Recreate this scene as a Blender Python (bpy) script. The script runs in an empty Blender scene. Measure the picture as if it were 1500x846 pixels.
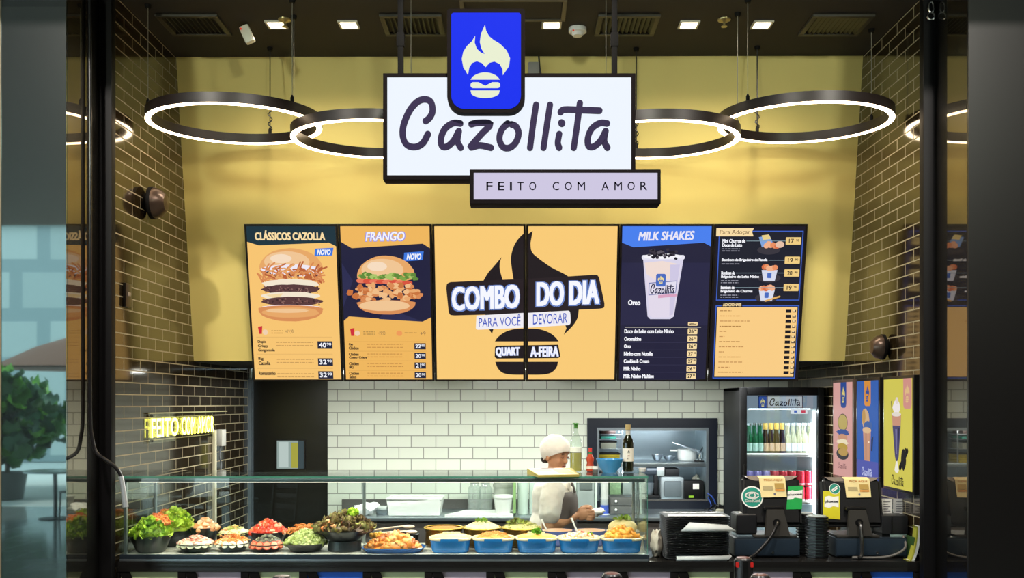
import bpy, bmesh, math, random
from mathutils import Vector, Matrix
random.seed(7)
R = math.radians
SC = bpy.context.scene
COL = SC.collection

# ------------------------------------------------------------------ camera, sky, exposure
F = 1450.0            # focal length in pixels of the 1500x846 frame
CX, CY, EYE = 757.0, 590.0, 1.8
cam = bpy.data.cameras.new('camera')
cam.sensor_width = 36.0
cam.lens = F / 1500 * 36.0
cam.shift_x = -(CX - 750) / 1500
cam.shift_y = (CY - 423) / 1500
cam.clip_end = 200
camo = bpy.data.objects.new('camera', cam)
camo.location = (0, 0, EYE)
camo.rotation_euler = (R(90), 0, 0)
COL.objects.link(camo)
SC.camera = camo
SC.view_settings.view_transform = 'Standard'
SC.view_settings.look = 'None'
SC.view_settings.exposure = 0.0
SC.view_settings.gamma = 1.0
SC.view_settings.use_curve_mapping = False
try:
    SC.cycles.transparent_max_bounces = 24
    SC.cycles.max_bounces = 10
    SC.cycles.sample_clamp_indirect = 6
    SC.cycles.use_denoising = True
except Exception:
    pass
W = bpy.data.worlds.new('sky'); SC.world = W
W.use_nodes = True
bg = W.node_tree.nodes['Background']
bg.inputs[0].default_value = (0.72, 0.93, 1.0, 1)
bg.inputs[1].default_value = 4.0

def area(name, loc, rot, sx, sy, e, col=(1, 1, 1)):
    l = bpy.data.lights.new(name, 'AREA'); l.shape = 'RECTANGLE'; l.size = sx; l.size_y = sy
    l.energy = e; l.color = col
    o = bpy.data.objects.new(name, l); o.location = loc; o.rotation_euler = rot
    COL.objects.link(o); return o

def spot(name, loc, e, col=(1, .86, .66), ang=95, blend=.7, rot=(0, 0, 0)):
    l = bpy.data.lights.new(name, 'SPOT'); l.energy = e; l.color = col
    l.spot_size = R(ang); l.spot_blend = blend; l.shadow_soft_size = .05
    o = bpy.data.objects.new(name, l); o.location = loc; o.rotation_euler = rot
    COL.objects.link(o); return o

KITCHEN_E, NICHE_E, CASE_E, FRIDGE_E, DOWN_E, RING_S = 31, 1.8, 20, 5.5, 45, 12.5
# kitchen strip lamps under the bulkhead, their fixtures are built further down
for x in (-1.35, 0.0, 1.25):
    area('kitchen_lamp', (x, 7.25, 2.03), (0, 0, 0), .9, .12, KITCHEN_E, (.97, 1, .93))
area('niche_lamp', (1.15, 8.44, 1.56), (R(52), 0, 0), .7, .04, NICHE_E, (.92, .97, 1))
area('niche_lower_lamp', (1.15, 8.44, 1.25), (R(52), 0, 0), .7, .03, NICHE_E, (.92, .97, 1))  # extra lamp added to brighten the lower compartment, no fixture there
area('case_lamp', (-.75, 5.66, 1.355), (R(-12), 0, 0), 2.8, .02, CASE_E, (1, .93, .82))
area('fridge_lamp', (1.957, 7.335, 1.745), (R(-25), 0, 0), .48, .03, FRIDGE_E, (.9, .97, 1))
area('fridge_side_lamp', (2.195, 7.37, 1.15), (R(90), 0, R(45)), .03, 1.2, FRIDGE_E * .4, (.9, .97, 1))
for x in (-1.462, -1.02, .212, 1.046, 1.49):
    spot('downlight_lamp', (x, 6.02, 4.07), DOWN_E, (1, .88, .70), 150, .9)
# unseen fill spots added to brighten the yellow wall; housings are built further down
FILL_SPOTS = [(-2.6, 2.0, 4.02), (0.0, 2.0, 4.02), (2.6, 2.0, 4.02)]
for p in FILL_SPOTS:
    l_ = spot('track_lamp', p, 165, (.92, 1, .80), 75, .9, (R(84), 0, 0)); l_.data.shadow_soft_size = .12
# unseen lamps added over the corridor as fill light for the shop front
for x in (-2.4, 0, 2.4):
    spot('corridor_lamp', (x, 3.2, 4.8), 380, (1, .93, .84), 110, .8, (R(28), 0, 0))

# ------------------------------------------------------------------ materials
def lin(c):
    def f(u):
        u /= 255.0
        return u / 12.92 if u <= .04045 else ((u + .055) / 1.055) ** 2.4
    if isinstance(c, str):
        c = tuple(int(c[i:i + 2], 16) for i in (0, 2, 4))
    return (f(c[0]), f(c[1]), f(c[2]), 1)

def nodes(name):
    m = bpy.data.materials.new(name); m.use_nodes = True
    nt = m.node_tree
    return m, nt, nt.nodes['Principled BSDF']

def N(nt, t, **kw):
    n = nt.nodes.new(t)
    for k, v in kw.items(): setattr(n, k, v)
    return n

_MC = {}
def M(name, col, rough=.5, metal=0, var=.10, scale=18, bump=0, emit=0, spec=.5):
    """plain procedural material: colour broken up by noise"""
    if name in _MC: return _MC[name]
    m, nt, p = nodes(name)
    c = lin(col)
    tc = N(nt, 'ShaderNodeTexCoord'); nz = N(nt, 'ShaderNodeTexNoise')
    nz.inputs['Scale'].default_value = scale; nz.inputs['Detail'].default_value = 3
    nt.links.new(tc.outputs['Object'], nz.inputs['Vector'])
    mx = N(nt, 'ShaderNodeMix', data_type='RGBA')
    mx.inputs[6].default_value = tuple(x * (1 - var) for x in c[:3]) + (1,)
    mx.inputs[7].default_value = tuple(min(1, x * (1 + var)) for x in c[:3]) + (1,)
    nt.links.new(nz.outputs['Fac'], mx.inputs[0])
    nt.links.new(mx.outputs[2], p.inputs['Base Color'])
    p.inputs['Roughness'].default_value = rough; p.inputs['Metallic'].default_value = metal
    p.inputs['Specular IOR Level'].default_value = spec
    if bump:
        b = N(nt, 'ShaderNodeBump'); b.inputs['Strength'].default_value = bump
        b.inputs['Distance'].default_value = .01
        nt.links.new(nz.outputs['Fac'], b.inputs['Height']); nt.links.new(b.outputs[0], p.inputs['Normal'])
    if emit:
        nt.links.new(mx.outputs[2], p.inputs['Emission Color']); p.inputs['Emission Strength'].default_value = emit
    _MC[name] = m
    return m

def E(col, s=1.0, name=None):
    """glowing pixel colour of a screen, lightbox or lamp"""
    k = name or 'glow_%s_%s' % (col, s)
    if k in _MC: return _MC[k]
    m, nt, p = nodes(k)
    p.inputs['Base Color'].default_value = (.004, .004, .004, 1); p.inputs['Roughness'].default_value = .6; p.inputs['Specular IOR Level'].default_value = .02
    p.inputs['Emission Color'].default_value = lin(col); p.inputs['Emission Strength'].default_value = s
    _MC[k] = m
    return m

def glass(name, tint=(.93, .98, .96), refl=1.0, rough=0.0, body=None, amount=0.0):
    """thin clear pane: straight-through light plus mirror reflection rising at grazing angles"""
    if name in _MC: return _MC[name]
    m, nt, p = nodes(name); nt.nodes.remove(p)
    out = nt.nodes['Material Output']
    g = N(nt, 'ShaderNodeNewGeometry'); d = N(nt, 'ShaderNodeVectorMath', operation='DOT_PRODUCT')
    nt.links.new(g.outputs['Normal'], d.inputs[0]); nt.links.new(g.outputs['Incoming'], d.inputs[1])
    a = N(nt, 'ShaderNodeMath', operation='ABSOLUTE'); nt.links.new(d.outputs['Value'], a.inputs[0])
    s = N(nt, 'ShaderNodeMath', operation='SUBTRACT'); s.inputs[0].default_value = 1; nt.links.new(a.outputs[0], s.inputs[1])
    w = N(nt, 'ShaderNodeMath', operation='POWER'); w.inputs[1].default_value = 5; nt.links.new(s.outputs[0], w.inputs[0])
    k = N(nt, 'ShaderNodeMath', operation='MULTIPLY_ADD'); k.inputs[1].default_value = .9; k.inputs[2].default_value = .05 * refl
    nt.links.new(w.outputs[0], k.inputs[0])
    t = N(nt, 'ShaderNodeBsdfTransparent'); t.inputs[0].default_value = tuple(tint) + (1,)
    base = t.outputs[0]
    if body:
        df = N(nt, 'ShaderNodeBsdfDiffuse'); df.inputs[0].default_value = lin(body)
        m2 = N(nt, 'ShaderNodeMixShader'); m2.inputs[0].default_value = amount
        nt.links.new(t.outputs[0], m2.inputs[1]); nt.links.new(df.outputs[0], m2.inputs[2]); base = m2.outputs[0]
    gl = N(nt, 'ShaderNodeBsdfGlossy'); gl.inputs['Roughness'].default_value = rough
    mx = N(nt, 'ShaderNodeMixShader'); nt.links.new(k.outputs[0], mx.inputs[0])
    nt.links.new(base, mx.inputs[1]); nt.links.new(gl.outputs[0], mx.inputs[2])
    nt.links.new(mx.outputs[0], out.inputs['Surface'])
    _MC[name] = m
    return m

def mirror(name, col, base, fac, rough=.02):
    """polished dark stone or backed glass: dark body under a mirror coat"""
    m, nt, p = nodes(name)
    out = nt.nodes['Material Output']
    p.inputs['Base Color'].default_value = lin(base); p.inputs['Roughness'].default_value = .4
    tc = N(nt, 'ShaderNodeTexCoord'); nz = N(nt, 'ShaderNodeTexNoise'); nz.inputs['Scale'].default_value = 1.3
    nt.links.new(tc.outputs['Object'], nz.inputs['Vector'])
    b = N(nt, 'ShaderNodeBump'); b.inputs['Strength'].default_value = .02; b.inputs['Distance'].default_value = .01
    nt.links.new(nz.outputs['Fac'], b.inputs['Height'])
    gl = N(nt, 'ShaderNodeBsdfGlossy'); gl.inputs[0].default_value = lin(col); gl.inputs['Roughness'].default_value = rough
    nt.links.new(b.outputs[0], gl.inputs['Normal'])
    mx = N(nt, 'ShaderNodeMixShader'); mx.inputs[0].default_value = fac
    nt.links.new(p.outputs[0], mx.inputs[1]); nt.links.new(gl.outputs[0], mx.inputs[2])
    nt.links.new(mx.outputs[0], out.inputs['Surface'])
    return m

def tiles(name, ax, c1, c2, grout, bw, rh, mortar, off=(0, 0), rough=.12, gr=.8, bump=.35, spec=.5):
    m, nt, p = nodes(name)
    tc = N(nt, 'ShaderNodeTexCoord'); se = N(nt, 'ShaderNodeSeparateXYZ'); co = N(nt, 'ShaderNodeCombineXYZ')
    nt.links.new(tc.outputs['Object'], se.inputs[0])
    for i, a in enumerate(ax):
        ad = N(nt, 'ShaderNodeMath', operation='ADD'); ad.inputs[1].default_value = off[i]
        nt.links.new(se.outputs['XYZ'.index(a)], ad.inputs[0]); nt.links.new(ad.outputs[0], co.inputs[i])
    br = N(nt, 'ShaderNodeTexBrick'); br.offset = .5; br.squash = 1
    br.inputs['Scale'].default_value = 1; br.inputs['Brick Width'].default_value = bw; br.inputs['Row Height'].default_value = rh
    br.inputs['Mortar Size'].default_value = mortar; br.inputs['Mortar Smooth'].default_value = .15
    br.inputs['Color1'].default_value = lin(c1); br.inputs['Color2'].default_value = lin(c2); br.inputs['Mortar'].default_value = lin(grout)
    nt.links.new(co.outputs[0], br.inputs['Vector']); nt.links.new(br.outputs['Color'], p.inputs['Base Color'])
    mr = N(nt, 'ShaderNodeMapRange'); mr.inputs[3].default_value = rough; mr.inputs[4].default_value = gr
    nt.links.new(br.outputs['Fac'], mr.inputs[0]); nt.links.new(mr.outputs[0], p.inputs['Roughness'])
    b = N(nt, 'ShaderNodeBump', invert=True); b.inputs['Strength'].default_value = bump; b.inputs['Distance'].default_value = .004
    nt.links.new(br.outputs['Fac'], b.inputs['Height']); nt.links.new(b.outputs[0], p.inputs['Normal'])
    p.inputs['Specular IOR Level'].default_value = spec
    return m

BLACK = M('black_paint', '100f10', .35)
BLACKM = M('matt_black_plastic', '111113', .55, spec=.25)
IRON = M('black_iron', '100e0d', .7, spec=.12)
CHROME = M('chrome', 'd8dadc', .15, 1, var=.03)
STEEL = M('brushed_steel', 'aab4bc', .32, .9, var=.06, scale=40)
WHITE = M('white_plastic', 'e9e8e4', .4, var=.03)
PAPER = M('white_paper', 'f2f0ea', .8, var=.03)
CREAM = M('cream_glaze', 'f3dfb4', .2, var=.04)
BLUE = M('blue_glaze', '1f6fb4', .18, var=.12, scale=8)
GLASS = glass('clear_glass')
PANE = glass('display_glass', (.94, .985, .97), 1.3)
GREENEDGE = M('green_glass_edge', '4f8f78', .1, var=.1)
BGLASS = glass('clear_bottle_glass', (.90, .96, .92), 1.2, .02, 'dfe8e0', .12)
FILM = glass('clear_plastic_film', (.92, .96, .95), 1.5, .15, 'e8f2ec', .35)

# ------------------------------------------------------------------ geometry helpers
def P(x, y, Y):
    """the point at distance Y that the photo shows at pixel x, y"""
    return Vector(((x - CX) / F * Y, Y, EYE - (y - CY) / F * Y))

class MB:
    def __init__(s): s.v = []; s.f = []; s.fm = []; s.mats = []
    def mi(s, m):
        if m not in s.mats: s.mats.append(m)
        return s.mats.index(m)
    def add(s, vs, fs, m, T=None):
        b = len(s.v); k = s.mi(m)
        s.v += [(T @ Vector(q)) if T else Vector(q) for q in vs]
        for f in fs: s.f.append([b + i for i in f]); s.fm.append(k)
        return s
    def bm(s, bm, m, T=None):
        bm.verts.index_update()
        s.add([v.co.copy() for v in bm.verts], [[v.index for v in f.verts] for f in bm.faces], m, T); bm.free(); return s
    def box(s, x0, x1, y0, y1, z0, z1, m, bev=0, T=None, seg=2):
        bm = bmesh.new(); bmesh.ops.create_cube(bm, size=1)
        for v in bm.verts: v.co = Vector(((x0 + x1) / 2 + v.co.x * (x1 - x0), (y0 + y1) / 2 + v.co.y * (y1 - y0), (z0 + z1) / 2 + v.co.z * (z1 - z0)))
        if bev: bmesh.ops.bevel(bm, geom=bm.edges[:], offset=bev, segments=seg, affect='EDGES', profile=.6)
        return s.bm(bm, m, T)
    def tube(s, pts, r, m, n=8, closed=False, T=None):
        pts = [Vector(p) for p in pts]; L = len(pts)
        rs = r if isinstance(r, (list, tuple)) else [r] * L
        vs = []; fs = []; up = None
        for i, p in enumerate(pts):
            a = pts[i - 1] if (i or closed) else p; b = pts[(i + 1) % L] if (i < L - 1 or closed) else p
            t = (b - a).normalized()
            if up is None: up = t.orthogonal().normalized()
            up = (up - t * up.dot(t)); up = up.normalized() if up.length > 1e-6 else t.orthogonal().normalized()
            w = t.cross(up)
            for k in range(n):
                q = 2 * math.pi * k / n; vs.append(p + (up * math.cos(q) + w * math.sin(q)) * rs[i])
        for i in range(L if closed else L - 1):
            j = (i + 1) % L
            for k in range(n): fs.append([i * n + k, i * n + (k + 1) % n, j * n + (k + 1) % n, j * n + k])
        if not closed: fs += [list(range(n))[::-1], [(L - 1) * n + k for k in range(n)]]
        return s.add(vs, fs, m, T)
    def lathe(s, prof, c, m, n=24, sx=1, sy=1, T=None):
        c = Vector(c); vs = []; fs = []; L = len(prof)
        for r, z in prof:
            for k in range(n):
                a = 2 * math.pi * k / n; vs.append(c + Vector((r * sx * math.cos(a), r * sy * math.sin(a), z)))
        for i in range(L - 1):
            for k in range(n): fs.append([i * n + k, i * n + (k + 1) % n, (i + 1) * n + (k + 1) % n, (i + 1) * n + k])
        if prof[0][0] > 1e-6: fs.append(list(range(n))[::-1])
        if prof[-1][0] > 1e-6: fs.append([(L - 1) * n + k for k in range(n)])
        return s.add(vs, fs, m, T)
    def ell(s, c, r, m, seg=12, rings=8, T=None, rot=None, jit=0):
        c = Vector(c); bm = bmesh.new(); bmesh.ops.create_uvsphere(bm, u_segments=seg, v_segments=rings, radius=1)
        if not isinstance(r, (tuple, list)): r = (r, r, r)
        for v in bm.verts:
            q = Vector((v.co.x * r[0], v.co.y * r[1], v.co.z * r[2]))
            if jit: q *= 1 + random.uniform(-jit, jit)
            if rot: q = rot @ q
            v.co = q + c
        return s.bm(bm, m, T)
    def prism(s, poly, fn, m, depth=1):
        """poly in 2D, fn(u, v, w) -> world; w runs 0..depth"""
        n = len(poly)
        vs = [fn(u, v, 0) for u, v in poly] + [fn(u, v, depth) for u, v in poly]
        fs = [list(range(n))[::-1], [n + i for i in range(n)]] + [[i, (i + 1) % n, n + (i + 1) % n, n + i] for i in range(n)]
        return s.add(vs, fs, m)
    def build(s, name, parent=None, sharp=35, smooth=True):
        me = bpy.data.meshes.new(name)
        o = bpy.data.objects.new(name, me); COL.objects.link(o)
        off = Vector((0, 0, 0))
        if parent: o.parent = parent; off = WO[parent]
        me.from_pydata([tuple(v - off) for v in s.v], [], s.f)
        for m in s.mats: me.materials.append(m)
        me.polygons.foreach_set('material_index', s.fm)
        me.validate()
        b = bmesh.new(); b.from_mesh(me); bmesh.ops.recalc_face_normals(b, faces=b.faces[:]); b.to_mesh(me); b.free()
        if smooth:
            me.polygons.foreach_set('use_smooth', [True] * len(me.polygons))
            me.set_sharp_from_angle(angle=R(sharp))
        WO[o] = off
        return o
WO = {}

def tag(o, label=None, cat=None, group=None, kind=None):
    if label: o['label'] = label
    if cat: o['category'] = cat
    if group: o['group'] = group
    if kind: o['kind'] = kind
    return o

def thing(name, label, cat, loc=(0, 0, 0), group=None):
    o = bpy.data.objects.new(name, None); COL.objects.link(o); o.location = loc; o.empty_display_size = .05
    WO[o] = Vector(loc)
    return tag(o, label, cat, group)

def solo(mb, name, label, cat, loc, group=None, kind=None, sharp=35):
    """a thing that is one mesh, with its origin at loc"""
    for i, v in enumerate(mb.v): mb.v[i] = v - Vector(loc)
    o = mb.build(name, sharp=sharp); o.location = loc; WO[o] = Vector(loc)
    return tag(o, label, cat, group, kind)

def struct(mb, name, parent=None, sharp=35):
    o = mb.build(name, parent, sharp)
    o['kind'] = 'structure'
    return o

def dup(root, loc, rz=None, label=None, group=None):
    def cp(o, par):
        c = o.copy(); COL.objects.link(c); c.parent = par
        for ch in list(o.children): cp(ch, c)
        return c
    r = cp(root, None); r.location = loc
    if rz is not None: r.rotation_euler = (0, 0, rz)
    if label: r['label'] = label
    if group: r['group'] = group
    WO[r] = Vector(loc)
    return r

_TC = {}
def text_mesh(s, bold):
    k = (s, bold)
    if k not in _TC:
        cu = bpy.data.curves.new('t', 'FONT'); cu.body = s; cu.fill_mode = 'FRONT'; cu.dimensions = '2D'; cu.offset = bold
        cu.resolution_u = 3
        ob = bpy.data.objects.new('t', cu); COL.objects.link(ob)
        me = ob.to_mesh()
        vs = [(v.co.x, v.co.y) for v in me.vertices]; fs = [list(p.vertices) for p in me.polygons]
        ob.to_mesh_clear(); bpy.data.objects.remove(ob); bpy.data.curves.remove(cu)
        _TC[k] = (vs, fs)
    return _TC[k]

class Canvas:
    """flat printed or glowing artwork on a real surface, each layer a hair above the last"""
    def __init__(s, mb, o, ux, uy, n, w, h, step=.0004):
        s.mb = mb; s.o = Vector(o); s.ux = Vector(ux) / w; s.uy = Vector(uy) / h; s.n = Vector(n).normalized(); s.k = 0; s.step = step; s.w = w; s.h = h
    def at(s, u, v): return s.o + s.ux * u + s.uy * v + s.n * (s.step * s.k)
    def poly(s, pts, m):
        s.k += 1; s.mb.add([s.at(u, v) for u, v in pts], [list(range(len(pts)))], m)
    def rect(s, a, b, c, d, m, sl=0): s.poly([(a + sl, b), (c + sl, b), (c, d), (a, d)], m)
    def rrect(s, a, b, c, d, r, m, n=5):
        pts = []
        for cx, cy, q in ((c - r, b + r, -90), (c - r, d - r, 0), (a + r, d - r, 90), (a + r, b + r, 180)):
            for i in range(n + 1):
                t = R(q + 90 * i / n); pts.append((cx + r * math.cos(t), cy + r * math.sin(t)))
        s.poly(pts, m)
    def ell(s, cx, cy, rx, ry, m, n=24, a0=0, a1=360):
        s.poly([(cx + rx * math.cos(R(a0 + (a1 - a0) * i / n)), cy + ry * math.sin(R(a0 + (a1 - a0) * i / n))) for i in range(n + (a1 - a0 < 360))], m)
    def text(s, t, a, b, c, d, m, bold=.0, slant=0, rise=0, fit=True):
        vs, fs = text_mesh(t, 0.0)
        x0 = min(v[0] for v in vs); x1 = max(v[0] for v in vs); y0 = min(v[1] for v in vs); y1 = max(v[1] for v in vs)
        s.k += 1
        e = bold * abs(d - b) * 1.3      # weight: the same letters set again a hair to each side
        a += e; c -= e; b += e * .7; d -= e * .7
        for ex, ey in ([(0, 0)] if bold <= 0 else [(-1, -.7), (-1, .7), (1, -.7), (1, .7), (0, 0), (0, -.7), (0, .7)]):
            out = []
            for x, y in vs:
                p = (x - x0) / (x1 - x0); q = (y - y0) / (y1 - y0)
                out.append(s.at(a + (c - a) * p + slant * q + ex * e, d + (b - d) * q + rise * p + ey * e))
            s.mb.add(out, fs, m)
    def stroke(s, pts, r, m, n=8, keep=False):
        """round brush along a polyline; one layer"""
        if not keep: s.k += 1
        pts = [Vector((p[0], p[1])) for p in pts]
        rs = r if isinstance(r, (list, tuple)) else [r] * len(pts)
        for i in range(len(pts) - 1):
            a, b = pts[i], pts[i + 1]; d = (b - a)
            if d.length < 1e-6: continue
            w = Vector((-d.y, d.x)).normalized()
            q = [a + w * rs[i], b + w * rs[i + 1], b - w * rs[i + 1], a - w * rs[i]]
            s.mb.add([s.at(*t) for t in q], [[0, 1, 2, 3]], m)
        for p, rr in zip(pts, rs):
            s.mb.add([s.at(p.x + rr * math.cos(6.2832 * k / 12), p.y + rr * math.sin(6.2832 * k / 12)) for k in range(12)], [list(range(12))], m)

def smooth_path(pts, n=5):
    pts = [Vector(p) for p in pts]; out = []
    L = len(pts)
    for i in range(L - 1):
        p0 = pts[max(0, i - 1)]; p1 = pts[i]; p2 = pts[i + 1]; p3 = pts[min(L - 1, i + 2)]
        for k in range(n):
            t = k / n
            out.append(.5 * ((2 * p1) + (p2 - p0) * t + (2 * p0 - 5 * p1 + 4 * p2 - p3) * t * t + (3 * p1 - p0 - 3 * p2 + p3) * t ** 3))
    out.append(pts[-1]); return out

# brush lettering of the shop name, in a 1180 x 300 field starting at (98, 200)
SCRIPT = [
    [(245, 338), (268, 318), (284, 280), (275, 232), (240, 216), (196, 232), (152, 285), (120, 365), (118, 430), (142, 474), (188, 484), (230, 462), (258, 412)],
    [(440, 352), (400, 350), (355, 380), (332, 432), (336, 478), (365, 482), (402, 450), (430, 398)],
    [(432, 395), (424, 450), (442, 488)],
    [(502, 356), (540, 348), (610, 354), (560, 410), (504, 474), (502, 486), (550, 475), (612, 488)],
    [(706, 352), (672, 388), (660, 440), (680, 484), (718, 488), (752, 458), (768, 408), (754, 370), (728, 357)],
    [(866, 248), (850, 350), (832, 488)],
    [(944, 248), (928, 350), (908, 488)],
    [(996, 412), (988, 460), (996, 488)],
    [(1009, 348), (1011, 352)],
    [(1112, 238), (1098, 350), (1078, 488)],
    [(1004, 288), (1025, 274), (1110, 276), (1222, 280)],
    [(1265, 352), (1225, 350), (1180, 380), (1157, 432), (1161, 478), (1190, 482), (1227, 450), (1255, 398)],
    [(1257, 395), (1249, 450), (1267, 488)],
]
def script(cv, a, b, c, d, m, r=17, bold=1.0):
    fx = (c - a) / 1180; fy = (d - b) / 300
    cv.k += 1
    for st in SCRIPT:
        pts = [((p[0] - 98) * fx + a, (p[1] - 200) * fy + b) for p in smooth_path([(x, y, 0) for x, y in st], 4)]
        cv.stroke(pts, r * bold * (fx + fy) / 2 * (1.15 if len(st) == 2 else 1), m, keep=True)

def ribbon(mb, cv, pts, r, m, depth, lift):
    """one raised brush stroke: rounded ends, flat face, straight sides"""
    pts = [Vector((p[0], p[1])) for p in pts]; n = len(pts); nor = []
    for i in range(n):
        d = (pts[min(n - 1, i + 1)] - pts[max(0, i - 1)]).normalized(); nor.append(Vector((-d.y, d.x)))
    out = [p + q * r for p, q in zip(pts, nor)]
    a = math.atan2(nor[-1].y, nor[-1].x); out += [pts[-1] + Vector((math.cos(a - math.pi * k / 8), math.sin(a - math.pi * k / 8))) * r for k in range(1, 8)]
    out += [p - q * r for p, q in zip(pts[::-1], nor[::-1])]
    a = math.atan2(-nor[0].y, -nor[0].x); out += [pts[0] + Vector((math.cos(a - math.pi * k / 8), math.sin(a - math.pi * k / 8))) * r for k in range(1, 8)]
    W_ = lambda p, w: cv.o + cv.ux * p.x + cv.uy * p.y + cv.n * w
    N_ = len(out); N2 = 2 * n + 14; rank = [i if i < n else n if i < n + 7 else max(0, 2 * n + 6 - i) for i in range(N2)]; vs = [W_(p, depth + lift + rank[i] * 3e-5) for i, p in enumerate(out)] + [W_(p, 0) for p in out]
    fs = [[i, (i + 1) % N_, N_ + (i + 1) % N_, N_ + i] for i in range(N_)]
    L_, R_ = list(range(n)), [n + 7 + n - 1 - i for i in range(n)]
    fs += [[L_[i], L_[i + 1], R_[i + 1], R_[i]] for i in range(n - 1)]
    fs += [[n - 1] + list(range(n, n + 7)) + [n + 7], [2 * n + 6] + list(range(2 * n + 7, 2 * n + 14)) + [0]]
    mb.add(vs, fs, m)
def raised_script(mb, cv, a, b, c, d, m, r, depth):
    fx = (c - a) / 1180; fy = (d - b) / 300
    for k, st in enumerate(SCRIPT):
        pts = [((p[0] - 98) * fx + a, (p[1] - 200) * fy + b) for p in smooth_path([(x, y, 0) for x, y in st], 4)]
        ribbon(mb, cv, pts, r * (fx + fy) / 2 * (1.1 if len(st) == 2 else 1), m, depth, .0006 * (k % 3))

FLAME = [(490, 290), (472, 260), (466, 228), (472, 200), (486, 178), (505, 160), (518, 138), (516, 165), (524, 188), (540, 203), (555, 209),
         (542, 188), (536, 163), (540, 132), (556, 95), (560, 118), (572, 140), (590, 155), (615, 170), (640, 195), (653, 225), (649, 256), (625, 291),
         (624, 268), (612, 247), (592, 238), (574, 243), (558, 260), (544, 244), (524, 237), (506, 244), (495, 262)]
def emblem(cv, a, b, c, d, m, notch):
    fx = (c - a) / 187; fy = (d - b) / 286
    g = lambda x, y: (a + (x - 466) * fx, b + (y - 95) * fy)
    cv.poly([g(*p) for p in FLAME], m)
    cv.poly([g(500 + 113 * i / 14, 308 - 28 * math.sin(math.pi * i / 14) ** .6) for i in range(15)], m)
    x0, y0 = g(500, 318); x1, y1 = g(615, 341); cv.rrect(x0, y0, x1, y1, abs(y1 - y0) * .48, m)
    cv.poly([g(528, 317), (g(557, 332)), g(586, 317)], notch)
    pts = [g(500, 350), g(613, 350)] + [g(613 - 4 - 105 * i / 12 + 0, 350 + 30 * min(1, math.sin(math.pi * (i + .6) / 13.2) ** .35)) for i in range(13)]
    cv.poly(pts, m)

# ------------------------------------------------------------------ the setting
XL, XR, YB, ZC = -2.27, 2.30, 8.40, 4.105
TILE_SIDE = dict(c1='2b2113', c2='241c10', grout='94896c', bw=.25, rh=.0702, mortar=.0038)
T_LEFT = tiles('glazed_brown_brick_left', 'YZ', off=(.03, -2.903 + .0702 * 60), rough=.09, spec=.9, **TILE_SIDE)
T_RIGHT = tiles('glazed_brown_brick_right', 'YZ', off=(.14, -2.903 + .0702 * 60), rough=.09, spec=.9, **TILE_SIDE)
T_WHITE = tiles('white_metro_tile', 'XZ', 'dfe3d6', 'd9ddd0', '8d8f86', .209, .098, .004, off=(.06, .045), rough=.15)
YELLOW = M('yellow_wall_paint', 'd6c272', .6, var=.03, scale=2)
CEIL = M('dark_ceiling_paint', '27221f', .8, var=.05, scale=3)
DARKPANEL = M('black_lacquer', '0d0d0e', .15)
FRAMEBLUE = M('dark_blue_steel_frame', '161b28', .35)

m = MB(); m.box(-14, 14, 4.9, YB + .4, -.1, 0, tiles('dark_floor_tile', 'XY', '3a3a3a', '343434', '222222', .6, .6, .004, rough=.25)); struct(m, 'floor')
m = MB(); m.box(-14, 14, -7, 4.9, -.1, 0, tiles('mall_floor_tile', 'XY', '8b9490', '848d8a', '5d6462', .9, .9, .005, rough=.12)); struct(m, 'floor_mall')
m = MB(); m.box(XL - .35, XR + .35, 4.6, YB + .4, ZC, ZC + .12, CEIL); struct(m, 'ceiling')
m = MB(); m.box(-14, 14, -7, 4.6, 4.9, 5.05, M('mall_ceiling_paint', '5e544b', .8)); m.box(-14, 14, 4.48, 4.6, ZC, 5.0, CEIL); struct(m, 'ceiling_mall')
m = MB(); m.box(XL - .2, XL, 5.56, YB + .2, 0, ZC, T_LEFT); struct(m, 'wall_left')
m = MB(); m.box(XR, XR + .2, 5.56, YB + .2, 0, ZC, T_RIGHT); struct(m, 'wall_right')

# back wall around the door opening (left) and the pass-through (right of centre)
S = YB / F
hx0, hx1, hz0, hz1 = (874 - CX) * S, (1037 - CX) * S, EYE - (733 - CY) * S, EYE - (626 - CY) * S
dx0, dx1 = (368 - CX) * S, (480 - CX) * S
m = MB()
for a, b, c, d in ((XL, dx0, 0, 2.3), (dx1, hx0, 0, 2.3), (hx1, XR, 0, 2.3), (hx0, hx1, 0, hz0), (hx0, hx1, hz1, 2.3)):
    m.box(a, b, YB, YB + .08, c, d, T_WHITE)
struct(m, 'wall_back')
# yellow bulkhead leaning back towards its foot, with dark soffit
m = MB()
a, b, c, d = Vector((XL, 6.597, ZC)), Vector((XR, 6.575, ZC)), Vector((XR, 6.94, 2.095)), Vector((XL, 6.958, 2.095))
t = Vector((0, .06, 0))
m.add([a, b, c, d, a + t, b + t, c + t, d + t], [[0, 1, 2, 3], [4, 7, 6, 5], [0, 4, 5, 1], [1, 5, 6, 2], [2, 6, 7, 3], [3, 7, 4, 0]], YELLOW)
struct(m, 'wall_bulkhead')
def bulk(x, z):
    k = (ZC - z) / (ZC - 2.095); g = (x - XL) / (XR - XL)
    return (6.597 + (6.958 - 6.597) * k) * (1 - g) + (6.575 + (6.94 - 6.575) * k) * g
m = MB(); m.add([(XL, 6.97, 2.09), (XR, 6.95, 2.09), (XR, YB, 2.09), (XL, YB, 2.09), (XL, 6.97, 2.12), (XR, 6.95, 2.12), (XR, YB, 2.12), (XL, YB, 2.12)],
    [[0, 1, 2, 3], [4, 7, 6, 5], [0, 4, 5, 1], [1, 5, 6, 2], [2, 6, 7, 3], [3, 7, 4, 0]], M('black_soffit', '121212', .5)); struct(m, 'ceiling_soffit')

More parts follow.
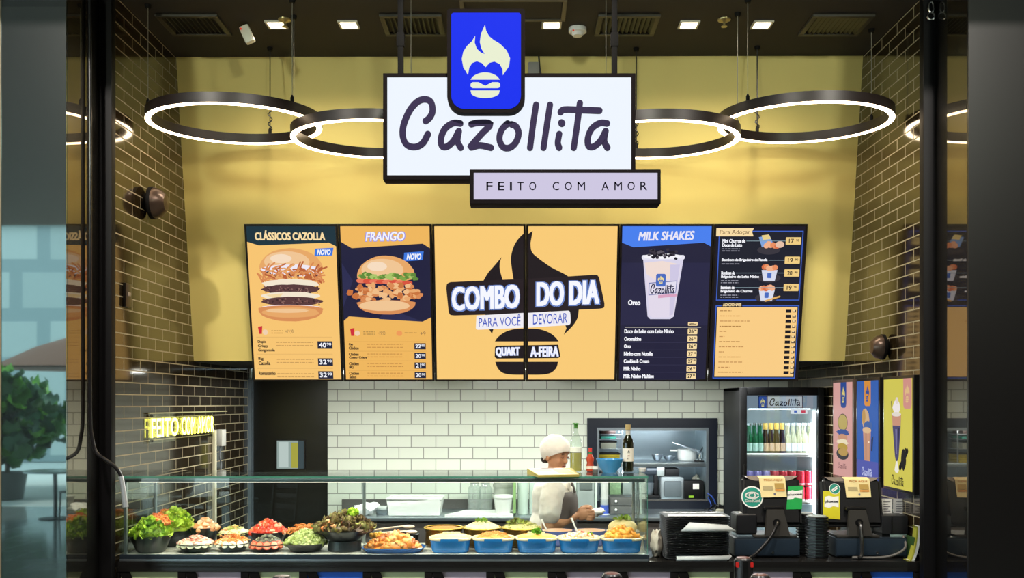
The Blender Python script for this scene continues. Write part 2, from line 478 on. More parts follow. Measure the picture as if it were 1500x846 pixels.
# shop front: black posts, polished jambs and pillar faces
FRONT_L = mirror('polished_teal_backed_glass', 'bfd0cf', '0a0f10', .42)
FRONT_R = mirror('polished_black_stone', '8d8480', '151312', .06, .05)
JAMB = mirror('polished_black_jamb', 'b4aa9c', '060606', .50)
m = MB(); m.box(-2.36, -2.26, 5.52, 5.58, 0, ZC, M('black_steel_post', '0e0d0f', .55, spec=.15), .006); struct(m, 'trim_1')
m = MB(); m.box(2.268, 2.37, 5.52, 5.58, 0, ZC, M('black_steel_post', '131214'), .006); struct(m, 'trim_2')
m = MB(); m.box(-2.40, -2.33, 5.135, 5.52, 0, 4.9, JAMB); struct(m, 'wall_jamb_left')
m = MB(); m.box(2.335, 2.41, 5.135, 5.52, 0, 4.9, JAMB); struct(m, 'wall_jamb_right')
m = MB(); m.box(-2.70, -2.331, 5.12, 5.135, 0, 4.9, FRONT_L); struct(m, 'wall_front_left')
m = MB(); m.box(2.336, 2.75, 5.12, 5.135, 0, 4.9, FRONT_R); struct(m, 'wall_front_right')
m = MB(); m.box(-2.72, -2.668, 5.11, 5.16, 0, 4.9, M('beige_metal_trim', 'b9a98a', .4), .004); struct(m, 'trim_3')
m = MB(); m.box(-6, -2.72, 5.14, 5.3, 0, 4.9, M('mall_wall_paint', '9a948a', .7)); struct(m, 'wall_mall_left')
m = MB(); m.box(2.75, 6, 5.14, 5.3, 0, 4.9, M('mall_wall_paint', '9a948a', .7)); struct(m, 'wall_mall_right')
m = MB(); m.box(6, 6.2, -7, 5.2, 0, 4.9, M('mall_dark_wall', '3b3330', .6)); struct(m, 'wall_mall_side')
m = MB(); m.box(-5.3, 6.1, -7.2, -7, 0, 4.9, M('mall_dark_wall', '3b3330', .6)); struct(m, 'wall_mall_back')

# kitchen door with its small window and pale frame
S2 = 8.41 / F
m = MB(); m.box(dx0, dx1, YB + .03, YB + .07, 0, 2.09, M('black_door_leaf', '15140f', .35)); 
dr = struct(m, 'door_1')
x0, x1, z0, z1 = (405 - CX) * S2, (445 - CX) * S2, EYE - (686 - CY) * S2, EYE - (645 - CY) * S2
w = MB(); cv = Canvas(w, (x0, YB + .026, z1), (x1 - x0, 0, 0), (0, 0, z0 - z1), (0, -1, 0), 40, 41)
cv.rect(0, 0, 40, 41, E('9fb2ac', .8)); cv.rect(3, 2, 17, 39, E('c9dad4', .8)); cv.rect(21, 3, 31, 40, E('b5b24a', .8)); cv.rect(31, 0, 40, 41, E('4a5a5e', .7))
w.box(x0 - .012, x1 + .012, YB + .012, YB + .03, z1, z1 + .012, BLACK); w.box(x0 - .012, x1 + .012, YB + .012, YB + .03, z0 - .012, z0, BLACK)
w.box(x0 - .012, x0, YB + .012, YB + .03, z0, z1, BLACK); w.box(x1, x1 + .012, YB + .012, YB + .03, z0, z1, BLACK)
struct(w, 'window', dr)
m = MB(); m.box(XL, dx0 - .02, YB - .03, YB, 0, 2.09, M('black_jamb_paint', '17181b', .3)); m.box(dx0 - .02, dx0 + .012, YB - .05, YB + .03, 0, 2.0, M('pale_blue_door_edge', '9fb0bd', .25, .6)); struct(m, 'trim_4')
m = MB(); m.box(1.774, 2.29, YB - .06, YB, 0, 1.672, FRAMEBLUE, .01); m.box(1.83, 2.24, YB - .075, YB - .06, .05, 1.6, M('navy_door_panel', '10151f', .3), .006); m.box(1.85, 1.87, YB - .12, YB - .075, .9, 1.2, STEEL); struct(m, 'door_2')

# pass-through: dark blue frame and steel niche behind it
fx0, fx1, fz0, fz1 = (860 - CX) * S, (1050 - CX) * S, EYE - (760 - CY) * S, EYE - (612 - CY) * S
m = MB()
for a, b, c, d in ((fx0, fx1, hz1, fz1), (fx0, hx0, hz0 , hz1), (hx1, fx1, hz0, hz1), (fx0, fx1, fz0 + .09, hz0)):
    m.box(a, b, YB - .025, YB - .001, c, d, FRAMEBLUE)
struct(m, 'trim_5')
NST = M('niche_steel_sheet', '9fb0b8', .38, .7, var=.12, scale=3)
m = MB()
m.box(hx0 - .01, hx0, YB, 9.0, hz0, hz1, NST); m.box(hx1, hx1 + .01, YB, 9.0, hz0, hz1, NST)
m.box(hx0, hx1, 8.99, 9.0, hz0, hz1, NST); m.box(hx0, hx1, YB, 9.0, hz1, hz1 + .01, NST); m.box(hx0, hx1, YB - .02, 9.0, hz0 - .015, hz0, NST)
struct(m, 'wall_niche')
m = MB(); 
for a, b, c, d in ((hx0, hx1, hz1 - .025, hz1), (hx0, hx0 + .02, hz0, hz1 - .025), (hx1 - .02, hx1, hz0, hz1 - .025)): m.box(a, b, YB - .03, YB - .012, c, d, STEEL)
struct(m, 'trim_6')
zsh = EYE - (678 - CY) * S
m = MB(); m.box(hx0, hx1, YB - .01, 8.98, zsh - .022, zsh, STEEL, .004)
m.box(hx0, hx1, YB - .02, YB - .008, zsh - .03, zsh + .004, STEEL, .003)
solo(m, 'steel_shelf', 'steel shelf halfway up inside the blue framed pass-through', 'shelf', (1.15, 8.7, zsh))

# fixtures of the kitchen lamps under the bulkhead
for i, x in enumerate((-1.35, 0.0, 1.25)):
    m = MB(); m.box(x - .47, x + .47, 7.16, 7.34, 2.05, 2.09, WHITE, .008); m.box(x - .45, x + .45, 7.19, 7.31, 2.045, 2.05, E('fff8e6', 3))
    o = solo(m, 'strip_light', 'white strip light under the yellow bulkhead, hidden behind the menu screens', 'strip light', (x, 7.25, 2.09), 'kitchen strip lights')
    o['label'] = ['white strip light under the bulkhead behind the burger screens', 'white strip light under the bulkhead behind the two middle screens', 'white strip light under the bulkhead behind the milkshake screen'][i]

# ------------------------------------------------------------------ counter, worktop
CT = .905
STONE = M('black_stone_worktop', '1d1c1b', .16, var=.25, scale=60)
m = MB(); m.box(XL, XR, 5.60, 6.27, CT - .06, CT, STONE, .004)
solo(m, 'worktop', 'long black stone worktop running between the two black posts', 'worktop', (0, 5.9, CT))
base = thing('counter', 'front counter with pastel and blue panels behind black diagonal braces', 'counter', (0, 5.9, 0))
m = MB(); m.box(XL + .002, XR - .002, 5.68, 6.2, 0, CT - .06, BLACK); m.build('carcass', base)
bx = [172, 268, 360, 445, 538, 628, 718, 808, 898, 987, 1074, 1166, 1253, 1342]
PC = dict(g='d2dbaa', l='d0bccd', b='2a70ea')
cols = 'glgbglgllglgb'
s5 = 5.63 / F
for i, c in enumerate(cols):
    a, b = max(XL + .002, (bx[i] - CX) * s5), (bx[i + 1] - CX) * s5
    m = MB(); m.box(a, b, 5.622, 5.68, .08, CT - .06, M('panel_' + c, PC[c], .45, var=.03)); m.build('panel', base)
for i, x in enumerate(bx):
    a = (x - CX) * s5
    m = MB(); m.box(max(a - .022, XL + .002), min(a + .022, XR - .002), 5.604, 5.622, 0, CT - .06, IRON, .002)
    m.build('upright', base)
    if i < len(cols):
        b = (bx[i + 1] - CX) * s5
        m = MB(); z1 = CT - .06
        m.prism([(a + .02, z1 + 0), (a + .075, z1), (b - .02, .12), (b - .075, .12)], lambda u, v, w: Vector((u, 5.606 + w * .015, v)), IRON, 1)
        m.build('brace', base)
m = MB(); m.box(XL + .002, XR - .002, 5.63, 5.68, 0, .08, BLACK); m.build('kickboard', base)

# back counter of the kitchen
m = MB(); BX0, BX1 = -1.48, 1.63
m.box(BX0, BX1, 7.75, YB - .02, CT - .03, CT, STEEL, .004); m.box(BX0, BX1, YB - .022, YB - .004, CT, .985, M('dark_grey_splashback', '55524f', .35))
bc = thing('back_counter', 'steel topped kitchen back counter along the white tiled wall', 'counter', (0, 8.05, 0))
m.build('worktop', bc)
m = MB(); m.box(BX0 + .01, BX1 - .01, 7.79, YB - .03, .1, CT - .03, M('dark_grey_cabinet', '3d3836', .4)); m.box(BX0 + .05, BX1 - .05, 7.85, YB - .03, 0, .1, BLACK); m.build('body', bc)
for k in range(5):
    a = BX0 + .02 + k * (BX1 - BX0 - .04) / 5
    m = MB(); m.box(a + .01, a + (BX1 - BX0 - .04) / 5 - .01, 7.775, 7.79, .14, CT - .05, M('dark_grey_cabinet_front', '484240', .35), .004); dd = m.build('door', bc)
    m = MB(); m.box(a + .22, a + .40, 7.755, 7.775, CT - .12, CT - .105, STEEL, .003); m.build('handle', dd)

# ------------------------------------------------------------------ glass food display
sc = thing('display_case', 'long glass food display case standing on the left of the front counter', 'display case', (-.75, 5.87, CT))
GX0, GX1, GY0, GY1, GZ0, GZ1 = -2.25, .74, 5.62, 6.126, CT, 1.385
DK = .935
FR = M('dark_blue_grey_aluminium', '3b4650', .3, .6)
m = MB(); m.box(GX0, GX1, GY0, GY1, CT, DK, M('deck_white', 'd5d2c6', .25)); m.build('deck', sc)
m = MB(); m.box(GX0, GX1, GY0 - .012, GY0, CT + .012, DK + .008, FR, .003); m.box(GX0, GX1 + .004, GY0 - .016, GY0 - .002, CT, CT + .012, STEEL, .002); m.box(GX1, GX1 + .01, GY0 - .012, GY1, CT, DK + .005, FR, .003); m.build('base_frame', sc)
m = MB(); m.box(GX0, GX1, GY0, GY0 + .008, DK, GZ1 - .012, PANE); m.build('front_glass', sc)
m = MB(); m.box(GX0, GX1 + .005, GY0 - .004, GY1 + .004, GZ1 - .010, GZ1, PANE); m.build('top_glass', sc)
for nm, x in (('side_glass', GX1 - .008), ('side_glass', GX0)):
    m = MB(); m.box(x, x + .008, GY0 + .008, GY1, DK, GZ1 - .012, PANE); m.build(nm, sc)
m = MB(); m.box(GX0, GX1 + .006, GY0 - .0055, GY0 - .004, GZ1 - .0105, GZ1 + .0005, GREENEDGE); m.box(GX1 + .005, GX1 + .0065, GY0 - .004, GY1 + .004, GZ1 - .0105, GZ1 + .0005, GREENEDGE)
m.box(GX1 + .0, GX1 + .003, GY0 - .003, GY0, DK, GZ1 - .012, GREENEDGE); m.build('green_edge', sc)
m = MB(); m.box(GX0, GX1 - .01, GY0 + .012, GY0 + .034, GZ1 - .034, GZ1 - .012, M('satin_aluminium', '9aa3a4', .35, .8), .003); m.box(GX0, GX1 - .01, GY1 - .03, GY1 - .012, GZ1 - .03, GZ1 - .012, M('satin_aluminium', '9aa3a4'), .003); m.build('top_rail', sc)
m = MB(); m.box(GX0 + .1, GX1 - .1, GY0 + .016, GY0 + .032, GZ1 - .037, GZ1 - .034, E('fff0d8', 2.2)); m.build('light_strip', sc)
for x, y in ((GX1 - .03, GY1 - .03), (GX0 + .012, GY1 - .03), (GX0 + .012, GY0 + .012), (-.95, GY1 - .028)):
    m = MB(); m.box(x, x + .018, y, y + .018, DK, GZ1 - .03, M('satin_aluminium', '9aa3a4'), .003); m.build('upright', sc)

# ------------------------------------------------------------------ hanging shop sign
FRM = M('dark_bronze_frame', '120d0e', .8, spec=.08)
sg = thing('hanging_sign', 'lit white shop sign with blue flame emblem hanging above the counter', 'sign', (0, 5.0, 3.45))
Y1 = 4.95
a, b = P(561, 107, Y1), P(931, 263, Y1)
m = MB(); m.box(a.x, b.x, Y1, Y1 + .10, b.z, a.z, FRM, .003); m.build('main_box', sg)
m = MB(); fw = .022
cv = Canvas(m, (a.x + fw, Y1 - .002, a.z - fw), (b.x - a.x - 2 * fw, 0, 0), (0, 0, -(a.z - b.z - 2 * fw)), (0, -1, 0), 355, 141)
SW = E('eef5ff', 1.0, 'sign_white_light')
cv.rect(0, 0, 355, 141, SW); m.build('lit_face', sg)
# raised dark letters of the name
m = MB(); LET = M('dark_violet_letter', '241b3a', .6, spec=.1)
c2 = Canvas(m, P(560, 90, Y1) + Vector((0, -.002, 0)), (380 / F * Y1, 0, 0), (0, 0, -220 / F * Y1), (0, -1, 0), 1461, 846)
raised_script(m, c2, 98, 200, 1278, 500, LET, 17.5, .012)
m.build('lettering', sg)
# blue emblem plate
Y2 = 4.89
def plate(mb, x0, y0, x1, y1, r, mat, Ya, Yb, top_r=4):
    pts = []
    for cx, cy, q, rr in ((x1 - top_r, y0 + top_r, -90, top_r), (x1 - r, y1 - r, 0, r), (x0 + r, y1 - r, 90, r), (x0 + top_r, y0 + top_r, 180, top_r)):
        for i in range(9):
            t = R(q + 90 * i / 8); pts.append((cx + rr * math.cos(t), cy + rr * math.sin(t)))
    mb.prism(pts, lambda u, v, w: Vector(((u - CX) / F * Ya, Ya + (Yb - Ya) * w, EYE - (v - CY) / F * Ya)), mat, 1)
m = MB(); plate(m, 655, 12.5, 769, 165, 24, FRM, Y2, Y1 + .05); pl = m.build('emblem_box', sg)
m = MB(); plate(m, 661, 18.5, 763, 159, 19, E('0b2cf0', 1.0, 'sign_blue_light'), Y2 - .003, Y2 + .002); m.build('emblem_face', pl)
m = MB(); cv = Canvas(m, P(500, 0, Y2 - .004), (500 / F * Y2, 0, 0), (0, 0, -320 / F * Y2), (0, -1, 0), 1322, 846)
emblem(cv, 466, 95, 653, 381, E('e9efd2', 1.0, 'sign_cream_light'), E('0b2cf0', 1.0, 'sign_blue_light')); m.build('flame_emblem', pl)
# tagline box
Y3 = 4.91
a, b = P(688, 248, Y3), P(968, 298, Y3)
m = MB(); m.box(a.x, b.x, Y3, Y3 + .12, b.z, a.z, FRM, .003); tl = m.build('tagline_box', sg)
m = MB(); cv = Canvas(m, P(694, 253, Y3 - .002), (269 / F * Y3, 0, 0), (0, 0, -39 / F * Y3), (0, -1, 0), 269, 39)
cv.rect(0, 0, 269, 39, E('ddd6f2', .85))
DV = M('violet_ink', '4b38a0', .6)
x = 18.5
for ch, w in zip('FEITO COM AMOR', (9, 9, 3, 9, 10, 16, 9.5, 10.5, 11, 16, 10.5, 11, 10.5, 10)):
    if ch != ' ': cv.text(ch, x, 13.5, x + w, 25.5, DV, .004)
    x += w + (8.2 if ch != ' ' else 0)
m.build('tagline_face', tl)
for x in (587, 900):
    q = P(x, 107, 5.0)
    m = MB(); m.box(q.x - .014, q.x + .014, 4.985, 5.013, q.z - .01, ZC, IRON, .003); m.box(q.x - .03, q.x + .03, 4.97, 5.03, ZC - .02, ZC, IRON, .003); m.box(q.x - .02, q.x + .02, 4.98, 5.02, q.z + .13, q.z + .2, IRON, .004)
    m.build('hanging_rod', sg)

# ------------------------------------------------------------------ ring pendant lamps
RINGD = M('dark_bronze_ring', '1d1512', .4, .2)
RGLOW = E('ffe3bd', RING_S, 'warm_ring_diffuser')
def ring(px, Z, yc, label, cables):
    cx = (px - CX) / F * yc
    t = thing('ring_lamp', label, 'pendant lamp', (cx, yc, Z), 'ring pendant lamps')
    ro, ri, tilt = .512, .477, math.tan(R(2.1))
    def circ(r, z, n=72): return [Vector((cx + r * math.cos(6.28318 * k / n), yc + r * math.sin(6.28318 * k / n), Z + z + r * math.sin(6.28318 * k / n) * tilt)) for k in range(n)]
    def band(mb, loops, mat):
        n = 72; vs = [p for l in loops for p in l]; L = len(loops); fs = []
        for i in range(L):
            j = (i + 1) % L
            for k in range(n): fs.append([i * n + k, i * n + (k + 1) % n, j * n + (k + 1) % n, j * n + k])
        mb.add(vs, fs, mat)
    m = MB(); band(m, [circ(ro, .002), circ(ro, .06), circ(ri, .06), circ(ri, .002)], RINGD); m.build('housing', t)
    m = MB(); band(m, [circ(ro - .002, .004), circ(ri + .002, .004), circ(ri + .002, -.004), circ(ro - .002, -.004)], RGLOW); m.build('diffuser', t)
    for ang, coil in cables:
        a = R(ang); r = .494
        p = Vector((cx + r * math.cos(a), yc + r * math.sin(a), Z + .06 + r * math.sin(a) * tilt))
        top = Vector((p.x, p.y, ZC))
        m = MB(); m.tube([p, top], .0022 if not coil else .004, M('cable_grey', '8a8578', .4, .5) if not coil else M('black_cable', '1a1715', .5), 6)
        m.lathe([(.011, 0), (.011, .03), (.004, .045)], p - Vector((0, 0, .002)), IRON, 10)
        m.lathe([(.016, -.02), (.02, 0)], top, IRON, 12)
        if coil:
            m.tube([p + Vector((.014 * math.sin(k * 1.1), .008 * math.cos(k * 1.1), .02 + k * .011)) for k in range(18)], .004, M('black_cable', '1a1715'), 5)
        m.build('suspension_cable', t)
ring(345, EYE + 1.667, 5.94, 'lit black ring pendant lamp at the far left, beside the left brick wall', [(80, 1), (205, 0), (325, 0)])
ring(553, EYE + 1.575, 5.94, 'lit black ring pendant lamp partly behind the sign, left of the name', [(185, 0), (80, 0), (300, 0)])
ring(957, EYE + 1.573, 5.94, 'lit black ring pendant lamp partly behind the sign, right of the name', [(95, 1), (350, 0), (230, 0)])
ring(1178, EYE + 1.674, 5.94, 'lit black ring pendant lamp at the far right, beside the right brick wall', [(110, 1), (215, 0), (20, 0)])

# ------------------------------------------------------------------ things on the ceiling
VENT = M('olive_vent_frame', '383329', .5)
for px, lab in ((285, 'dark slatted air vent in the ceiling at the far left'), (605, 'dark slatted air vent in the ceiling left of the blue emblem'), (918, 'dark slatted air vent in the ceiling right of the blue emblem'), (1224, 'dark slatted air vent in the ceiling at the far right')):
    x = (px - CX) / 240.8
    t = thing('air_vent', lab, 'air vent', (x, 6.02, ZC), 'ceiling air vents')
    m = MB()
    for a, b, c, d in ((-.185, .185, -.16, -.13), (-.185, .185, .13, .16), (-.185, -.155, -.13, .13), (.155, .185, -.13, .13)): m.box(x + a, x + b, 6.02 + c, 6.02 + d, ZC - .018, ZC, VENT, .003)
    m.build('frame', t)
    m = MB(); m.box(x - .155, x + .155, 5.89, 6.15, ZC - .003, ZC, M('vent_dark', '070707', .8)); m.build('duct', t)
    for k in range(11):
        m = MB(); q = x - .14 + k * .028
        m.add([(q, 5.89, ZC - .004), (q + .016, 5.89, ZC - .016), (q + .018, 5.89, ZC - .015), (q + .002, 5.89, ZC - .003), (q, 6.15, ZC - .004), (q + .016, 6.15, ZC - .016), (q + .018, 6.15, ZC - .015), (q + .002, 6.15, ZC - .003)],
              [[0, 1, 2, 3], [7, 6, 5, 4], [0, 4, 5, 1], [1, 5, 6, 2], [2, 6, 7, 3], [3, 7, 4, 0]], M('vent_slat', '0c0b09', .4)); m.build('slat', t)
DL = ['leftmost square recessed ceiling downlight, beside the white motion detector', 'square recessed ceiling downlight between the two left air vents', 'square recessed ceiling downlight just right of the blue emblem', 'square recessed ceiling downlight between the right rings, the left of a pair', 'square recessed ceiling downlight nearest the far right air vent']
for px, lab in zip((405, 511, 808, 1009, 1116), DL):
    x = (px - CX) / 240.8
    t = thing('downlight', lab, 'downlight', (x, 6.02, ZC), 'recessed ceiling downlights')
    m = MB()
    for a, b, c, d in ((-.06, .06, -.06, -.048), (-.06, .06, .048, .06), (-.06, -.048, -.048, .048), (.048, .06, -.048, .048)): m.box(x + a, x + b, 6.02 + c, 6.02 + d, ZC - .012, ZC, M('white_lamp_trim', 'cfc8b4', .4), .002)
    m.build('trim_ring', t)
    m = MB(); m.box(x - .047, x + .047, 5.973, 6.067, ZC - .006, ZC - .002, E('fff2d2', 9)); m.build('lamp', t)
x = (357 - CX) / 240.8
t = thing('motion_detector', 'small white motion detector tilted on the ceiling at the left', 'detector', (x, 6.02, ZC))
m = MB(); m.box(-.03, .03, -.022, .022, -.11, .0, M('detector_white', 'e2dccb', .4), .012, Matrix.Translation((x, 6.02, ZC - .015)) @ Matrix.Rotation(R(-24), 4, 'Y')); m.build('body', t)
m = MB(); m.ell((x - .01, 5.992, ZC - .04), (.006, .006, .006), E('e0402a', 1)); m.build('indicator_light', t)
for px, lab in ((418, 'brass sprinkler head in the ceiling above the left ring lamps'), (1060, 'brass sprinkler head in the ceiling between the right downlights')):
    x = (px - CX) / 243; y = 5.95
    m = MB(); br = M('pale_brass', 'a8996a', .3, .6)
    m.lathe([(0, -.045), (.018, -.045), (.018, -.042), (.006, -.04), (.006, -.02), (.014, -.018), (.038, -.008), (.04, 0)], (x, y, ZC), br, 16)
    solo(m, 'sprinkler', lab, 'sprinkler', (x, y, ZC), 'ceiling sprinklers')
x = (846 - CX) / 238
t = thing('smoke_detector', 'round white smoke detector on the ceiling right of the emblem', 'smoke detector', (x, 6.09, ZC))
m = MB(); m.lathe([(0, -.05), (.03, -.048), (.04, -.03), (.055, -.026), (.055, 0)], (x, 6.09, ZC), WHITE, 20); m.build('body', t)
m = MB(); m.ell((x - .028, 6.045, ZC - .03), .005, E('d03020', 1)); m.build('indicator_light', t)
hx, hy = (752 - CX) / 250, 5.80
t = thing('access_hatch', 'square framed access hatch in the ceiling above the sign', 'hatch', (hx, hy, ZC))
m = MB()
for a, b, c, d in ((-.31, .31, -.16, -.135), (-.31, .31, .135, .16), (-.31, -.285, -.135, .135), (.285, .31, -.135, .135)): m.box(hx + a, hx + b, hy + c, hy + d, ZC - .012, ZC, M('hatch_trim', '5d5546', .5), .003)
m.build('frame', t)
m = MB(); m.box(hx - .28, hx + .28, hy - .13, hy + .13, ZC - .005, ZC, CEIL); m.build('panel', t)
# small grey box with a cable on the yellow wall behind the sign
q = Vector((.115, 0, 4.0)); q.y = bulk(q.x, q.z) - .03
t = thing('wall_speaker', 'small grey speaker box high on the yellow wall right of the emblem', 'speaker', tuple(q))
m = MB(); m.box(q.x - .04, q.x + .035, q.y - .05, q.y + .03, q.z - .06, q.z + .05, M('mid_grey_plastic', '8d8a85', .5), .01); m.build('cabinet', t)
m = MB(); m.tube([(q.x + .03, q.y - .04, q.z + .09), (q.x + .035, q.y - .04, q.z + .02), (q.x + .05, q.y - .02, q.z - .06)], .006, BLACK, 6); m.build('cable', t)
# snap hook on the right post
h = Vector((2.304, 5.505, 4.0))
m = MB(); m.tube([h + Vector((.014 * math.cos(a), 0, .03 * math.sin(a))) for a in [6.283 * k / 14 for k in range(14)]], .0045, CHROME, 6, closed=True); m.tube([h + Vector((.02 * math.cos(a), 0, -.05 + .02 * math.sin(a))) for a in [6.283 * k / 14 for k in range(14)]], .005, CHROME, 6, closed=True)
m.tube([h + Vector((0, 0, .028)), h + Vector((0, .02, .04))], .005, CHROME, 6)
solo(m, 'snap_hook', 'small chrome snap hook hanging at the top of the right black post', 'hook', tuple(h))

# housings for the added fill spots, out of the picture above the camera's view
for k, p in enumerate(FILL_SPOTS):
    t = thing('track_spotlight', ['corridor track spotlight aimed at the left half of the shop, above the view', 'corridor track spotlight aimed at the sign, above the view', 'corridor track spotlight aimed at the right half of the shop, above the view'][k], 'spotlight', p, 'corridor track spotlights')
    T = Matrix.Translation(p) @ Matrix.Rotation(R(84), 4, 'X')
    m = MB(); m.lathe([(.06, -.0), (.065, .0), (.065, .2), (.0, .21)], (0, 0, .0), BLACK, 20, T=T @ Matrix.Translation((0, 0, .01))); m.build('housing', t)
    m = MB(); m.tube([(p[0], p[1] - .12, p[2]), (p[0], p[1] - .12, 4.9)], .012, BLACK, 8); m.build('stem', t)

# ------------------------------------------------------------------ menu screens
SX0, SX1 = -1.846, 1.970
SW1 = (SX1 - SX0) / 6
TOPY, TOPZ, BOTY, BOTZ = 6.69, 3.009, 6.925, 1.953
DOWN = Vector((0, BOTY - TOPY, BOTZ - TOPZ)); SN = Vector((0, BOTZ - TOPZ, -(BOTY - TOPY))).normalized()   # towards the guests, slightly down
if SN.y > 0: SN = -SN
OR1, OR2 = E('f7c573'), E('efb75f')
TEAL, NAVY, NAVY2 = E('1f3540'), E('23233f'), E('2d2e52')
INK, WHT, BLU = E('1a1720'), E('f4f4fb'), E('3f78e0')
CRM = E('f8dca6')
def screen(i, label):
    x0 = SX0 + i * SW1
    o = Vector((x0 + SW1 / 2, (TOPY + BOTY) / 2, (TOPZ + BOTZ) / 2))
    t = thing('menu_screen', label, 'screen', tuple(o), 'menu screens')
    m = MB(); g = .0025; bz = .014
    A = Vector((x0 + g, TOPY, TOPZ)); ux = Vector((SW1 - 2 * g, 0, 0)); bk = -SN * .045
    q = [A, A + ux, A + ux + DOWN, A + DOWN]
    m.add(q + [p + bk for p in q], [[0, 1, 2, 3], [4, 7, 6, 5], [0, 4, 5, 1], [1, 5, 6, 2], [2, 6, 7, 3], [3, 7, 4, 0]], M('screen_bezel', '17120f', .3))
    m.build('bezel', t)
    m = MB(); L = DOWN.length; dn = DOWN.normalized()
    c2 = A + ux / 2 + DOWN * .5
    m.add([c2 + bk + Vector((-.1, 0, .1)), c2 + bk + Vector((.1, 0, .1)), c2 + bk + Vector((.1, 0, -.1)), c2 + bk + Vector((-.1, 0, -.1))] + [Vector((c2.x + a, bulk(c2.x, c2.z + b) , c2.z + b)) for a, b in ((-.1, .1), (.1, .1), (.1, -.1), (-.1, -.1))],
          [[0, 1, 2, 3], [4, 7, 6, 5], [0, 4, 5, 1], [1, 5, 6, 2], [2, 6, 7, 3], [3, 7, 4, 0]], IRON); m.build('wall_bracket', t)
    m = MB(); w = ux.length - 2 * bz; h = L - 2 * bz
    cv = Canvas(m, A + Vector((bz, 0, 0)) + dn * bz + SN * .0008, (w, 0, 0), dn * h, SN, 100, 172, .0003)
    return t, m, cv
def wob(cx, cy, rx, ry, n, j, a0=0, a1=360):
    return [(cx + rx * math.cos(R(a0 + (a1 - a0) * i / n)) * (1 + random.uniform(-j, j)), cy + ry * math.sin(R(a0 + (a1 - a0) * i / n)) * (1 + random.uniform(-j, j))) for i in range(n + (a1 - a0 < 360))]
def price(cv, a, b, c, d, main, cents, bgm, ink, bold=.03):
    cv.rect(a, b, c, d, bgm); w = c - a; h = d - b
    cv.text(main, a + w * .1, b + h * .18, a + w * .58, d - h * .18, ink, bold); cv.text(cents, a + w * .62, b + h * .2, a + w * .92, b + h * .55, ink, bold)
def tinyline(cv, a, y, b, m): 
    x = a
    while x < b:
        w = random.uniform(1.5, 5); cv.rect(x, y, min(b, x + w), y + .9, m); x += w + .9
BUN1, BUN2, BUN3 = E('e7a868'), E('f0c594'), E('d98f58')
MEAT, MEAT2, CHEESE, MAYO = E('5a3b3c'), E('7d5550'), E('f3e6cf'), E('efe9f4')
FRY, FRY2, GRN, TOM = E('d98a55'), E('b9623a'), E('7fa548'), E('d8553f')

# 1: burger classics
t, m, cv = screen(0, 'menu screen at the far left with a tall double burger under a dark heading')
cv.rect(0, 0, 100, 172, OR1); cv.poly([(0, 0), (100, 0), (100, 22), (92, 18), (13, 21), (0, 17)], TEAL)
cv.text('CLÁSSICOS CAZOLLA', 9, 4.5, 88, 15.5, CRM, .03)
cv.poly([(76, 24.5), (97, 23.5), (95, 32), (75, 33)], BLU); cv.text('NOVO', 78, 25.5, 93, 31.5, WHT, .03, 1.2)
def topbun(cx, cy, rx, ry): 
    cv.poly(wob(cx, cy, rx, ry, 26, .01, 180, 360) + wob(cx, cy, rx, ry * .22, 12, .02, 0, 180), BUN1)
    cv.poly(wob(cx - rx * .12, cy - ry * .35, rx * .72, ry * .5, 24, .01), BUN2); cv.poly(wob(cx - rx * .3, cy - ry * .5, rx * .34, ry * .22, 20, .02), E('f6dcc0'))
topbun(48, 47, 36, 23)
cv.poly(wob(48, 49, 35, 7, 24, .12), MAYO)
for k in range(16): cv.ell(18 + k * 4.0, 52 + random.uniform(-1, 4), 3.2, 2.6, MEAT if k % 2 else FRY2, 8)
for k in range(95):
    x = random.uniform(11, 80); y = random.uniform(45, 61); a = random.uniform(-1.3, 1.3); l = random.uniform(6, 12)
    cv.stroke([(x, y), (x + l * .5 * math.cos(a), y + l * .5 * math.sin(a) - .8), (x + l * math.cos(a), y + l * math.sin(a))], .85, random.choice((FRY, FRY2, BUN1, FRY)))
def patty(cx, cy, rx, ry):
    cv.poly(wob(cx, cy, rx, ry, 30, .05), MEAT)
    for k in range(60): cv.ell(cx + random.uniform(-.93, .93) * rx, cy + random.uniform(-.6, .6) * ry, random.uniform(.6, 1.7), random.uniform(.5, 1.2), random.choice((MEAT2, E('3f2a2d'), E('8d6a63'), MEAT)), 7)
cv.poly(wob(48, 63, 32, 5.5, 24, .06), CHEESE); patty(48, 69, 33, 5.5); cv.poly(wob(48, 76, 33, 4.5, 24, .08), CHEESE)
cv.poly([(20, 75), (40, 73), (33, 80)], E('f2d9a4')); patty(49, 82, 34, 5.2); cv.poly(wob(48, 88, 33, 2.5, 24, .1), MAYO)
cv.poly(wob(48, 90, 37, 4, 12, .02, 180, 360) + wob(48, 92, 36, 12, 24, .015, 0, 180), BUN3); cv.poly(wob(48, 94, 32, 6, 24, .04), BUN1); cv.poly(wob(44, 92, 24, 2.4, 24, .06), BUN2)
cv.poly([(10, 110), (15, 109), (14, 118), (11, 118)], E('cf2f3a')); cv.ell(18, 116, 3, 3, E('f0d0b0')); tinyline(cv, 25, 114, 38, E('a98248')); tinyline(cv, 25, 116.5, 38, E('a98248')); cv.text('+19,90', 41, 113, 50, 118, E('8a6a48'))
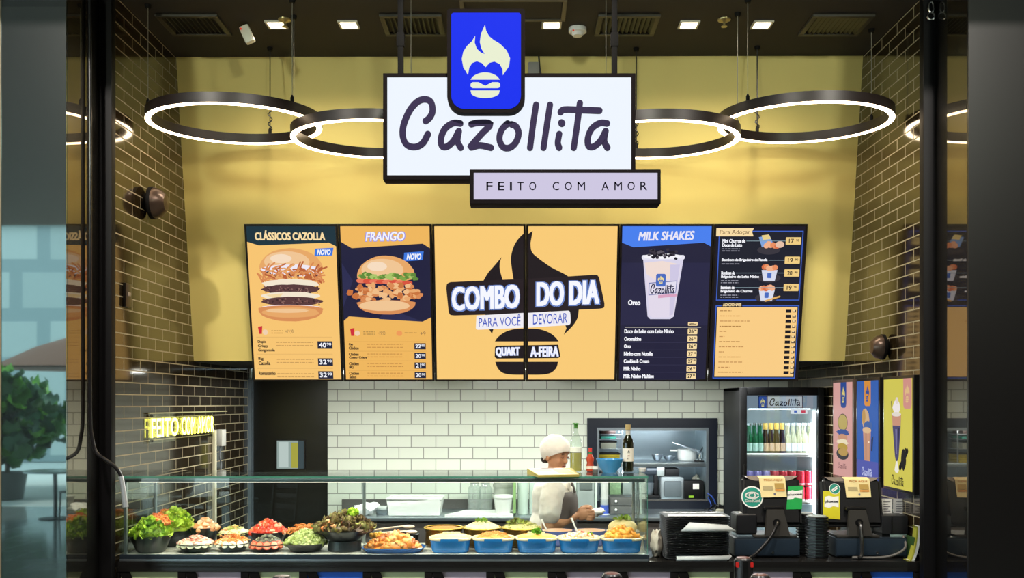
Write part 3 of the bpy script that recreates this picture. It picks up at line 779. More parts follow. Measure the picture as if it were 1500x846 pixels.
for ls, y, p in ((('Duplo', 'Crispy', 'Gorgonzola'), 126, '40'), (('Big', 'Cazolla'), 145, '32'), (('Romanzinho',), 161, '32')):
    for k, s in enumerate(ls): cv.text(s, 9, y + k * 4.8 - 1, 9 + len(s) * 1.9, y + k * 4.8 + 3, INK, .03)
    for k in range(2): tinyline(cv, 30, y + 1 + k * 3.4, 72, E('c9995a'))
    yy = y - .5 if len(ls) == 1 else y + 1
    price(cv, 77, yy - 1, 94, yy + 7.5, p, '90', E('22273f'), WHT)
    cv.rect(8, y - 5, 94, y - 4.6, E('d8a862'))
m.build('display', t)

# 2: chicken
t, m, cv = screen(1, 'menu screen second from the left with a fried chicken burger on dark blue')
cv.rect(0, 0, 100, 172, OR2); cv.poly([(0, 17), (12, 24), (92, 19), (100, 24), (100, 101), (90, 106), (6, 100), (0, 105)], NAVY); cv.poly([(0, 40), (12, 60), (0, 90)], NAVY2); cv.poly([(40, 103), (50, 90), (90, 106)], NAVY2)
cv.text('FRANGO', 27, 6, 72, 17, E('8f8ff0'), .055, 1.5, -.5); cv.text('FRANGO', 27.8, 6.4, 71.2, 16.3, WHT, .02, 1.5, -.5)
cv.poly([(71, 29), (93, 27.5), (91.5, 37), (70, 38.5)], BLU); cv.text('NOVO', 73.5, 30, 89.5, 36.5, WHT, .03, 1.2)
topbun(50, 56, 33, 24)
for k in range(30): cv.poly(wob(22 + k * 2.1, 55 + random.uniform(-2.5, 3), 3.5, 2.4, 9, .25), random.choice((GRN, E('a9c46a'), E('5f8a3c'))))
for k in range(8): cv.poly(wob(22 + k * 7.4, 60 + k * .3, 6, 2.6, 14, .06), TOM if k % 2 else E('e8795c'))
for k in range(90):
    a = random.uniform(0, 6.28); r = random.random() ** .5
    cv.poly(wob(51 + 43 * r * math.cos(a), 73 + 10 * r * math.sin(a), random.uniform(2.5, 5), random.uniform(2, 3.6), 9, .25), random.choice((FRY, E('e9a86e'), E('f0bd88'), E('c9743f'))))
cv.poly([(28, 82), (70, 83), (48, 87)], E('f0b25a')); cv.poly(wob(50, 84, 34, 3, 12, .02, 180, 360) + wob(50, 85, 33, 12, 24, .015, 0, 180), BUN3); cv.poly(wob(48, 87, 29, 6, 24, .04), BUN2)
cv.poly([(8, 113), (13, 112), (12, 121), (9, 121)], E('cf2f3a')); cv.ell(16, 118, 3, 3, E('f0d0b0')); tinyline(cv, 23, 116, 36, E('a98248')); tinyline(cv, 23, 118.5, 36, E('a98248')); cv.text('+19,90', 39, 116, 48, 120.5, E('8a6a48')); cv.ell(64, 118, 3.4, 3, E('ee9a5a')); tinyline(cv, 70, 117, 84, E('a98248')); cv.text('+9', 88, 116, 94, 120.5, E('8a6a48'))
for k, (ls, p) in enumerate(((('Cap', 'Chicken'), '22'), (('Chicken', 'Caesar Crispy'), '20'), (('Chicken', 'BBQ'), '21'), (('Chicken', 'Salad'), '20'))):
    y = 130 + k * 10.7
    for j, s in enumerate(ls): cv.text(s, 6, y + j * 4 - 1, 6 + len(s) * 1.6, y + j * 4 + 2.4, INK, .03)
    for j in range(2): tinyline(cv, 27, y + j * 3.2, 68, E('c98f4a'))
    price(cv, 81, y - 1, 94, y + 6, p, '90', E('22273f'), WHT); cv.rect(5, y - 3, 95, y - 2.7, E('d09a50'))
m.build('display', t)

# 3 + 4: one picture across two screens, 200 units wide
DK2 = E('221c20')
def big(cv, off):
    """the combo artwork, traced in a 906 x 770 field; off = 0 left half, 453 right half; clipped at the seam"""
    def clip(pts):
        out = []; lo, hi = off, off + 453
        for side, sgn in ((lo, 1), (hi, -1)):
            src = pts if side == lo else out; res = []
            for i in range(len(src)):
                a, b = src[i - 1], src[i]
                ia, ib = (a[0] - side) * sgn >= 0, (b[0] - side) * sgn >= 0
                if ia != ib:
                    k = (side - a[0]) / (b[0] - a[0]); res.append((side, a[1] + (b[1] - a[1]) * k))
                if ib: res.append(b)
            out = res
        return out
    def poly(pts, mt):
        q = clip([(x - 30, y - 37) for x, y in pts])
        if len(q) > 2: cv.poly([((x - off) / 453 * 100, y / 770 * 172) for x, y in q], mt)
    sp = lambda pts: [(p.x, p.y) for p in smooth_path([(x, y, 0) for x, y in pts], 5)]
    cv.rect(0, 0, 100, 172, E('f9cb78'))
    poly(sp([(505, 60), (470, 85), (436, 130), (419, 190), (424, 250), (432, 300)]) + [(432, 420), (700, 420)] + sp([(700, 300), (680, 278), (600, 238), (530, 190), (500, 160), (494, 120)]), DK2)
    poly(sp([(275, 310), (300, 268), (330, 235), (371, 188)]) + sp([(362, 215), (362, 250), (376, 300)]) + [(376, 330), (275, 330)], DK2)
    poly(sp([(285, 470), (290, 520), (320, 574)]) + [(330, 540), (400, 520), (400, 470)], DK2)
    poly([(600, 440), (745, 440)] + sp([(745, 450), (738, 495), (712, 535), (668, 578)]) + sp([(682, 545), (670, 520), (640, 500)]) + [(600, 480)], DK2)
    # banner with rounded corners, tilted
    n = lambda pts: pts
    poly(sp([(108, 312), (90, 322), (86, 345)]) + sp([(96, 460), (104, 476), (126, 480)]) + [(480, 470), (640, 455)] + sp([(850, 446), (874, 440), (877, 420)]) + sp([(848, 295), (838, 278), (815, 276)]) + [(480, 296)], E('2a2226'))
    poly([(240, 480), (690, 455)] + sp([(690, 455), (700, 465), (703, 515), (694, 528)]) + [(460, 543), (245, 552), (236, 545)], E('f1eef4'))
    poly(sp([(335, 612), (350, 590), (385, 565), (430, 550), (485, 546), (545, 550), (595, 568), (625, 590), (642, 612)]), DK2)
    poly([(335, 640), (345, 634), (640, 628), (652, 690), (640, 697), (345, 700), (333, 692)], DK2)
    poly([(337, 716), (640, 716)] + sp([(640, 716), (632, 745), (605, 772), (560, 782), (490, 783), (420, 782), (375, 773), (350, 750), (337, 720)]), DK2)
    g = lambda x, y: ((x - 30 - off) / 453 * 100, (y - 37) / 770 * 172)
    def tx(s, a, b, c, d, mt, bold, rise, sl=0):
        p, q = g(a, b), g(c, d); cv.text(s, p[0], p[1], q[0], q[1], mt, bold, sl, rise / 770 * 172)
    LB, WH = E('c4cdf4'), E('f6f7ff')
    if off == 0:
        tx('COMBO', 108, 334, 466, 462, E('6c86c8'), .06, -14); tx('COMBO', 113, 337, 464, 456, WH, .03, -14)
        tx('PARA VOCÊ', 252, 480, 468, 538, E('3a55c0'), .0, -8)
        tx('QUART', 338, 641, 466, 694, LB, .05, -2); tx('QUART', 340, 643, 464, 691, WH, .02, -2)
    else:
        tx('DO DIA', 520, 309, 856, 440, E('6c86c8'), .06, -12); tx('DO DIA', 525, 312, 850, 434, WH, .03, -12)
        tx('DEVORAR', 508, 474, 686, 526, E('3a55c0'), .0, -8)
        tx('A-FEIRA', 494, 638, 644, 692, LB, .05, -2); tx('A-FEIRA', 496, 640, 642, 689, WH, .02, -2)
t, m, cv = screen(2, 'menu screen left of the middle seam showing COMBO beside a dark flame'); big(cv, 0); m.build('display', t)
t, m, cv = screen(3, 'menu screen right of the middle seam showing DO DIA over half a burger'); big(cv, 453); m.build('display', t)

# 5: milk shakes
t, m, cv = screen(4, 'dark blue menu screen with a tall milkshake cup under a bright blue heading')
cv.rect(0, 0, 100, 172, E('25243c')); cv.poly([(0, 0), (100, 0), (100, 22), (92, 18), (13, 23), (0, 18)], E('4a80ee')); cv.rect(0, 40, 100, 110, E('2a2946'))
cv.text('MILK SHAKES', 18, 6, 80, 16, E('e9e6f6'), .03, 1.5, -1)
cv.poly([(24, 34), (70, 34), (61, 100), (57, 103), (34, 103), (31, 100)], E('d9d4ea')); cv.poly([(27, 44), (67, 42), (61, 98), (55, 101), (36, 101), (33, 98)], E('e2d9ea'))
cv.poly([(26, 40), (46, 38), (62, 41), (58, 58), (40, 60), (28, 52)], E('f0dcd4')); cv.poly([(55, 42), (66, 42), (60, 98), (56, 99)], E('cfc8e4'))
cv.rrect(22.5, 31.5, 71, 36.5, 2, E('e6e4f2')); cv.ell(46, 33, 22, 3, E('f6f4fa'))
for k in range(50): cv.poly(wob(30 + random.random() * 32, 30 + random.gauss(0, 2), 2.2, 1.5, 7, .3), random.choice((E('201d28'), E('3a3440'), E('5a5560'))))
cv.poly([(31, 62), (63, 59.5), (62, 73), (31, 76)], E('6a72a8')); cv.poly([(31.8, 62.8), (62.2, 60.4), (61.4, 72.2), (31.8, 75.2)], E('e4dff0'))
cv.rrect(39, 52, 50, 66, 2, E('4a6cc0')); emblem(cv, 41, 54, 48, 63, E('eedc9a'), E('4a6cc0')); script(cv, 33, 63, 60, 74, E('2b2b4a'), 20)
cv.poly([(42, 75.5), (63, 74), (63, 77), (42, 79)], E('d9a2c0'))
cv.text('Oreo', 8, 81, 22, 87, WHT, .04)
cv.rrect(77, 106, 88, 110, .8, CRM); cv.text('400ml', 78.5, 107, 86.5, 109.2, INK, .03); cv.rect(5, 111.6, 92, 112.2, E('a9a49a'))
for k, (s, p) in enumerate((('Doce de Leite com Leite Ninho', '26'), ('Ovomaltine', '26'), ('Oreo', '26'), ('Ninho com Nutella', '27'), ('Cookies & Cream', '27'), ('Milk Ninho', '26'), ('Milk Ninho Maltine', '27'))):
    y = 114 + k * 8.5
    cv.text(s, 4.5, y, 4.5 + len(s) * 1.95, y + 4.6, WHT, .04); cv.rrect(77, y - 1, 88, y + 5.6, .8, CRM); cv.text(p, 78.5, y + .3, 83.6, y + 4.4, INK, .03); cv.text('90', 84.4, y + .3, 87, y + 2.4, INK, .03); cv.rect(4, y + 6.3, 90, y + 6.6, E('3d3c58'))
m.build('display', t)

# 6: desserts and extras
t, m, cv = screen(5, 'menu screen at the far right with desserts above a pale orange price list')
cv.rect(0, 0, 100, 172, E('1c1a26'))
cv.rect(3, 5, 98, 82, E('3f63c8')); cv.rect(4, 6, 97, 81, E('20222f')); cv.poly([(0, 2), (42, 2), (40, 6), (42, 11), (0, 11)], CRM); cv.text('Para Adoçar', 4, 4, 38, 9.5, E('7a5a38'), 0)
def dessert(y, ls, p, sub):
    for k, s in enumerate(ls): cv.text(s, 7, y + k * 4.6, 7 + len(s) * 1.72, y + k * 4.6 + 3.9, WHT, .04)
    for k in range(sub): tinyline(cv, 7, y + len(ls) * 4.6 + 1 + k * 2.2, 7 + 20, E('9a9aa8'))
    cv.rect(7 + len(ls[0]) * 1.72 + 1, y + 1.8, 80, y + 2.3, E('8fa6b0')); cv.rrect(78, y - 2, 95, y + 6, .8, E('f0cd84')); cv.text(p, 81.5, y - .3, 87, y + 4.4, INK, .02); cv.text('90', 89.5, y + .2, 93, y + 2.5, INK, .02)
def tub(x, y, box=False):
    cv.ell(x, y + 8, 13, 5, E('3a3740'))
    if box: cv.poly([(x - 12, y - 6), (x, y - 8), (x + 5, y + 2), (x - 8, y + 5)], E('7fa4dc')); cv.poly([(x - 9, y - 8), (x - 1, y - 9), (x + 2, y - 4), (x - 7, y - 3)], E('e8d08a'))
    else: cv.poly([(x - 9, y - 1), (x + 9, y - 1), (x + 6.5, y + 11), (x - 6.5, y + 11)], E('d8dcee')); cv.rrect(x - 2.4, y + 2, x + 2.4, y + 8, 1, E('4a6cc0'))
    for k in range(6): cv.ell(x - 6 + k * 2.4 + (3 if box else 0), y - 3 + random.uniform(-2, 1) + (6 if box else 0), 3.2, 3, random.choice((E('e88f62'), E('d9714a'), E('f0b08a'))), 10)
    if box: cv.ell(x + 12, y + 2, 5, 3.6, E('e6c0a8'))
tub(60, 18, True); tub(62, 49); tub(60, 71)
dessert(14, ('Mini Churros de', 'Doce de Leite'), '17', 2); dessert(35, ('Bombom de Brigadeiro de Panela',), '19', 1); dessert(49, ('Bombom de', 'Brigadeiro de Leite Ninho'), '20', 2); dessert(65, ('Bombom de', 'Brigadeiro de Churros'), '19', 2)
cv.stroke([(58, 82), (74, 77)], .9, E('e6b060'))
cv.rect(2, 87, 97, 170, E('3f63c8')); cv.rect(3, 88, 96, 169, E('20222f')); cv.rect(4, 89, 95, 168, E('f9cd86')); cv.poly([(8, 89), (10, 85), (20, 82.5), (31, 85), (33, 89)], E('2a2226')); cv.text('ADICIONAIS', 10, 84.4, 31, 88, CRM, .03)
for k in range(13):
    y = 92.5 + k * 5.75
    tinyline(cv, 7, y, 7 + random.choice((13, 28, 34, 24, 25, 8, 6)), E('c08a52') if k % 3 else E('a8763e'))
    cv.rect(82, y - .8, 88, y + 2.6, INK); cv.rect(89.5, y - .4, 93.5, y + 2.2, E('4a3a34')); cv.rect(89.8, y - .4, 92.2, y + 1.2, E('f3d9a6'))
m.build('display', t)

# ------------------------------------------------------------------ lightbox posters on the right brick wall
def wallpt(x, X=2.30): return F * X / (x - CX)          # distance along the right wall for pixel column x
PZ1, PZ0 = 1.962, 1.275
def poster(ya, yb, label, wood):
    yc = (ya + yb) / 2
    t = thing('lightbox_poster', label, 'poster', (XR, yc, (PZ0 + PZ1) / 2), 'lightbox posters')
    m = MB(); m.box(XR - .04, XR, yb, ya, PZ0, PZ1, M('poster_frame_' + wood, wood, .35), .004); m.build('frame', t)
    m = MB(); cv = Canvas(m, (XR - .0415, ya - .018, PZ1 - .018), (0, -(ya - yb - .036), 0), (0, 0, -(PZ1 - PZ0 - .036)), (-1, 0, 0), 60, 96, .0004)
    return t, m, cv
ya, yb = wallpt(1228), wallpt(1259)
t, m, cv = poster(ya, yb, 'pink lightbox poster with a stacked burger drawing, nearest the fridge', '5b4a40')
PK = E('e0a9a2', .85); cv.rect(0, 0, 60, 96, PK); cv.rrect(24, -.0, 42, 26, 5, E('2f4f9a', .8)); cv.rect(24, 0, 42, 5, E('2f4f9a', .8)); emblem(cv, 28, 4, 38, 21, E('e3cf7a', .9), E('2f4f9a', .8))
cv.ell(32, 41, 15, 9, E('4a4238', .6)); cv.ell(32, 41, 14, 8.2, E('c9b266', .8)); cv.poly(wob(32, 51.5, 19, 3.2, 30, .25), E('3d5aa0', .8)); cv.ell(32, 56, 15, 3.4, E('d9a07e', .8)); cv.poly(wob(32, 61, 17, 3, 30, .25), E('f0e3c0', .9)); cv.ell(32, 66, 16, 4, E('c7a648', .8)); cv.ell(32, 73, 19, 6, E('4d4a50', .6)); cv.ell(34, 71, 15, 4, E('c9a45c', .8))
script(cv, 19, 82, 44, 88, E('8a5a60', .6)); m.build('artwork', t)
ya, yb = wallpt(1263), wallpt(1298)
t, m, cv = poster(ya, yb, 'blue lightbox poster with an ice cream cone drawing, middle of the three', '1a1512')
BP = E('3a66b8', .85); cv.rect(0, 0, 60, 96, BP); cv.rect(0, 76, 60, 96, E('5a62b4', .85)); cv.rrect(22, 0, 40, 24, 4, E('e0963e', .85)); cv.rect(22, 0, 40, 5, E('e0963e', .85)); emblem(cv, 26, 4, 36, 20, E('2f4f9a', .9), E('e0963e', .85))
cv.poly(wob(27, 37, 10, 10, 20, .1), E('d9b489', .85)); cv.poly(wob(34, 43, 12, 5, 20, .12), E('4a6cae', .8)); cv.ell(22, 34, 5, 7, E('cfa05a', .8)); cv.poly([(20, 46), (42, 46), (40, 76), (24, 76)], E('d6a184', .85)); cv.ell(31, 47, 12, 3, E('e2bd90', .9)); cv.poly([(44, 55), (49, 52), (46, 66), (43, 66)], E('3a3a48', .7))
for k in range(5): cv.stroke([(23 + k * 4.2, 50), (24.5 + k * 3.6, 75)], .35, E('b97f66', .8))
cv.ell(38, 58, 1.2, 1, E('fff4e0', 1)); script(cv, 18, 82, 46, 90, E('c7cdf0', .9), 22); m.build('artwork', t)
ya, yb = wallpt(1303), wallpt(1349)
t, m, cv = poster(ya, yb, 'yellow lightbox poster with a tall milkshake glass drawing, nearest the black post', '0f0f10')
YP = E('d8cd58', .9); cv.rect(0, 0, 60, 96, YP); cv.rrect(42, -3 + 3, 59, 26, 4, E('dc9a8e', .85)); cv.rect(42, 0, 59, 4, E('dc9a8e', .85)); emblem(cv, 46, 4, 55, 21, E('e6c08a', .9), E('dc9a8e', .85))
cv.stroke([(18, 20), (20, 34)], .7, E('5a5a52', .6)); cv.poly(wob(29, 25, 8, 6, 18, .14), E('efe8e6', .95)); cv.ell(30, 19, 3, 3, E('e7d9d2', .9)); cv.poly([(20, 31), (39, 31), (38, 42), (34, 68), (31, 72), (28, 72), (26, 68), (21, 42)], E('55507c', .75)); cv.poly([(20, 31), (39, 31), (38, 41), (21, 41)], E('d49a80', .85)); cv.poly([(27, 44), (31, 44), (31, 66), (29, 66)], E('7d78a4', .8)); cv.poly([(34, 43), (36, 43), (33, 62), (32, 62)], E('33304e', .7)); cv.ell(29.5, 31, 10, 2, E('e9e0d4', .9))
cv.poly([(29, 72), (32, 72), (35, 80), (33, 82), (28, 82), (26, 80)], E('efeadf', .95)); cv.poly(wob(45, 70, 5, 9, 16, .1), E('2c2c2a', .5)); cv.stroke([(38, 77), (52, 62)], 2.6, E('2c2c2a', .5)); cv.stroke([(47, 62), (49, 60)], 1, E('2c2c2a', .5))
script(cv, 20, 84, 45, 93, E('4a4630', .6), 20); m.build('artwork', t)
# two small white notices and the lower rail
for i, (x0, x1, lab) in enumerate(((1291, 1307, 'small white printed notice under the posters, the left of two'), (1309, 1328, 'small white printed notice under the posters, the right of two'))):
    Y0, Y1b = 5.72 + .10 * (1 - i), 5.72 + .10 * (1 - i) - .07
    q0, q1 = P(x0, 730, 5.9), P(x1, 754, 5.9)
    t = thing('notice_card', lab, 'notice', tuple((q0 + q1) / 2), 'notices behind the right till')
    m = MB(); T = Matrix.Translation(q0); w = q1.x - q0.x; h = q0.z - q1.z
    m.box(q0.x, q1.x, 5.9, 5.904, q1.z, q0.z, PAPER); cv = Canvas(m, (q0.x, 5.8995, q0.z), (w, 0, 0), (0, 0, -h), (0, -1, 0), 16, 24)
    for k in range(5): cv.rect(3, 4 + k * 3.4, 13 - (k % 2) * 3, 5 + k * 3.4, M('grey_ink', '77757a', .7))
    m.build('card', t)
    m = MB(); m.box(q0.x - .004, q1.x + .004, 5.892, 5.93, q1.z - .006, q1.z, BLACK); m.box(q0.x + w / 2 - .008, q0.x + w / 2 + .008, 5.908, 5.92, CT + .11, q1.z - .006, BLACK); m.box(q0.x - .01, q1.x + .01, 5.89, 5.95, CT + .108, CT + .114, BLACK); m.build('stand', t)

# ------------------------------------------------------------------ neon sign and fittings on the left brick wall
yn0, yn1 = F * 2.27 / (757 - 217), F * 2.27 / (757 - 309)
t = thing('neon_sign', 'glowing yellow neon words FEITO COM AMOR on the left brick wall', 'neon sign', (XL, (yn0 + yn1) / 2, 1.65))
zt, zb = 1.705, 1.585
m = MB(); m.box(XL + .012, XL + .017, yn0 - .03, yn1 + .05, zb - .035, zt + .03, glass('clear_acrylic', (.97, .98, .9), 1)); m.build('acrylic_board', t)
m = MB(); m.box(XL + .011, XL + .019, yn0 - .03, yn1 + .35, zt + .028, zt + .036, M('acrylic_edge', 'a8a57a', .3)); m.build('edge', t)
m = MB(); cv = Canvas(m, (XL + .021, yn0, zt), (0, yn1 - yn0, 0), (0, 0, zb - zt), (1, 0, 0), 100, 10)
NEON = E('faf570', 7, 'yellow_neon'); HOT = E('fdffb0', 6, 'yellow_neon_core')
for s, a, b in (('FEITO', 0, 39), ('COM', 44, 66), ('AMOR', 70, 100)):
    cv.text(s, a, 0, b, 10, NEON, .008)
m.build('letters', t)
for y in (yn0 + .03, yn1 - .03):
    for z in (zb - .02, zt + .015): m = MB(); m.tube([(XL, y, z), (XL + .02, y, z)], .008, BLACK, 8); m.build('spacer', t)
yc = F * 2.27 / (757 - 311)
m = MB(); m.box(XL, XL + .03, yc - .02, yc + .015, .02, 1.60, M('white_conduit', 'c9c2a6', .5), .006)
solo(m, 'cable_conduit', 'white cable conduit running down the left brick wall from the neon', 'conduit', (XL, yc, .8))
yc2 = F * 2.27 / (757 - 319)
t = thing('power_adapter', 'white power adapter on the brick wall right of the neon', 'adapter', (XL, yc2, 1.55))
m = MB(); m.box(XL, XL + .05, yc2 - .05, yc2 + .05, 1.475, 1.60, M('adapter_white', 'b9b7b0', .5), .006); m.build('body', t)
m = MB(); m.tube([(XL + .02, yc2, 1.475), (XL + .02, yc2 - .02, 1.40), (XL + .02, yc2 + .02, 1.33), (XL + .02, yc2, 1.26)], .006, M('grey_cord', '6a6d72', .5), 6); m.build('cord', t)
for X, s, px, py, lab, sz in ((XL, 1, 214, 297, 'round dark bronze speaker on the left brick wall, above the black reader', 1.0), (XR, -1, 1300, 508, 'round dark speaker low on the right brick wall, beside the screens', .8)):
    Y = F * abs(X) / abs(px - CX); z = EYE - (py - CY) / F * Y
    t = thing('wall_speaker', lab, 'speaker', (X, Y, z), 'round wall speakers')
    bz = M('dark_bronze_case', '4a3a30', .3, .6)
    m = MB(); T = Matrix.Translation((X, Y, z)) @ Matrix.Rotation(R(90 * s), 4, 'Y')
    m.lathe([(.0, .13 * sz), (.05 * sz, .125 * sz), (.085 * sz, .09 * sz), (.095 * sz, .05 * sz), (.085 * sz, .03 * sz)], (0, 0, 0), bz, 24, T=T); m.build('dome', t)
    m = MB(); m.lathe([(.06 * sz, 0), (.06 * sz, .02 * sz), (.03 * sz, .03 * sz)], (0, 0, 0), IRON, 20, T=T); m.lathe([(.085 * sz, .025 * sz), (.099 * sz, .03 * sz), (.099 * sz, .052 * sz), (.085 * sz, .056 * sz)], (0, 0, 0), IRON, 24, T=T); m.build('mount', t)
Y = F * 2.27 / (757 - 184); z = EYE + (590 - 431) / F * Y
t = thing('wall_reader', 'small narrow black reader on the left brick wall near the post', 'reader', (XL, Y, z))
m = MB(); m.box(XL, XL + .02, Y - .045, Y + .045, z - .075, z + .065, M('reader_black', '1c1612', .3), .006); m.build('housing', t)
m = MB(); m.box(XL + .02, XL + .024, Y - .02, Y + .02, z - .01, z + .012, M('reader_grey', '8a8076', .4), .002); m.build('button', t)
# black hose down the left jamb, with chrome end
D = 5.36
pts = [P(131, -12, D), P(132, 200, D), P(132, 420, D), P(132, 600, D), P(135, 640, D), P(141, 662, D), P(156, 674, D - .02), P(170, 685, D - .02), P(177, 697, D - .02), P(180, 712, D - .02)]
t = thing('black_hose', 'black hose with chrome end hanging down beside the left black post', 'hose', tuple(P(132, 300, D)))
m = MB(); m.tube(smooth_path(pts, 5), .010, M('black_rubber', '19181a', .3), 10); m.build('tube', t)
m = MB(); e = [P(177, 697, D - .022), P(180, 712, D - .022), P(182, 728, D - .022), P(184, 742, D - .022)]; m.tube(e, [.013, .013, .014, .016], M('satin_chrome_end', 'd5d8da', .4, .6), 10); m.build('end', t)

# ------------------------------------------------------------------ drinks fridge
FX0, FX1, FY, FZ = 1.648, 2.262, 7.28, 1.916
fr = thing('drinks_fridge', 'tall black glass door drinks fridge with the shop name along its top', 'fridge', ((FX0 + FX1) / 2, 7.6, 0))
FB = M('fridge_black', '0e0e10', .5, spec=.2); FI = M('fridge_inner_white', 'dfe8ec', .5)
m = MB()
for a, b, c, d, e, f in ((FX0, FX0 + .03, FY + .06, 7.9, .02, FZ), (FX1 - .03, FX1, FY + .06, 7.9, .02, FZ), (FX0, FX1, 7.87, 7.9, .02, FZ), (FX0, FX1, FY + .06, 7.9, FZ - .03, FZ), (FX0, FX1, FY + .06, 7.9, .02, .14)):
    m.box(a, b, c, d, e, f, FB, .006)
m.build('body', fr)
m = MB()
for a, b, c, d, e, f in ((FX0 + .03, FX0 + .04, FY + .07, 7.87, .14, FZ - .03), (FX1 - .04, FX1 - .03, FY + .07, 7.87, .14, FZ - .03), (FX0 + .04, FX1 - .04, 7.86, 7.87, .14, FZ - .03), (FX0 + .04, FX1 - .04, FY + .07, 7.86, FZ - .045, FZ - .03), (FX0 + .04, FX1 - .04, FY + .07, 7.86, .14, .15)):
    m.box(a, b, c, d, e, f, FI)
m.build('lining', fr)
dw = .046
m = MB()
for a, b, e, f in ((FX0, FX0 + dw, .03, FZ), (FX1 - dw, FX1, .03, FZ), (FX0 + dw, FX1 - dw, FZ - .06, FZ), (FX0 + dw, FX1 - dw, .03, .12)): m.box(a, b, FY, FY + .055, e, f, FB, .006)
dr = m.build('door', fr)
m = MB(); m.box(FX0 + dw, FX1 - dw, FY + .02, FY + .026, .12, FZ - .06, glass('fridge_glass', (.93, .97, .98), 1.3)); m.build('door_glass', dr)
m = MB(); m.box(FX0 + .012, FX0 + .03, FY - .04, FY - .02, .95, 1.35, IRON, .006); m.box(FX0 + .014, FX0 + .028, FY - .02, FY, .97, 1.0, IRON); m.box(FX0 + .014, FX0 + .028, FY - .02, FY, 1.3, 1.33, IRON); m.build('handle', dr)
hz = FZ - .06
m = MB(); m.box(FX0 + dw, FX1 - dw, FY + .03, FY + .05, hz - .095, hz, E('8f9fae', .75)); cv = Canvas(m, (FX0 + dw, FY + .0285, hz), (FX1 - FX0 - 2 * dw, 0, 0), (0, 0, -.095), (0, -1, 0), 445, 78)
cv.rect(75, 2, 358, 78, E('232a3e', .6)); cv.rect(135, 6, 352, 73, E('b3bcc4', .9)); cv.rrect(79, 6, 129, 75, 6, E('3b5aa8', .8)); emblem(cv, 90, 14, 118, 68, E('d8cf90', .9), E('3b5aa8', .8)); script(cv, 146, 17, 338, 62, E('23283a', .5), 20)
cv.rect(278, 82, 385, 112, E('e9eef2', .9)); cv.rect(345, 88, 372, 106, E('d0405a', .9)); cv.rect(300, 90, 318, 104, E('4a6cc0', .9)); m.build('name_panel', fr)
m = MB(); m.box(FX0 + .08, FX1 - .08, FY + .075, FY + .10, hz - .105, hz - .09, E('f2fbff', 3)); m.build('light_tube', fr)
m = MB(); m.box(FX1 - .062, FX1 - .042, FY + .072, FY + .088, .5, hz - .11, E('f2fbff', 2.0)); m.build('light_tube', fr)
shelves = [EYE - (666 - CY) / F * 7.4, EYE - (735 - CY) / F * 7.4, .55, .25]
for z in shelves:
    m = MB(); m.box(FX0 + .045, FX1 - .065, FY + .09, 7.85, z - .008, z, M('shelf_glass_white', 'cfdde2', .3)); m.box(FX0 + .045, FX1 - .065, FY + .09, FY + .098, z - .012, z + .016, WHITE, .003)
    m.build('shelf', fr)
def bottle(label, cat, c, prof, gl, lab, cap, fill=None, group=None, name='bottle', labz=None, capz=None, n=16):
    t = thing(name, label, cat, c, group)
    m = MB(); m.lathe(prof, c, gl, n); m.build('body', t)
    if fill: m = MB(); m.lathe(fill[0], c, fill[1], n); m.build('liquid', t)
    if labz: m = MB(); r, a, b = labz; m.lathe([(r, a), (r, b)], c, lab, n); m.build('label', t)
    r, a, b = capz; m = MB(); m.lathe([(r, a), (r, b), (0, b)], c, cap, n); m.build('cap', t)
    return t
beer = lambda s: [(.0, .002), (.019, .002), (.0205, .01), (.0205, .115), (.017, .14), (.0085, .17), (.008, .225), (.0095, .23)]
z = shelves[0]; W0, WI = FX0 + .06, FX1 - .06
g1 = glass('green_bottle_glass', (.15, .5, .3), 1.3, .03, '1d6a44', .35); g2 = glass('brown_bottle_glass', (.2, .12, .08), 1.3, .03, '2a1a14', .6); g3 = glass('pale_bottle_glass', (.88, .9, .8), 1.3, .03, 'd9d6b8', .35)
specs = [(0, 'dark green bottle on the left of the upper fridge shelf', 'green bottles in the fridge', g1, M('green_label', '9fc0b4', .6), CHROME, 3),
         (1, 'brown bottle with gold neck in the middle of the upper fridge shelf', 'brown bottles in the fridge', g2, M('kraft_label', 'c0a284', .7), M('gold_foil', 'd9b35e', .3, .5), 4),
         (2, 'clear bottle of pale drink on the right of the upper fridge shelf', 'clear bottles in the fridge', g3, M('pale_label', 'dfe3e6', .6), M('silver_cap', 'dde3e6', .3, .6), 5)]
xs = W0 + .035; k = 0
for _, lab, grp, gl, lb, cp, n in specs:
    proto = None
    for i in range(n):
        for row in (0, 1):
            c = (xs + (i + k) * .0415, FY + .13 + row * .06, z)
            if proto is None: proto = bottle(lab, 'bottle', c, beer(0), gl, lb, cp, None, grp, labz=(.0210, .03, .09), capz=(.0105, .19 if grp[:5] == 'brown' else .22, .238))
            else: dup(proto, c)
    k += n
z = shelves[1]
can = None
CANR, CANS, CANV = M('red_can', 'c4263c', .3, .3), M('silver_can_top', 'c9ced2', .25, .8), M('lilac_can', '9a93d8', .3, .3)
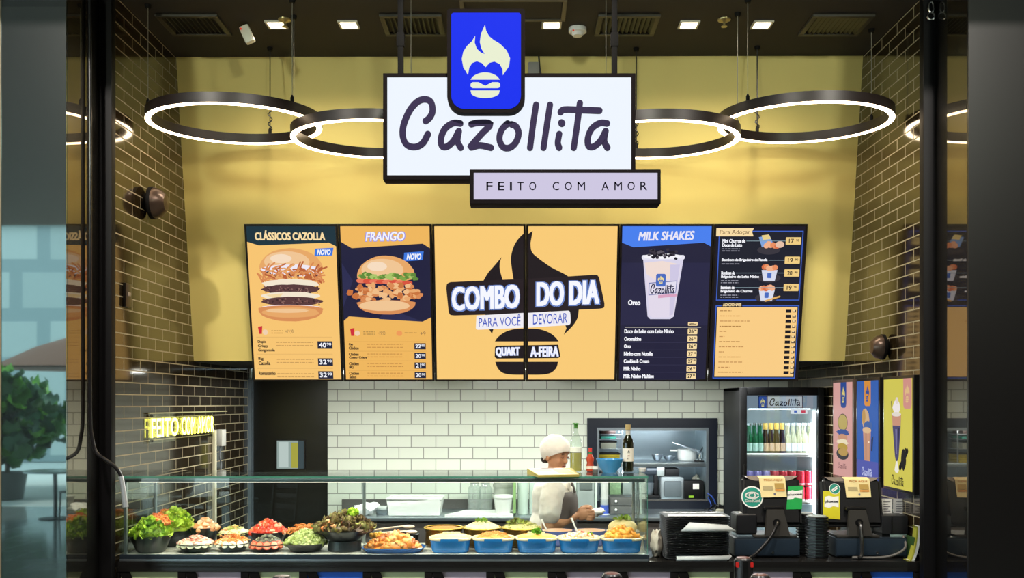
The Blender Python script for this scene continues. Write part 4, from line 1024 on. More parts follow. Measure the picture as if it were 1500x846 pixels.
for kind, mt, lab, grp, ix in (('v', CANV, 'lilac drink can on the left of the lower fridge shelf', 'lilac cans in the fridge', range(0, 3)), ('r', CANR, 'red drink can on the lower fridge shelf right of the lilac cans', 'red cans in the fridge', range(3, 8))):
    proto = None
    for lay in (0, 1):
        for row in (0, 1):
            for i in ix:
                c = (W0 + .035 + i * .064, FY + .14 + row * .07, z + lay * .118 + .001)
                if lay == 1 and row == 1 and i % 2 and kind == 'v': continue
                if proto is None:
                    proto = thing('drink_can', lab, 'can', c, grp)
                    m = MB(); m.lathe([(.02, 0), (.0305, .008), (.0305, .104), (.026, .112)], c, mt, 16); m.build('body', proto)
                    m = MB(); m.lathe([(.026, .112), (.0255, .114), (.0, .112)], c, CANS, 16); m.build('lid', proto)
                    m = MB(); m.lathe([(.0307, .012), (.0307, .022)], c, M('can_silver_band', 'c9a8ae', .4), 16); m.build('band', proto)
                else: dup(proto, c)
z = shelves[2]
proto = None
for i in range(4):
    for row in (0, 1):
        c = (W0 + .1 + i * .12, FY + .16 + row * .1, z)
        if proto is None:
            proto = thing('dessert_pot', 'orange dessert pot low in the fridge behind the till', 'dessert pot', c, 'dessert pots in the fridge')
            m = MB(); m.lathe([(.035, 0), (.045, .07)], c, M('orange_dessert', 'c9803c', .4), 14); m.build('pot', proto)
            m = MB(); m.lathe([(.047, .07), (.047, .08), (.03, .095), (0, .097)], c, FILM, 14); m.build('lid', proto)
        else: dup(proto, c)
for i in range(7):
    c = (W0 + .04 + i * .068, FY + .16, shelves[3])
    dd = dup(bpy.data.objects['drink_can'], c, label='red drink can in the bottom row of the fridge, seen between the till legs', group='bottom row cans in the fridge')
    for ch in dd.children:
        if ch.name.startswith('body'):
            ch.data = ch.data.copy(); ch.data.materials[0] = CANR

# ------------------------------------------------------------------ in the pass-through
Yn = 8.62
def q(x, y, Y=Yn): return P(x, y, Y)
def rbox_thing(name, label, cat, x0, x1, y0, y1, Y, dp, mat, bev=.006, lid=None, taper=0, group=None):
    """container seen front-on between pixel columns x0..x1 and rows y0..y1"""
    a, b = q(x0, y0, Y), q(x1, y1, Y)
    t = thing(name, label, cat, ((a.x + b.x) / 2, Y + dp / 2, b.z), group)
    m = MB(); m.box(a.x, b.x, Y, Y + dp, b.z, a.z - (.014 if lid else 0), mat, bev)
    if taper:
        for i, v in enumerate(m.v):
            k = (a.z - v.z) / (a.z - b.z); m.v[i] = Vector(((a.x + b.x) / 2 + (v.x - (a.x + b.x) / 2) * (1 - taper * k), v.y, v.z))
    m.build('body', t)
    if lid: m = MB(); m.box(a.x - .006, b.x + .006, Y - .006, Y + dp + .006, a.z - .016, a.z, lid, .004); m.build('lid', t)
    return t
# small wire shelves with boxes at the left of the niche
m = MB()
rk = thing('wire_rack', 'small steel rack holding boxes at the left inside the pass-through', 'rack', tuple(q(892, 677, 8.55)))
xa, xb = q(875, 700, 8.5).x, q(911, 700, 8.5).x
zs = [q(0, y, 8.5).z for y in (635, 642, 656.5)]
for z in zs: m.box(xa, xb, 8.46, 8.72, z - .004, z, STEEL, .001)
for x in (xa, xb):
    for y in (8.46, 8.72): m.box(x - .004, x + .004, y - .004, y + .004, zsh, hz1, STEEL)
m.build('frame', rk)
Yr = 8.48
def onz(t_z, x0, x1, h, name, label, cat, mat, lid=None, bev=.006):
    a, b = q(x0, 0, Yr), q(x1, 0, Yr)
    t = thing(name, label, cat, ((a.x + b.x) / 2, Yr + .1, t_z))
    m = MB(); m.box(a.x, b.x, Yr, Yr + .2, t_z, t_z + h, mat, bev); m.build('body', t)
    if lid: m = MB(); m.box(a.x - .005, b.x + .005, Yr - .006, Yr + .206, t_z + h, t_z + h + .012, lid, .004); m.build('lid', t)
onz(zs[0], 880, 902, .03, 'food_tray', 'dark red tray on the top level of the rack in the pass-through', 'tray', M('dark_red_tray', '3a2420', .4), BLACKM)
onz(zs[1], 880, 903, .022, 'food_box', 'flat teal box on the middle level of the rack in the pass-through', 'box', M('teal_box', '2f8a7c', .4))
onz(zs[2], 880, 903, .052, 'food_box', 'grey box with black lid on the lowest level of the rack in the pass-through', 'box', M('olive_grey_box', '8d9184', .4), BLACKM)
for k in range(3):
    onz(zsh + k * .024, 878, 908, .022, 'sponge', ['yellow sponge lying at the foot of the stack behind the blue bowl', 'yellow sponge in the middle of the stack behind the blue bowl', 'yellow sponge with dark top, topmost behind the blue bowl'][k], 'sponge', M('mustard_sponge', 'a8962c', .9, bump=.4, scale=60), BLACKM if k == 2 else None, .004)
# on the shelf
c = Vector((q(1010, 677).x, Yn + .12, zsh))
t = thing('cooking_pot', 'white cooking pot on the shelf in the pass-through beside the chrome press', 'pot', tuple(c))
m = MB(); m.lathe([(0, .003), (.075, .003), (.085, .02), (.085, .10), (.09, .105), (.08, .105), (.076, .02), (0, .015)], c, M('white_enamel', 'd6dad8', .25), 24); m.build('body', t)
m = MB(); m.box(c.x - .15, c.x - .085, c.y - .015, c.y + .015, .085 + zsh, .1 + zsh, WHITE, .005); m.build('handle', t)
c = Vector((q(1026, 677).x, Yn, zsh))
t = thing('lever_press', 'small chrome lever press with a long arm on the pass-through shelf', 'press', tuple(c))
m = MB(); m.lathe([(.045, 0), (.05, .012), (.02, .03), (.018, .06), (.03, .075), (.02, .09), (.0, .10)], c, CHROME, 16); m.build('body', t)
m = MB(); m.lathe([(.055, 0), (.055, .012), (.04, .014)], c, BLACK, 18); m.build('foot', t)
m = MB(); m.tube([c + Vector((0, 0, .085)), c + Vector((-.1, 0, .12)), q(985, 648)], [.009, .008, .007], STEEL, 8); m.build('lever', t)
m = MB(); m.tube([c + Vector((.0, 0, .09)), c + Vector((.03, .02, .13)), c + Vector((.06, .03, .19))], .006, BLACK, 8); m.build('stay', t)
for x0, x1, hh, lab in ((957, 973, .06, 'steel bowl on the pass-through shelf, left of its pair'), (974, 992, .045, 'steel bowl on the pass-through shelf, beside the white pot')):
    c = Vector(((q(x0, 0).x + q(x1, 0).x) / 2, Yn + .1, zsh)); r = (q(x1, 0).x - q(x0, 0).x) / 2
    m = MB(); m.lathe([(0, .002), (r * .5, .002), (r * .9, hh * .6), (r, hh), (r * .96, hh), (r * .85, hh * .6), (r * .45, .006), (0, .006)], c, STEEL, 20)
    solo(m, 'steel_bowl', lab, 'bowl', tuple(c), 'steel bowls on the pass-through shelf')
# below the shelf
t = rbox_thing('food_processor', 'grey food processor with black lid handle under the pass-through shelf', 'food processor', 968, 1002, 698, 731, 8.56, .26, M('grey_appliance', '9aa3a6', .35, .4), .02)
m = MB(); a, b = q(975, 686, 8.58), q(996, 698, 8.58); m.box(a.x, b.x, 8.6, 8.78, b.z, a.z, BLACKM, .012); m.build('lid', t)
m = MB(); a, b = q(973, 704, 8.555), q(998, 727, 8.555); m.box(a.x, b.x, 8.552, 8.558, b.z, a.z, M('smoked_panel', '5f686c', .2), .01); m.build('front_panel', t)
t = rbox_thing('label_printer', 'black label printer under the pass-through shelf at the right', 'printer', 1003, 1031, 704, 730.5, 8.5, .2, BLACKM, .008)
m = MB(); a, b = q(1015, 708, 8.499), q(1024, 716, 8.499); m.box(a.x, b.x, 8.496, 8.5, b.z, a.z, PAPER); m.build('paper_label', t)
m = MB(); a, b = q(1009, 725.5, 8.499), q(1016, 728.5, 8.499); m.box(a.x, b.x, 8.496, 8.5, b.z, a.z, E('9fd63c', 1.0)); m.build('status_light', t)
t = thing('paper_bundle', 'crumpled cream paper bundle behind the black label printer', 'paper', tuple(q(1020, 704, 8.72)))
m = MB(); c = q(1020, 712, 8.76); m.ell(c + Vector((0, 0, .02)), (.045, .04, .08), M('cream_paper', 'dcd6bf', .8, bump=.5), 12, 8, jit=.16); m.box(c.x - .05, c.x + .05, 8.72, 8.8, hz0, c.z, M('cream_paper', 'dcd6bf'), .01); m.build('paper', t)
c = q(955, 731, 8.62)
t = thing('kitchen_mixer', 'dark upright kitchen mixer under the pass-through shelf at the left', 'mixer', (c.x, 8.62, hz0))
m = MB(); m.box(c.x - .05, c.x + .06, 8.56, 8.72, hz0, hz0 + .03, BLACKM, .01); m.box(c.x + .015, c.x + .055, 8.60, 8.68, hz0 + .03, hz0 + .22, BLACKM, .015); m.build('stand', t)
m = MB(); m.box(c.x - .06, c.x + .06, 8.59, 8.69, hz0 + .2, hz0 + .275, M('dark_grey_mixer', '3a4148', .3, .4), .03, seg=3); m.build('head', t)
m = MB(); m.lathe([(.03, 0), (.045, .06), (.05, .10)], (c.x - .02, 8.64, hz0 + .032), STEEL, 16); m.build('bowl', t)
t = rbox_thing('cling_film_bag', 'pale plastic bag of supplies lying on the food processor', 'bag', 962, 974, 682, 697.5, 8.58, .2, FILM, .02)
t.location.z  # rests on the processor's shoulder
m = MB(); m.tube(smooth_path([q(1036, 722, 8.37), q(1043, 727, 8.36), q(1048, 737, 8.36), q(1049, 748, 8.37), q(1044, 754, 8.30)], 5), .006, M('blue_cable', '2c4fa8', .4), 8); m.tube(smooth_path([q(1037, 728, 8.37), q(1042, 740, 8.35), q(1038, 750, 8.3), q(1026, 755, 8.2)], 5), .005, M('blue_cable', '2c4fa8'), 8)
solo(m, 'network_cable', 'blue cable running down beside the right edge of the pass-through', 'cable', tuple(q(1045, 740, 8.36)))
for i, (x0, x1, y0, mat, lab) in enumerate(((893, 910, 702, M('herb_box', '7f9a74', .6, var=.5, scale=50), 'clear box of green herbs under the pass-through shelf'), (912, 926, 700, FILM, 'clear plastic box under the pass-through shelf, beside the herb box'), (927, 940, 702, FILM, 'clear plastic box under the pass-through shelf, nearest the display case corner'))):
    rbox_thing('storage_box', lab, 'box', x0, x1, y0, 732, 8.5, .2, mat, .008, M('pale_blue_lid', 'a9c4d2', .4))

# ------------------------------------------------------------------ on the kitchen back counter
def cpos(x, Y): return Vector(((x - CX) / F * Y, Y, CT))
# crumpled white bag
Y = 7.92; c = cpos(535, Y)
m = MB(); bm = bmesh.new(); bmesh.ops.create_icosphere(bm, subdivisions=3, radius=1)
for v in bm.verts:
    n = v.co.normalized(); k = 1 + .28 * math.sin(n.x * 7 + n.z * 4) * math.sin(n.y * 6 + n.x * 3) + random.uniform(-.05, .05)
    v.co = Vector((n.x * .095 * k * (1 + .2 * n.z), n.y * .07 * k, max(0, .045 + n.z * .05 * k + .02 * n.x)))
m.bm(bm, M('white_bag', 'f0f0ee', .6, bump=.4, scale=30), Matrix.Translation(c)); solo(m, 'crumpled_bag', 'crumpled white plastic bag on the back counter behind the salads', 'bag', tuple(c), sharp=60)
c = cpos(560, 8.0); t = thing('metal_tin', 'small open steel tin beside the crumpled white bag', 'tin', tuple(c))
m = MB(); m.box(c.x - .045, c.x + .045, 7.96, 8.06, CT, CT + .035, STEEL, .005); m.build('body', t)
m = MB(); m.box(c.x - .047, c.x + .04, 7.958, 8.05, CT + .04, CT + .058, M('pale_lid', 'c8ccca', .4), .005, Matrix.Translation(c) @ Matrix.Rotation(R(8), 4, 'X') @ Matrix.Translation(-c)); m.build('lid', t)
# white tub in film
Y = 7.83; a, b = (566 - CX) / F * Y, (647 - CX) / F * Y
t = thing('plastic_tub', 'long white plastic tub wrapped in film on the back counter', 'tub', ((a + b) / 2, Y + .15, CT))
m = MB(); h = .135; tp = .022
o = [(a + tp, Y + .01), (b - tp, Y + .01), (b - tp, Y + .29), (a + tp, Y + .29)]; u = [(a, Y), (b, Y), (b, Y + .3), (a, Y + .3)]
m.add([(x, y, CT + .002) for x, y in o] + [(x, y, CT + h) for x, y in u] + [(x * .985 + (a + b) / 2 * .015, y, CT + h) for x, y in u] + [(x, y, CT + .02) for x, y in o], [[3, 2, 1, 0]] + [[i, (i + 1) % 4, 4 + (i + 1) % 4, 4 + i] for i in range(4)] + [[4 + i, 4 + (i + 1) % 4, 8 + (i + 1) % 4, 8 + i] for i in range(4)] + [[8 + i, 8 + (i + 1) % 4, 12 + (i + 1) % 4, 12 + i] for i in range(4)], M('tub_white', 'e9ebe6', .4)); m.build('body', t)
m = MB(); m.tube([(a, Y, CT + h), (b, Y, CT + h), (b, Y + .3, CT + h), (a, Y + .3, CT + h)], .008, M('tub_white', 'e9ebe6'), 8, closed=True); m.build('rim', t)
m = MB(); nx = 14; vs = []; fs = []
for i in range(nx + 1):
    for j in range(5):
        u_, w_ = i / nx, j / 4; vs.append((a + tp * .6 + (b - a - 1.2 * tp) * u_, Y - .004 - .008 * abs(math.sin(u_ * 9 + w_ * 5)), CT + .01 + (h * (.98 - .35 * (1 - u_) * w_)) * (w_ if True else 1)))
for i in range(nx):
    for j in range(4): fs.append([i * 5 + j, (i + 1) * 5 + j, (i + 1) * 5 + j + 1, i * 5 + j + 1])
m.add(vs, fs, glass('wrap_film', (.9, .92, .92), 2, .2, 'f4f4f2', .6)); m.build('film', t)
# cutting board
a, b = cpos(652, 7.8), cpos(752, 7.8)
m = MB(); m.add([(a.x, 7.77, CT), (b.x, 7.77, CT), (b.x, 8.12, CT), (a.x + .14, 8.12, CT), (a.x, 7.77, CT + .02), (b.x, 7.77, CT + .02), (b.x, 8.12, CT + .02), (a.x + .14, 8.12, CT + .02)], [[3, 2, 1, 0], [4, 5, 6, 7], [0, 1, 5, 4], [1, 2, 6, 5], [2, 3, 7, 6], [3, 0, 4, 7]], M('board_white', 'd9dbd6', .5))
solo(m, 'cutting_board', 'white cutting board on the back counter under the jars', 'cutting board', ((a.x + b.x) / 2, 7.95, CT))
# two big glass jars
for i, x in enumerate((695, 711)):
    c = cpos(x, 8.22); c.z = CT
    t = thing('glass_jar', ['tall clear glass jar on the back counter, left of the pair', 'tall clear glass jar on the back counter, beside the white bucket'][i], 'jar', tuple(c), 'glass jars on the back counter')
    pr = [(0, .004), (.05, .004), (.056, .012)] + [(.056 + .003 * math.sin(k * 1.6), .02 + k * .012) for k in range(8)] + [(.056, .13), (.054, .19), (.035, .215), (.034, .235)]
    m = MB(); m.lathe(pr, c, glass('jar_glass', (.86, .9, .88), 2.0, .02, 'dfe6e2', .22), 22); m.build('body', t)
    m = MB(); m.lathe([(.037, .228), (.037, .248), (0, .25)], c, M('jar_lid_grey', 'b7bcb8', .3, .5), 20); m.build('lid', t)
# ribbed white bucket with grey tub behind
c = cpos(737, 7.86); c.z = CT + .02
m = MB(); prof = lambda r: r
n = 40; vs = []; fs = []
for lv, (r, z) in enumerate([(.055, 0), (.073, .125), (.078, .125), (.078, .145), (.071, .145), (.053, .01)]):
    for k in range(n):
        rr = r * (1 + (.02 if lv < 2 and k % 4 < 2 else 0)); vs.append((c.x + rr * math.cos(6.28318 * k / n), c.y + rr * math.sin(6.28318 * k / n), c.z + z))
for i in range(5):
    for k in range(n): fs.append([i * n + k, i * n + (k + 1) % n, (i + 1) * n + (k + 1) % n, (i + 1) * n + k])
fs.append([5 * n + k for k in range(n)]); fs.append(list(range(n))[::-1])
m.add(vs, fs, M('bucket_white', 'dde0da', .45)); solo(m, 'ribbed_bucket', 'small ribbed white bucket on the cutting board', 'bucket', tuple(c))
c = cpos(738, 8.2)
t = thing('storage_tub', 'tall grey tub with ridged lid on the back counter behind the ribbed bucket', 'tub', tuple(c))
m = MB(); m.lathe([(0, 0), (.075, 0), (.085, .2), (.085, .21)], c, M('grey_tub', 'a9aca2', .5), 24); m.build('body', t)
m = MB(); m.lathe([(.09, .2), (.09, .225), (.086, .23), (.086, .25), (.083, .255), (.083, .275), (0, .278)], c, M('grey_tub_lid', '9c9f94', .5), 24); m.build('lid', t)
a = cpos(753.5, 7.95)
m = MB(); m.box(a.x - .013, a.x + .013, 7.85, 8.1, CT + .02, CT + .33, M('green_board', '7fa066', .5), .008); solo(m, 'cutting_board', 'green cutting board standing on edge beside the white bucket', 'cutting board', (a.x, 7.97, CT + .02))
# wrapped packs behind the cook
for i, (x0, x1, hh) in enumerate(((758, 774, .29), (775, 792, .285))):
    a, b = cpos(x0, 7.92).x, cpos(x1, 7.92).x
    t = thing('cup_pack', ['film wrapped pack of cups behind the cook, beside the green board', 'film wrapped pack of cups directly behind the back of the cook'][i], 'pack', ((a + b) / 2, 7.96, CT), 'film wrapped packs')
    m = MB(); m.lathe([(0, .0), ((b - a) * .42, 0), ((b - a) * .47, hh)], ((a + b) / 2, 7.97, CT), M('pack_pale_green', 'c9d6c8', .5, var=.25, scale=25), 16); m.build('cups', t)
    m = MB(); m.box(a, b, 7.92, 8.02, CT, CT + hh + .012, FILM, .02); m.build('film', t)
# clear dispenser box, cups, behind the hand
a, b = cpos(845, 7.95).x, cpos(871, 7.95).x
t = thing('food_dispenser', 'grey see-through dispenser box with blue top behind the hands of the cook', 'dispenser', ((a + b) / 2, 8.0, CT))
m = MB(); m.box(a, b, 7.95, 8.09, CT, CT + .30, M('dispenser_grey', '8f9694', .4, var=.25, scale=9), .01); m.build('body', t)
m = MB(); m.box(a + .03, b - .03, 7.99, 8.05, CT + .30, CT + .325, M('blue_cap', '3f62b4', .4), .006); m.build('lid', t)
m = MB(); m.box(a + .02, b - .02, 7.943, 7.95, CT + .20, CT + .26, M('smoky_label', '5f6664', .4), .003); m.build('label', t)
m = MB(); m.box(a - .02, a - .006, 7.94, 7.96, CT, CT + .31, M('pale_rod', 'c3d2c4', .4), .003); m.box(b + .004, b + .02, 7.94, 7.96, CT, CT + .31, M('pale_rod', 'c3d2c4'), .003); m.build('guide_rail', t)
proto = None; c = cpos(885.5, 7.98)
hld = thing('cup_holder', 'clear cup holder tube with a blue label on the back counter', 'cup holder', tuple(c))
m = MB(); m.lathe([(.036, 0), (.036, .075)], c, M('blue_label', '3f55a8', .4), 16); m.build('label', hld)
m = MB(); m.lathe([(.035, 0), (.035, .12)], c, glass('tube_clear', (.9, .93, .95), 1.2), 16); m.lathe([(0, 0), (.045, 0), (.045, .006), (0, .006)], c, WHITE, 16); m.build('tube', hld)
for k in range(12):
    p = c + Vector((0, 0, .012 + k * .0205))
    if proto is None:
        m = MB(); m.lathe([(0, 0), (.022, 0), (.032, .075), (.034, .078), (.030, .075), (.02, .003), (0, .003)], p, WHITE, 16); proto = solo(m, 'paper_cup', 'white cup in the upright stack right of the hands of the cook', 'cup', tuple(p), 'white cup stack')
    else: dup(proto, tuple(p))
# steel drawers with white knobs under the niche
a, b = cpos(893, 7.95).x, cpos(945, 7.95).x
t = thing('drawer_unit', 'low dark drawer unit with white knobs on the back counter', 'drawers', ((a + b) / 2, 8.05, CT))
m = MB(); m.box(a, b, 7.95, 8.2, CT, CT + .14, M('drawer_grey', '4d4c4c', .4), .005); m.build('body', t)
for k in range(2):
    m = MB(); m.box(a + .01, b - .01, 7.943, 7.95, CT + .008 + k * .067, CT + .066 + k * .067, M('drawer_front_grey', '5b5a59', .35), .003); d_ = m.build('drawer', t)
    m = MB(); m.ell((a + .05, 7.935, CT + .04 + k * .067), .011, WHITE, 10, 8); m.build('knob', d_)
# dark electric bits at the foot of the tiled strip
c = cpos(1053, 8.2)
t = thing('power_strip', 'tangle of black cables with a pale plug on the back counter by the fridge', 'cables', tuple(c))
m = MB()
for k in range(6): m.tube(smooth_path([c + Vector((random.uniform(-.12, .12), random.uniform(-.05, .05), .008)), c + Vector((random.uniform(-.08, .08), random.uniform(-.05, .05), .05)), c + Vector((random.uniform(-.12, .12), random.uniform(-.05, .05), .015))], 5), .006, BLACK, 6)
m.build('cables', t)
m = MB(); m.box(c.x - .03, c.x + .035, c.y - .03, c.y + .03, CT, CT + .022, M('pale_plug', 'b9b5a4', .4), .006); m.build('plug', t)

# ------------------------------------------------------------------ things on the display case
GT = GZ1
def gpos(x, Y): return Vector(((x - CX) / F * Y, Y, GT))
# menu book
c = gpos(811, 5.74)
t = thing('menu_book', 'open printed menu lying on the glass top in front of the cook', 'menu', tuple(c))
m = MB(); a, b = P(788, 700, 5.62).x, P(848, 694, 5.62).x
bkq = [(a, 5.53), (b, 5.585), (b - .03, 5.83), (a - .06, 5.785)]; up_ = (.012, .012, .034, .034)
m.add([(u, v, GT + .001) for u, v in bkq] + [(u, v, GT + h) for (u, v), h in zip(bkq, up_)], [[3, 2, 1, 0], [4, 5, 6, 7], [0, 1, 5, 4], [1, 2, 6, 5], [2, 3, 7, 6], [3, 0, 4, 7]], M('menu_cover_olive', 'b0a04a', .5)); m.build('cover', t)
m = MB(); cv = Canvas(m, (bkq[0][0], bkq[0][1], GT + .0128), (b - a, .055, 0), (-.06, .255, .022), (0, 0, 1), 60, 40, .0003); cv.rect(1, 1, 59, 39, M('menu_page', 'e3c9a0', .5)); cv.rect(3, 20, 30, 37, M('menu_pink', 'd99a86', .5)); cv.rect(34, 8, 56, 34, M('menu_tan', 'd0ac74', .5)); cv.rect(20, 34, 40, 38, M('menu_dark', '4a4444', .5)); m.build('page', t)
# oil bottle
c = gpos(843.5, 5.97)
GB = [(0, .003), (.030, .003), (.036, .01), (.036, .165), (.032, .195), (.014, .235), (.0125, .268), (.015, .27)]
t = bottle('tall clear bottle half full of golden oil with green stopper on the glass top', 'bottle', tuple(c), GB, BGLASS, M('oil_label', 'e8ecdf', .6), M('green_stopper', '3f8a2c', .5), ([(0, .006), (.034, .006), (.034, .118), (0, .118)], M('golden_oil', 'a89a14', .15)), name='oil_bottle', labz=(.0368, .12, .15), capz=(.012, .262, .285))
m = MB()
for k in range(6): m.tube([c + Vector((0, 0, .28)), c + Vector((.012 * math.cos(k), .012 * math.sin(k), .292)), c + Vector((.022 * math.cos(k), .022 * math.sin(k), .288))], [.004, .005, .002], M('green_stopper', '3f8a2c'), 6)
m.build('pourer', t)
# hot sauce
c = gpos(864.5, 5.98)
bottle('small hot sauce bottle with red cap on the glass top', 'bottle', tuple(c), [(0, .003), (.020, .003), (.023, .01), (.023, .04), (.019, .055), (.023, .07), (.023, .085), (.009, .11), (.009, .125)], M('red_sauce', 'b8452a', .2), M('sauce_label', 'e6d5c0', .6), M('red_cap', 'd83a34', .4), name='sauce_bottle', labz=(.0236, .018, .036), capz=(.011, .122, .145))
m = MB(); m.lathe([(.0105, .098), (.0105, .122)], c, M('green_neck_band', '3c7a46', .4), 14); m.build('neck_band', bpy.data.objects['sauce_bottle'])
c = gpos(872, 5.90)
t = thing('seasoning_jar', 'small jar with white lid beside the blue bowl', 'jar', tuple(c))
m = MB(); m.lathe([(0, 0), (.015, 0), (.016, .005), (.016, .022)], c, M('jar_dark', '5f5f5c', .3), 16); m.build('body', t)
m = MB(); m.lathe([(.017, .021), (.017, .038), (0, .039)], c, WHITE, 16); m.build('lid', t)
# blue bowl
c = gpos(893, 5.95)
t = thing('blue_bowl', 'round blue ceramic bowl on the glass top beside the wine bottle', 'bowl', tuple(c))
m = MB(); m.lathe([(0, .004), (.035, .004), (.035, 0), (.042, 0), (.044, .008), (.066, .035), (.080, .075), (.082, .08), (.078, .08), (.062, .037), (.04, .012), (0, .012)], c, M('sky_blue_glaze', '3a8cc4', .25, var=.2, scale=14), 36); m.build('body', t)
# dark bottle
c = gpos(920, 5.96)
t = bottle('dark green glass bottle with white label and cork cap on the glass top', 'bottle', tuple(c), [(0, .003), (.028, .003), (.033, .01), (.033, .17), (.029, .195), (.013, .225), (.0125, .268), (.014, .272)], glass('olive_bottle_glass', (.16, .18, .06), 1.5, .02, '1e1f10', .72), M('cream_label', 'e9e2d2', .6), M('cork_cap', 'c9ae74', .5), name='wine_bottle', labz=(.0337, .065, .145), capz=(.016, .255, .286))
m = MB(); m.lathe([(.0135, .222), (.0135, .250)], c, M('cream_label', 'e9e2d2'), 14); m.build('neck_label', t)
m = MB(); cv = Canvas(m, (c.x - .012, c.y - .0345, c.z + .14), (.024, 0, 0), (0, 0, -.07), (0, -1, 0), 24, 70); cv.poly([(12, 5), (18, 16), (6, 16)], M('ink_grey', '5a5752', .6)); cv.rect(5, 20, 19, 22, M('ink_grey', '5a5752')); cv.rect(6, 38, 18, 41, M('ink_red', 'a8483c', .6)); cv.rect(5, 55, 9, 60, M('ink_grey', '5a5752')); m.build('print', t)
c = gpos(941, 6.0)
m = MB(); m.lathe([(0, 0), (.018, 0), (.024, .022), (.021, .022), (.016, .004), (0, .004)], c, WHITE, 18); solo(m, 'ramekin', 'tiny white ramekin at the right end of the glass top', 'ramekin', tuple(c))

# ------------------------------------------------------------------ food in the display case
BOWL = M('black_melamine', '0f0f10', .3)
CASTRIM = M('brass_rim', 'd8b648', .3, .5)
def frm(hexes, rough=.45, pre='food'): return [M('%s_%s' % (pre, h), h, rough, var=.25, scale=45, bump=.15) for h in hexes]
def leaf(mb, c, s, mat, up=.6):
    a = random.uniform(0, 6.28); vs = []; fs = []; nn = 5
    ph = random.uniform(0, 6)
    T = Matrix.Translation(c) @ Matrix.Rotation(a, 4, 'Z') @ Matrix.Rotation(random.uniform(-.9, .3) - up * .3, 4, 'Y') @ Matrix.Rotation(random.uniform(-.6, .6), 4, 'X')
    for i in range(nn):
        for j in range(nn):
            u, v = i / (nn - 1), j / (nn - 1) - .5
            w = (.35 + .9 * math.sin(math.pi * min(1, u * .85 + .12))) * .62
            e = abs(v) * 2
            vs.append((u * s, v * s * w * 1.5, s * (.28 * u * u + .16 * e * math.sin(u * 11 + v * 9 + ph) + .22 * e * e)))
    for i in range(nn - 1):
        for j in range(nn - 1): fs.append([i * nn + j, i * nn + j + 1, (i + 1) * nn + j + 1, (i + 1) * nn + j])
    mb.add(vs, fs, mat, T)
def chunk(mb, c, s, mat, flat=1.0):
    bm = bmesh.new(); bmesh.ops.create_icosphere(bm, subdivisions=2, radius=1)
    r = (s * random.uniform(.7, 1.2), s * random.uniform(.7, 1.2), s * flat * random.uniform(.6, 1)); rot = Matrix.Rotation(random.uniform(0, 6), 3, random.choice('XYZ'))
    ph = [random.uniform(0, 6) for _ in range(3)]
    for v in bm.verts:
        k = 1 + .16 * math.sin(v.co.x * 4 + ph[0]) + .14 * math.sin(v.co.y * 5 + ph[1]) + .12 * math.sin(v.co.z * 5 + ph[2])
        v.co = rot @ Vector((v.co.x * r[0] * k, v.co.y * r[1] * k, v.co.z * r[2] * k))
    mb.bm(bm, mat, Matrix.Translation(c))
def shred(mb, c, s, mat):
    a = random.uniform(0, 6.28); p = random.uniform(-.5, .6); d = Vector((math.cos(a) * math.cos(p), math.sin(a) * math.cos(p), math.sin(p)))
    b = Vector((random.uniform(-1, 1), random.uniform(-1, 1), random.uniform(.2, 1))) * s * .18
    mb.tube([c - d * s * .5, c - d * s * .15 + b, c + d * s * .2 + b, c + d * s * .5], s * .055, mat, 5)
def slab(mb, c, s, mat, th=.22):
    T = Matrix.Translation(c) @ Matrix.Rotation(random.uniform(0, 6), 4, 'Z') @ Matrix.Rotation(random.uniform(-.7, .7), 4, 'X')
    mb.lathe([(0, -s * th * .5), (s * .5, -s * th * .5), (s * .52, 0), (s * .5, s * th * .5), (0, s * th * .5)], (0, 0, 0), mat, 10, T=T)
def heap(mb, c, rx, ry, h, n, fn, s, mats, base=None, ring=0, pw=1.6):
    c = Vector(c)
    if base: 
        bm = bmesh.new(); bmesh.ops.create_uvsphere(bm, u_segments=20, v_segments=12, radius=1)
        for v in bm.verts:
            z = v.co.z; k = 1 + .07 * math.sin(v.co.x * 9) * math.sin(v.co.y * 8)
            v.co = Vector((v.co.x * rx * .97 * k, v.co.y * ry * .97 * k, (z * h * .82 if z > 0 else z * .02)))
        mb.bm(bm, base, Matrix.Translation(c))
    for i in range(n):
        a = random.uniform(0, 6.28318); r = ring + (1 - ring) * random.random() ** .55
        z = h * (1 - r ** pw)
        p = c + Vector((rx * r * math.cos(a), ry * r * math.sin(a), z + random.uniform(-.2, .35) * s * .5))
        fn(mb, p, s * random.uniform(.7, 1.25), random.choice(mats))
    return mb
def food(mb, name, label, cat, c): return solo(mb, name, label, cat, tuple(c), kind='stuff', sharp=60)
def fpos(x, Y): return Vector(((x - CX) / F * Y, Y, DK))
def round_bowl(x, Y, r, h, label, mat=None, rim=None, foot=.6, name='serving_bowl', cat='bowl', lift=0):
    c = fpos(x, Y); c.z += lift; mat = mat or BOWL
    t = thing(name, label, cat, tuple(c))
    m = MB(); m.lathe([(0, .002), (r * foot, .002), (r * (foot + .1), h * .12), (r * .93, h * .75), (r, h), (r * .965, h), (r * .89, h * .75), (r * foot, h * .2), (0, h * .18)], c, mat, 36); m.build('body', t)
    if rim: m = MB(); m.tube([c + Vector((r * math.cos(k * .1745), r * math.sin(k * .1745), h)) for k in range(36)], .004, rim, 6, closed=True); m.build('rim', t)
    return c
LET1 = frm(('8fb41c', 'a6c832', '7c9e1c', 'bcd64a'), .5)
CAR = frm(('e0762a', 'e8873a', 'd2661f'), .5)
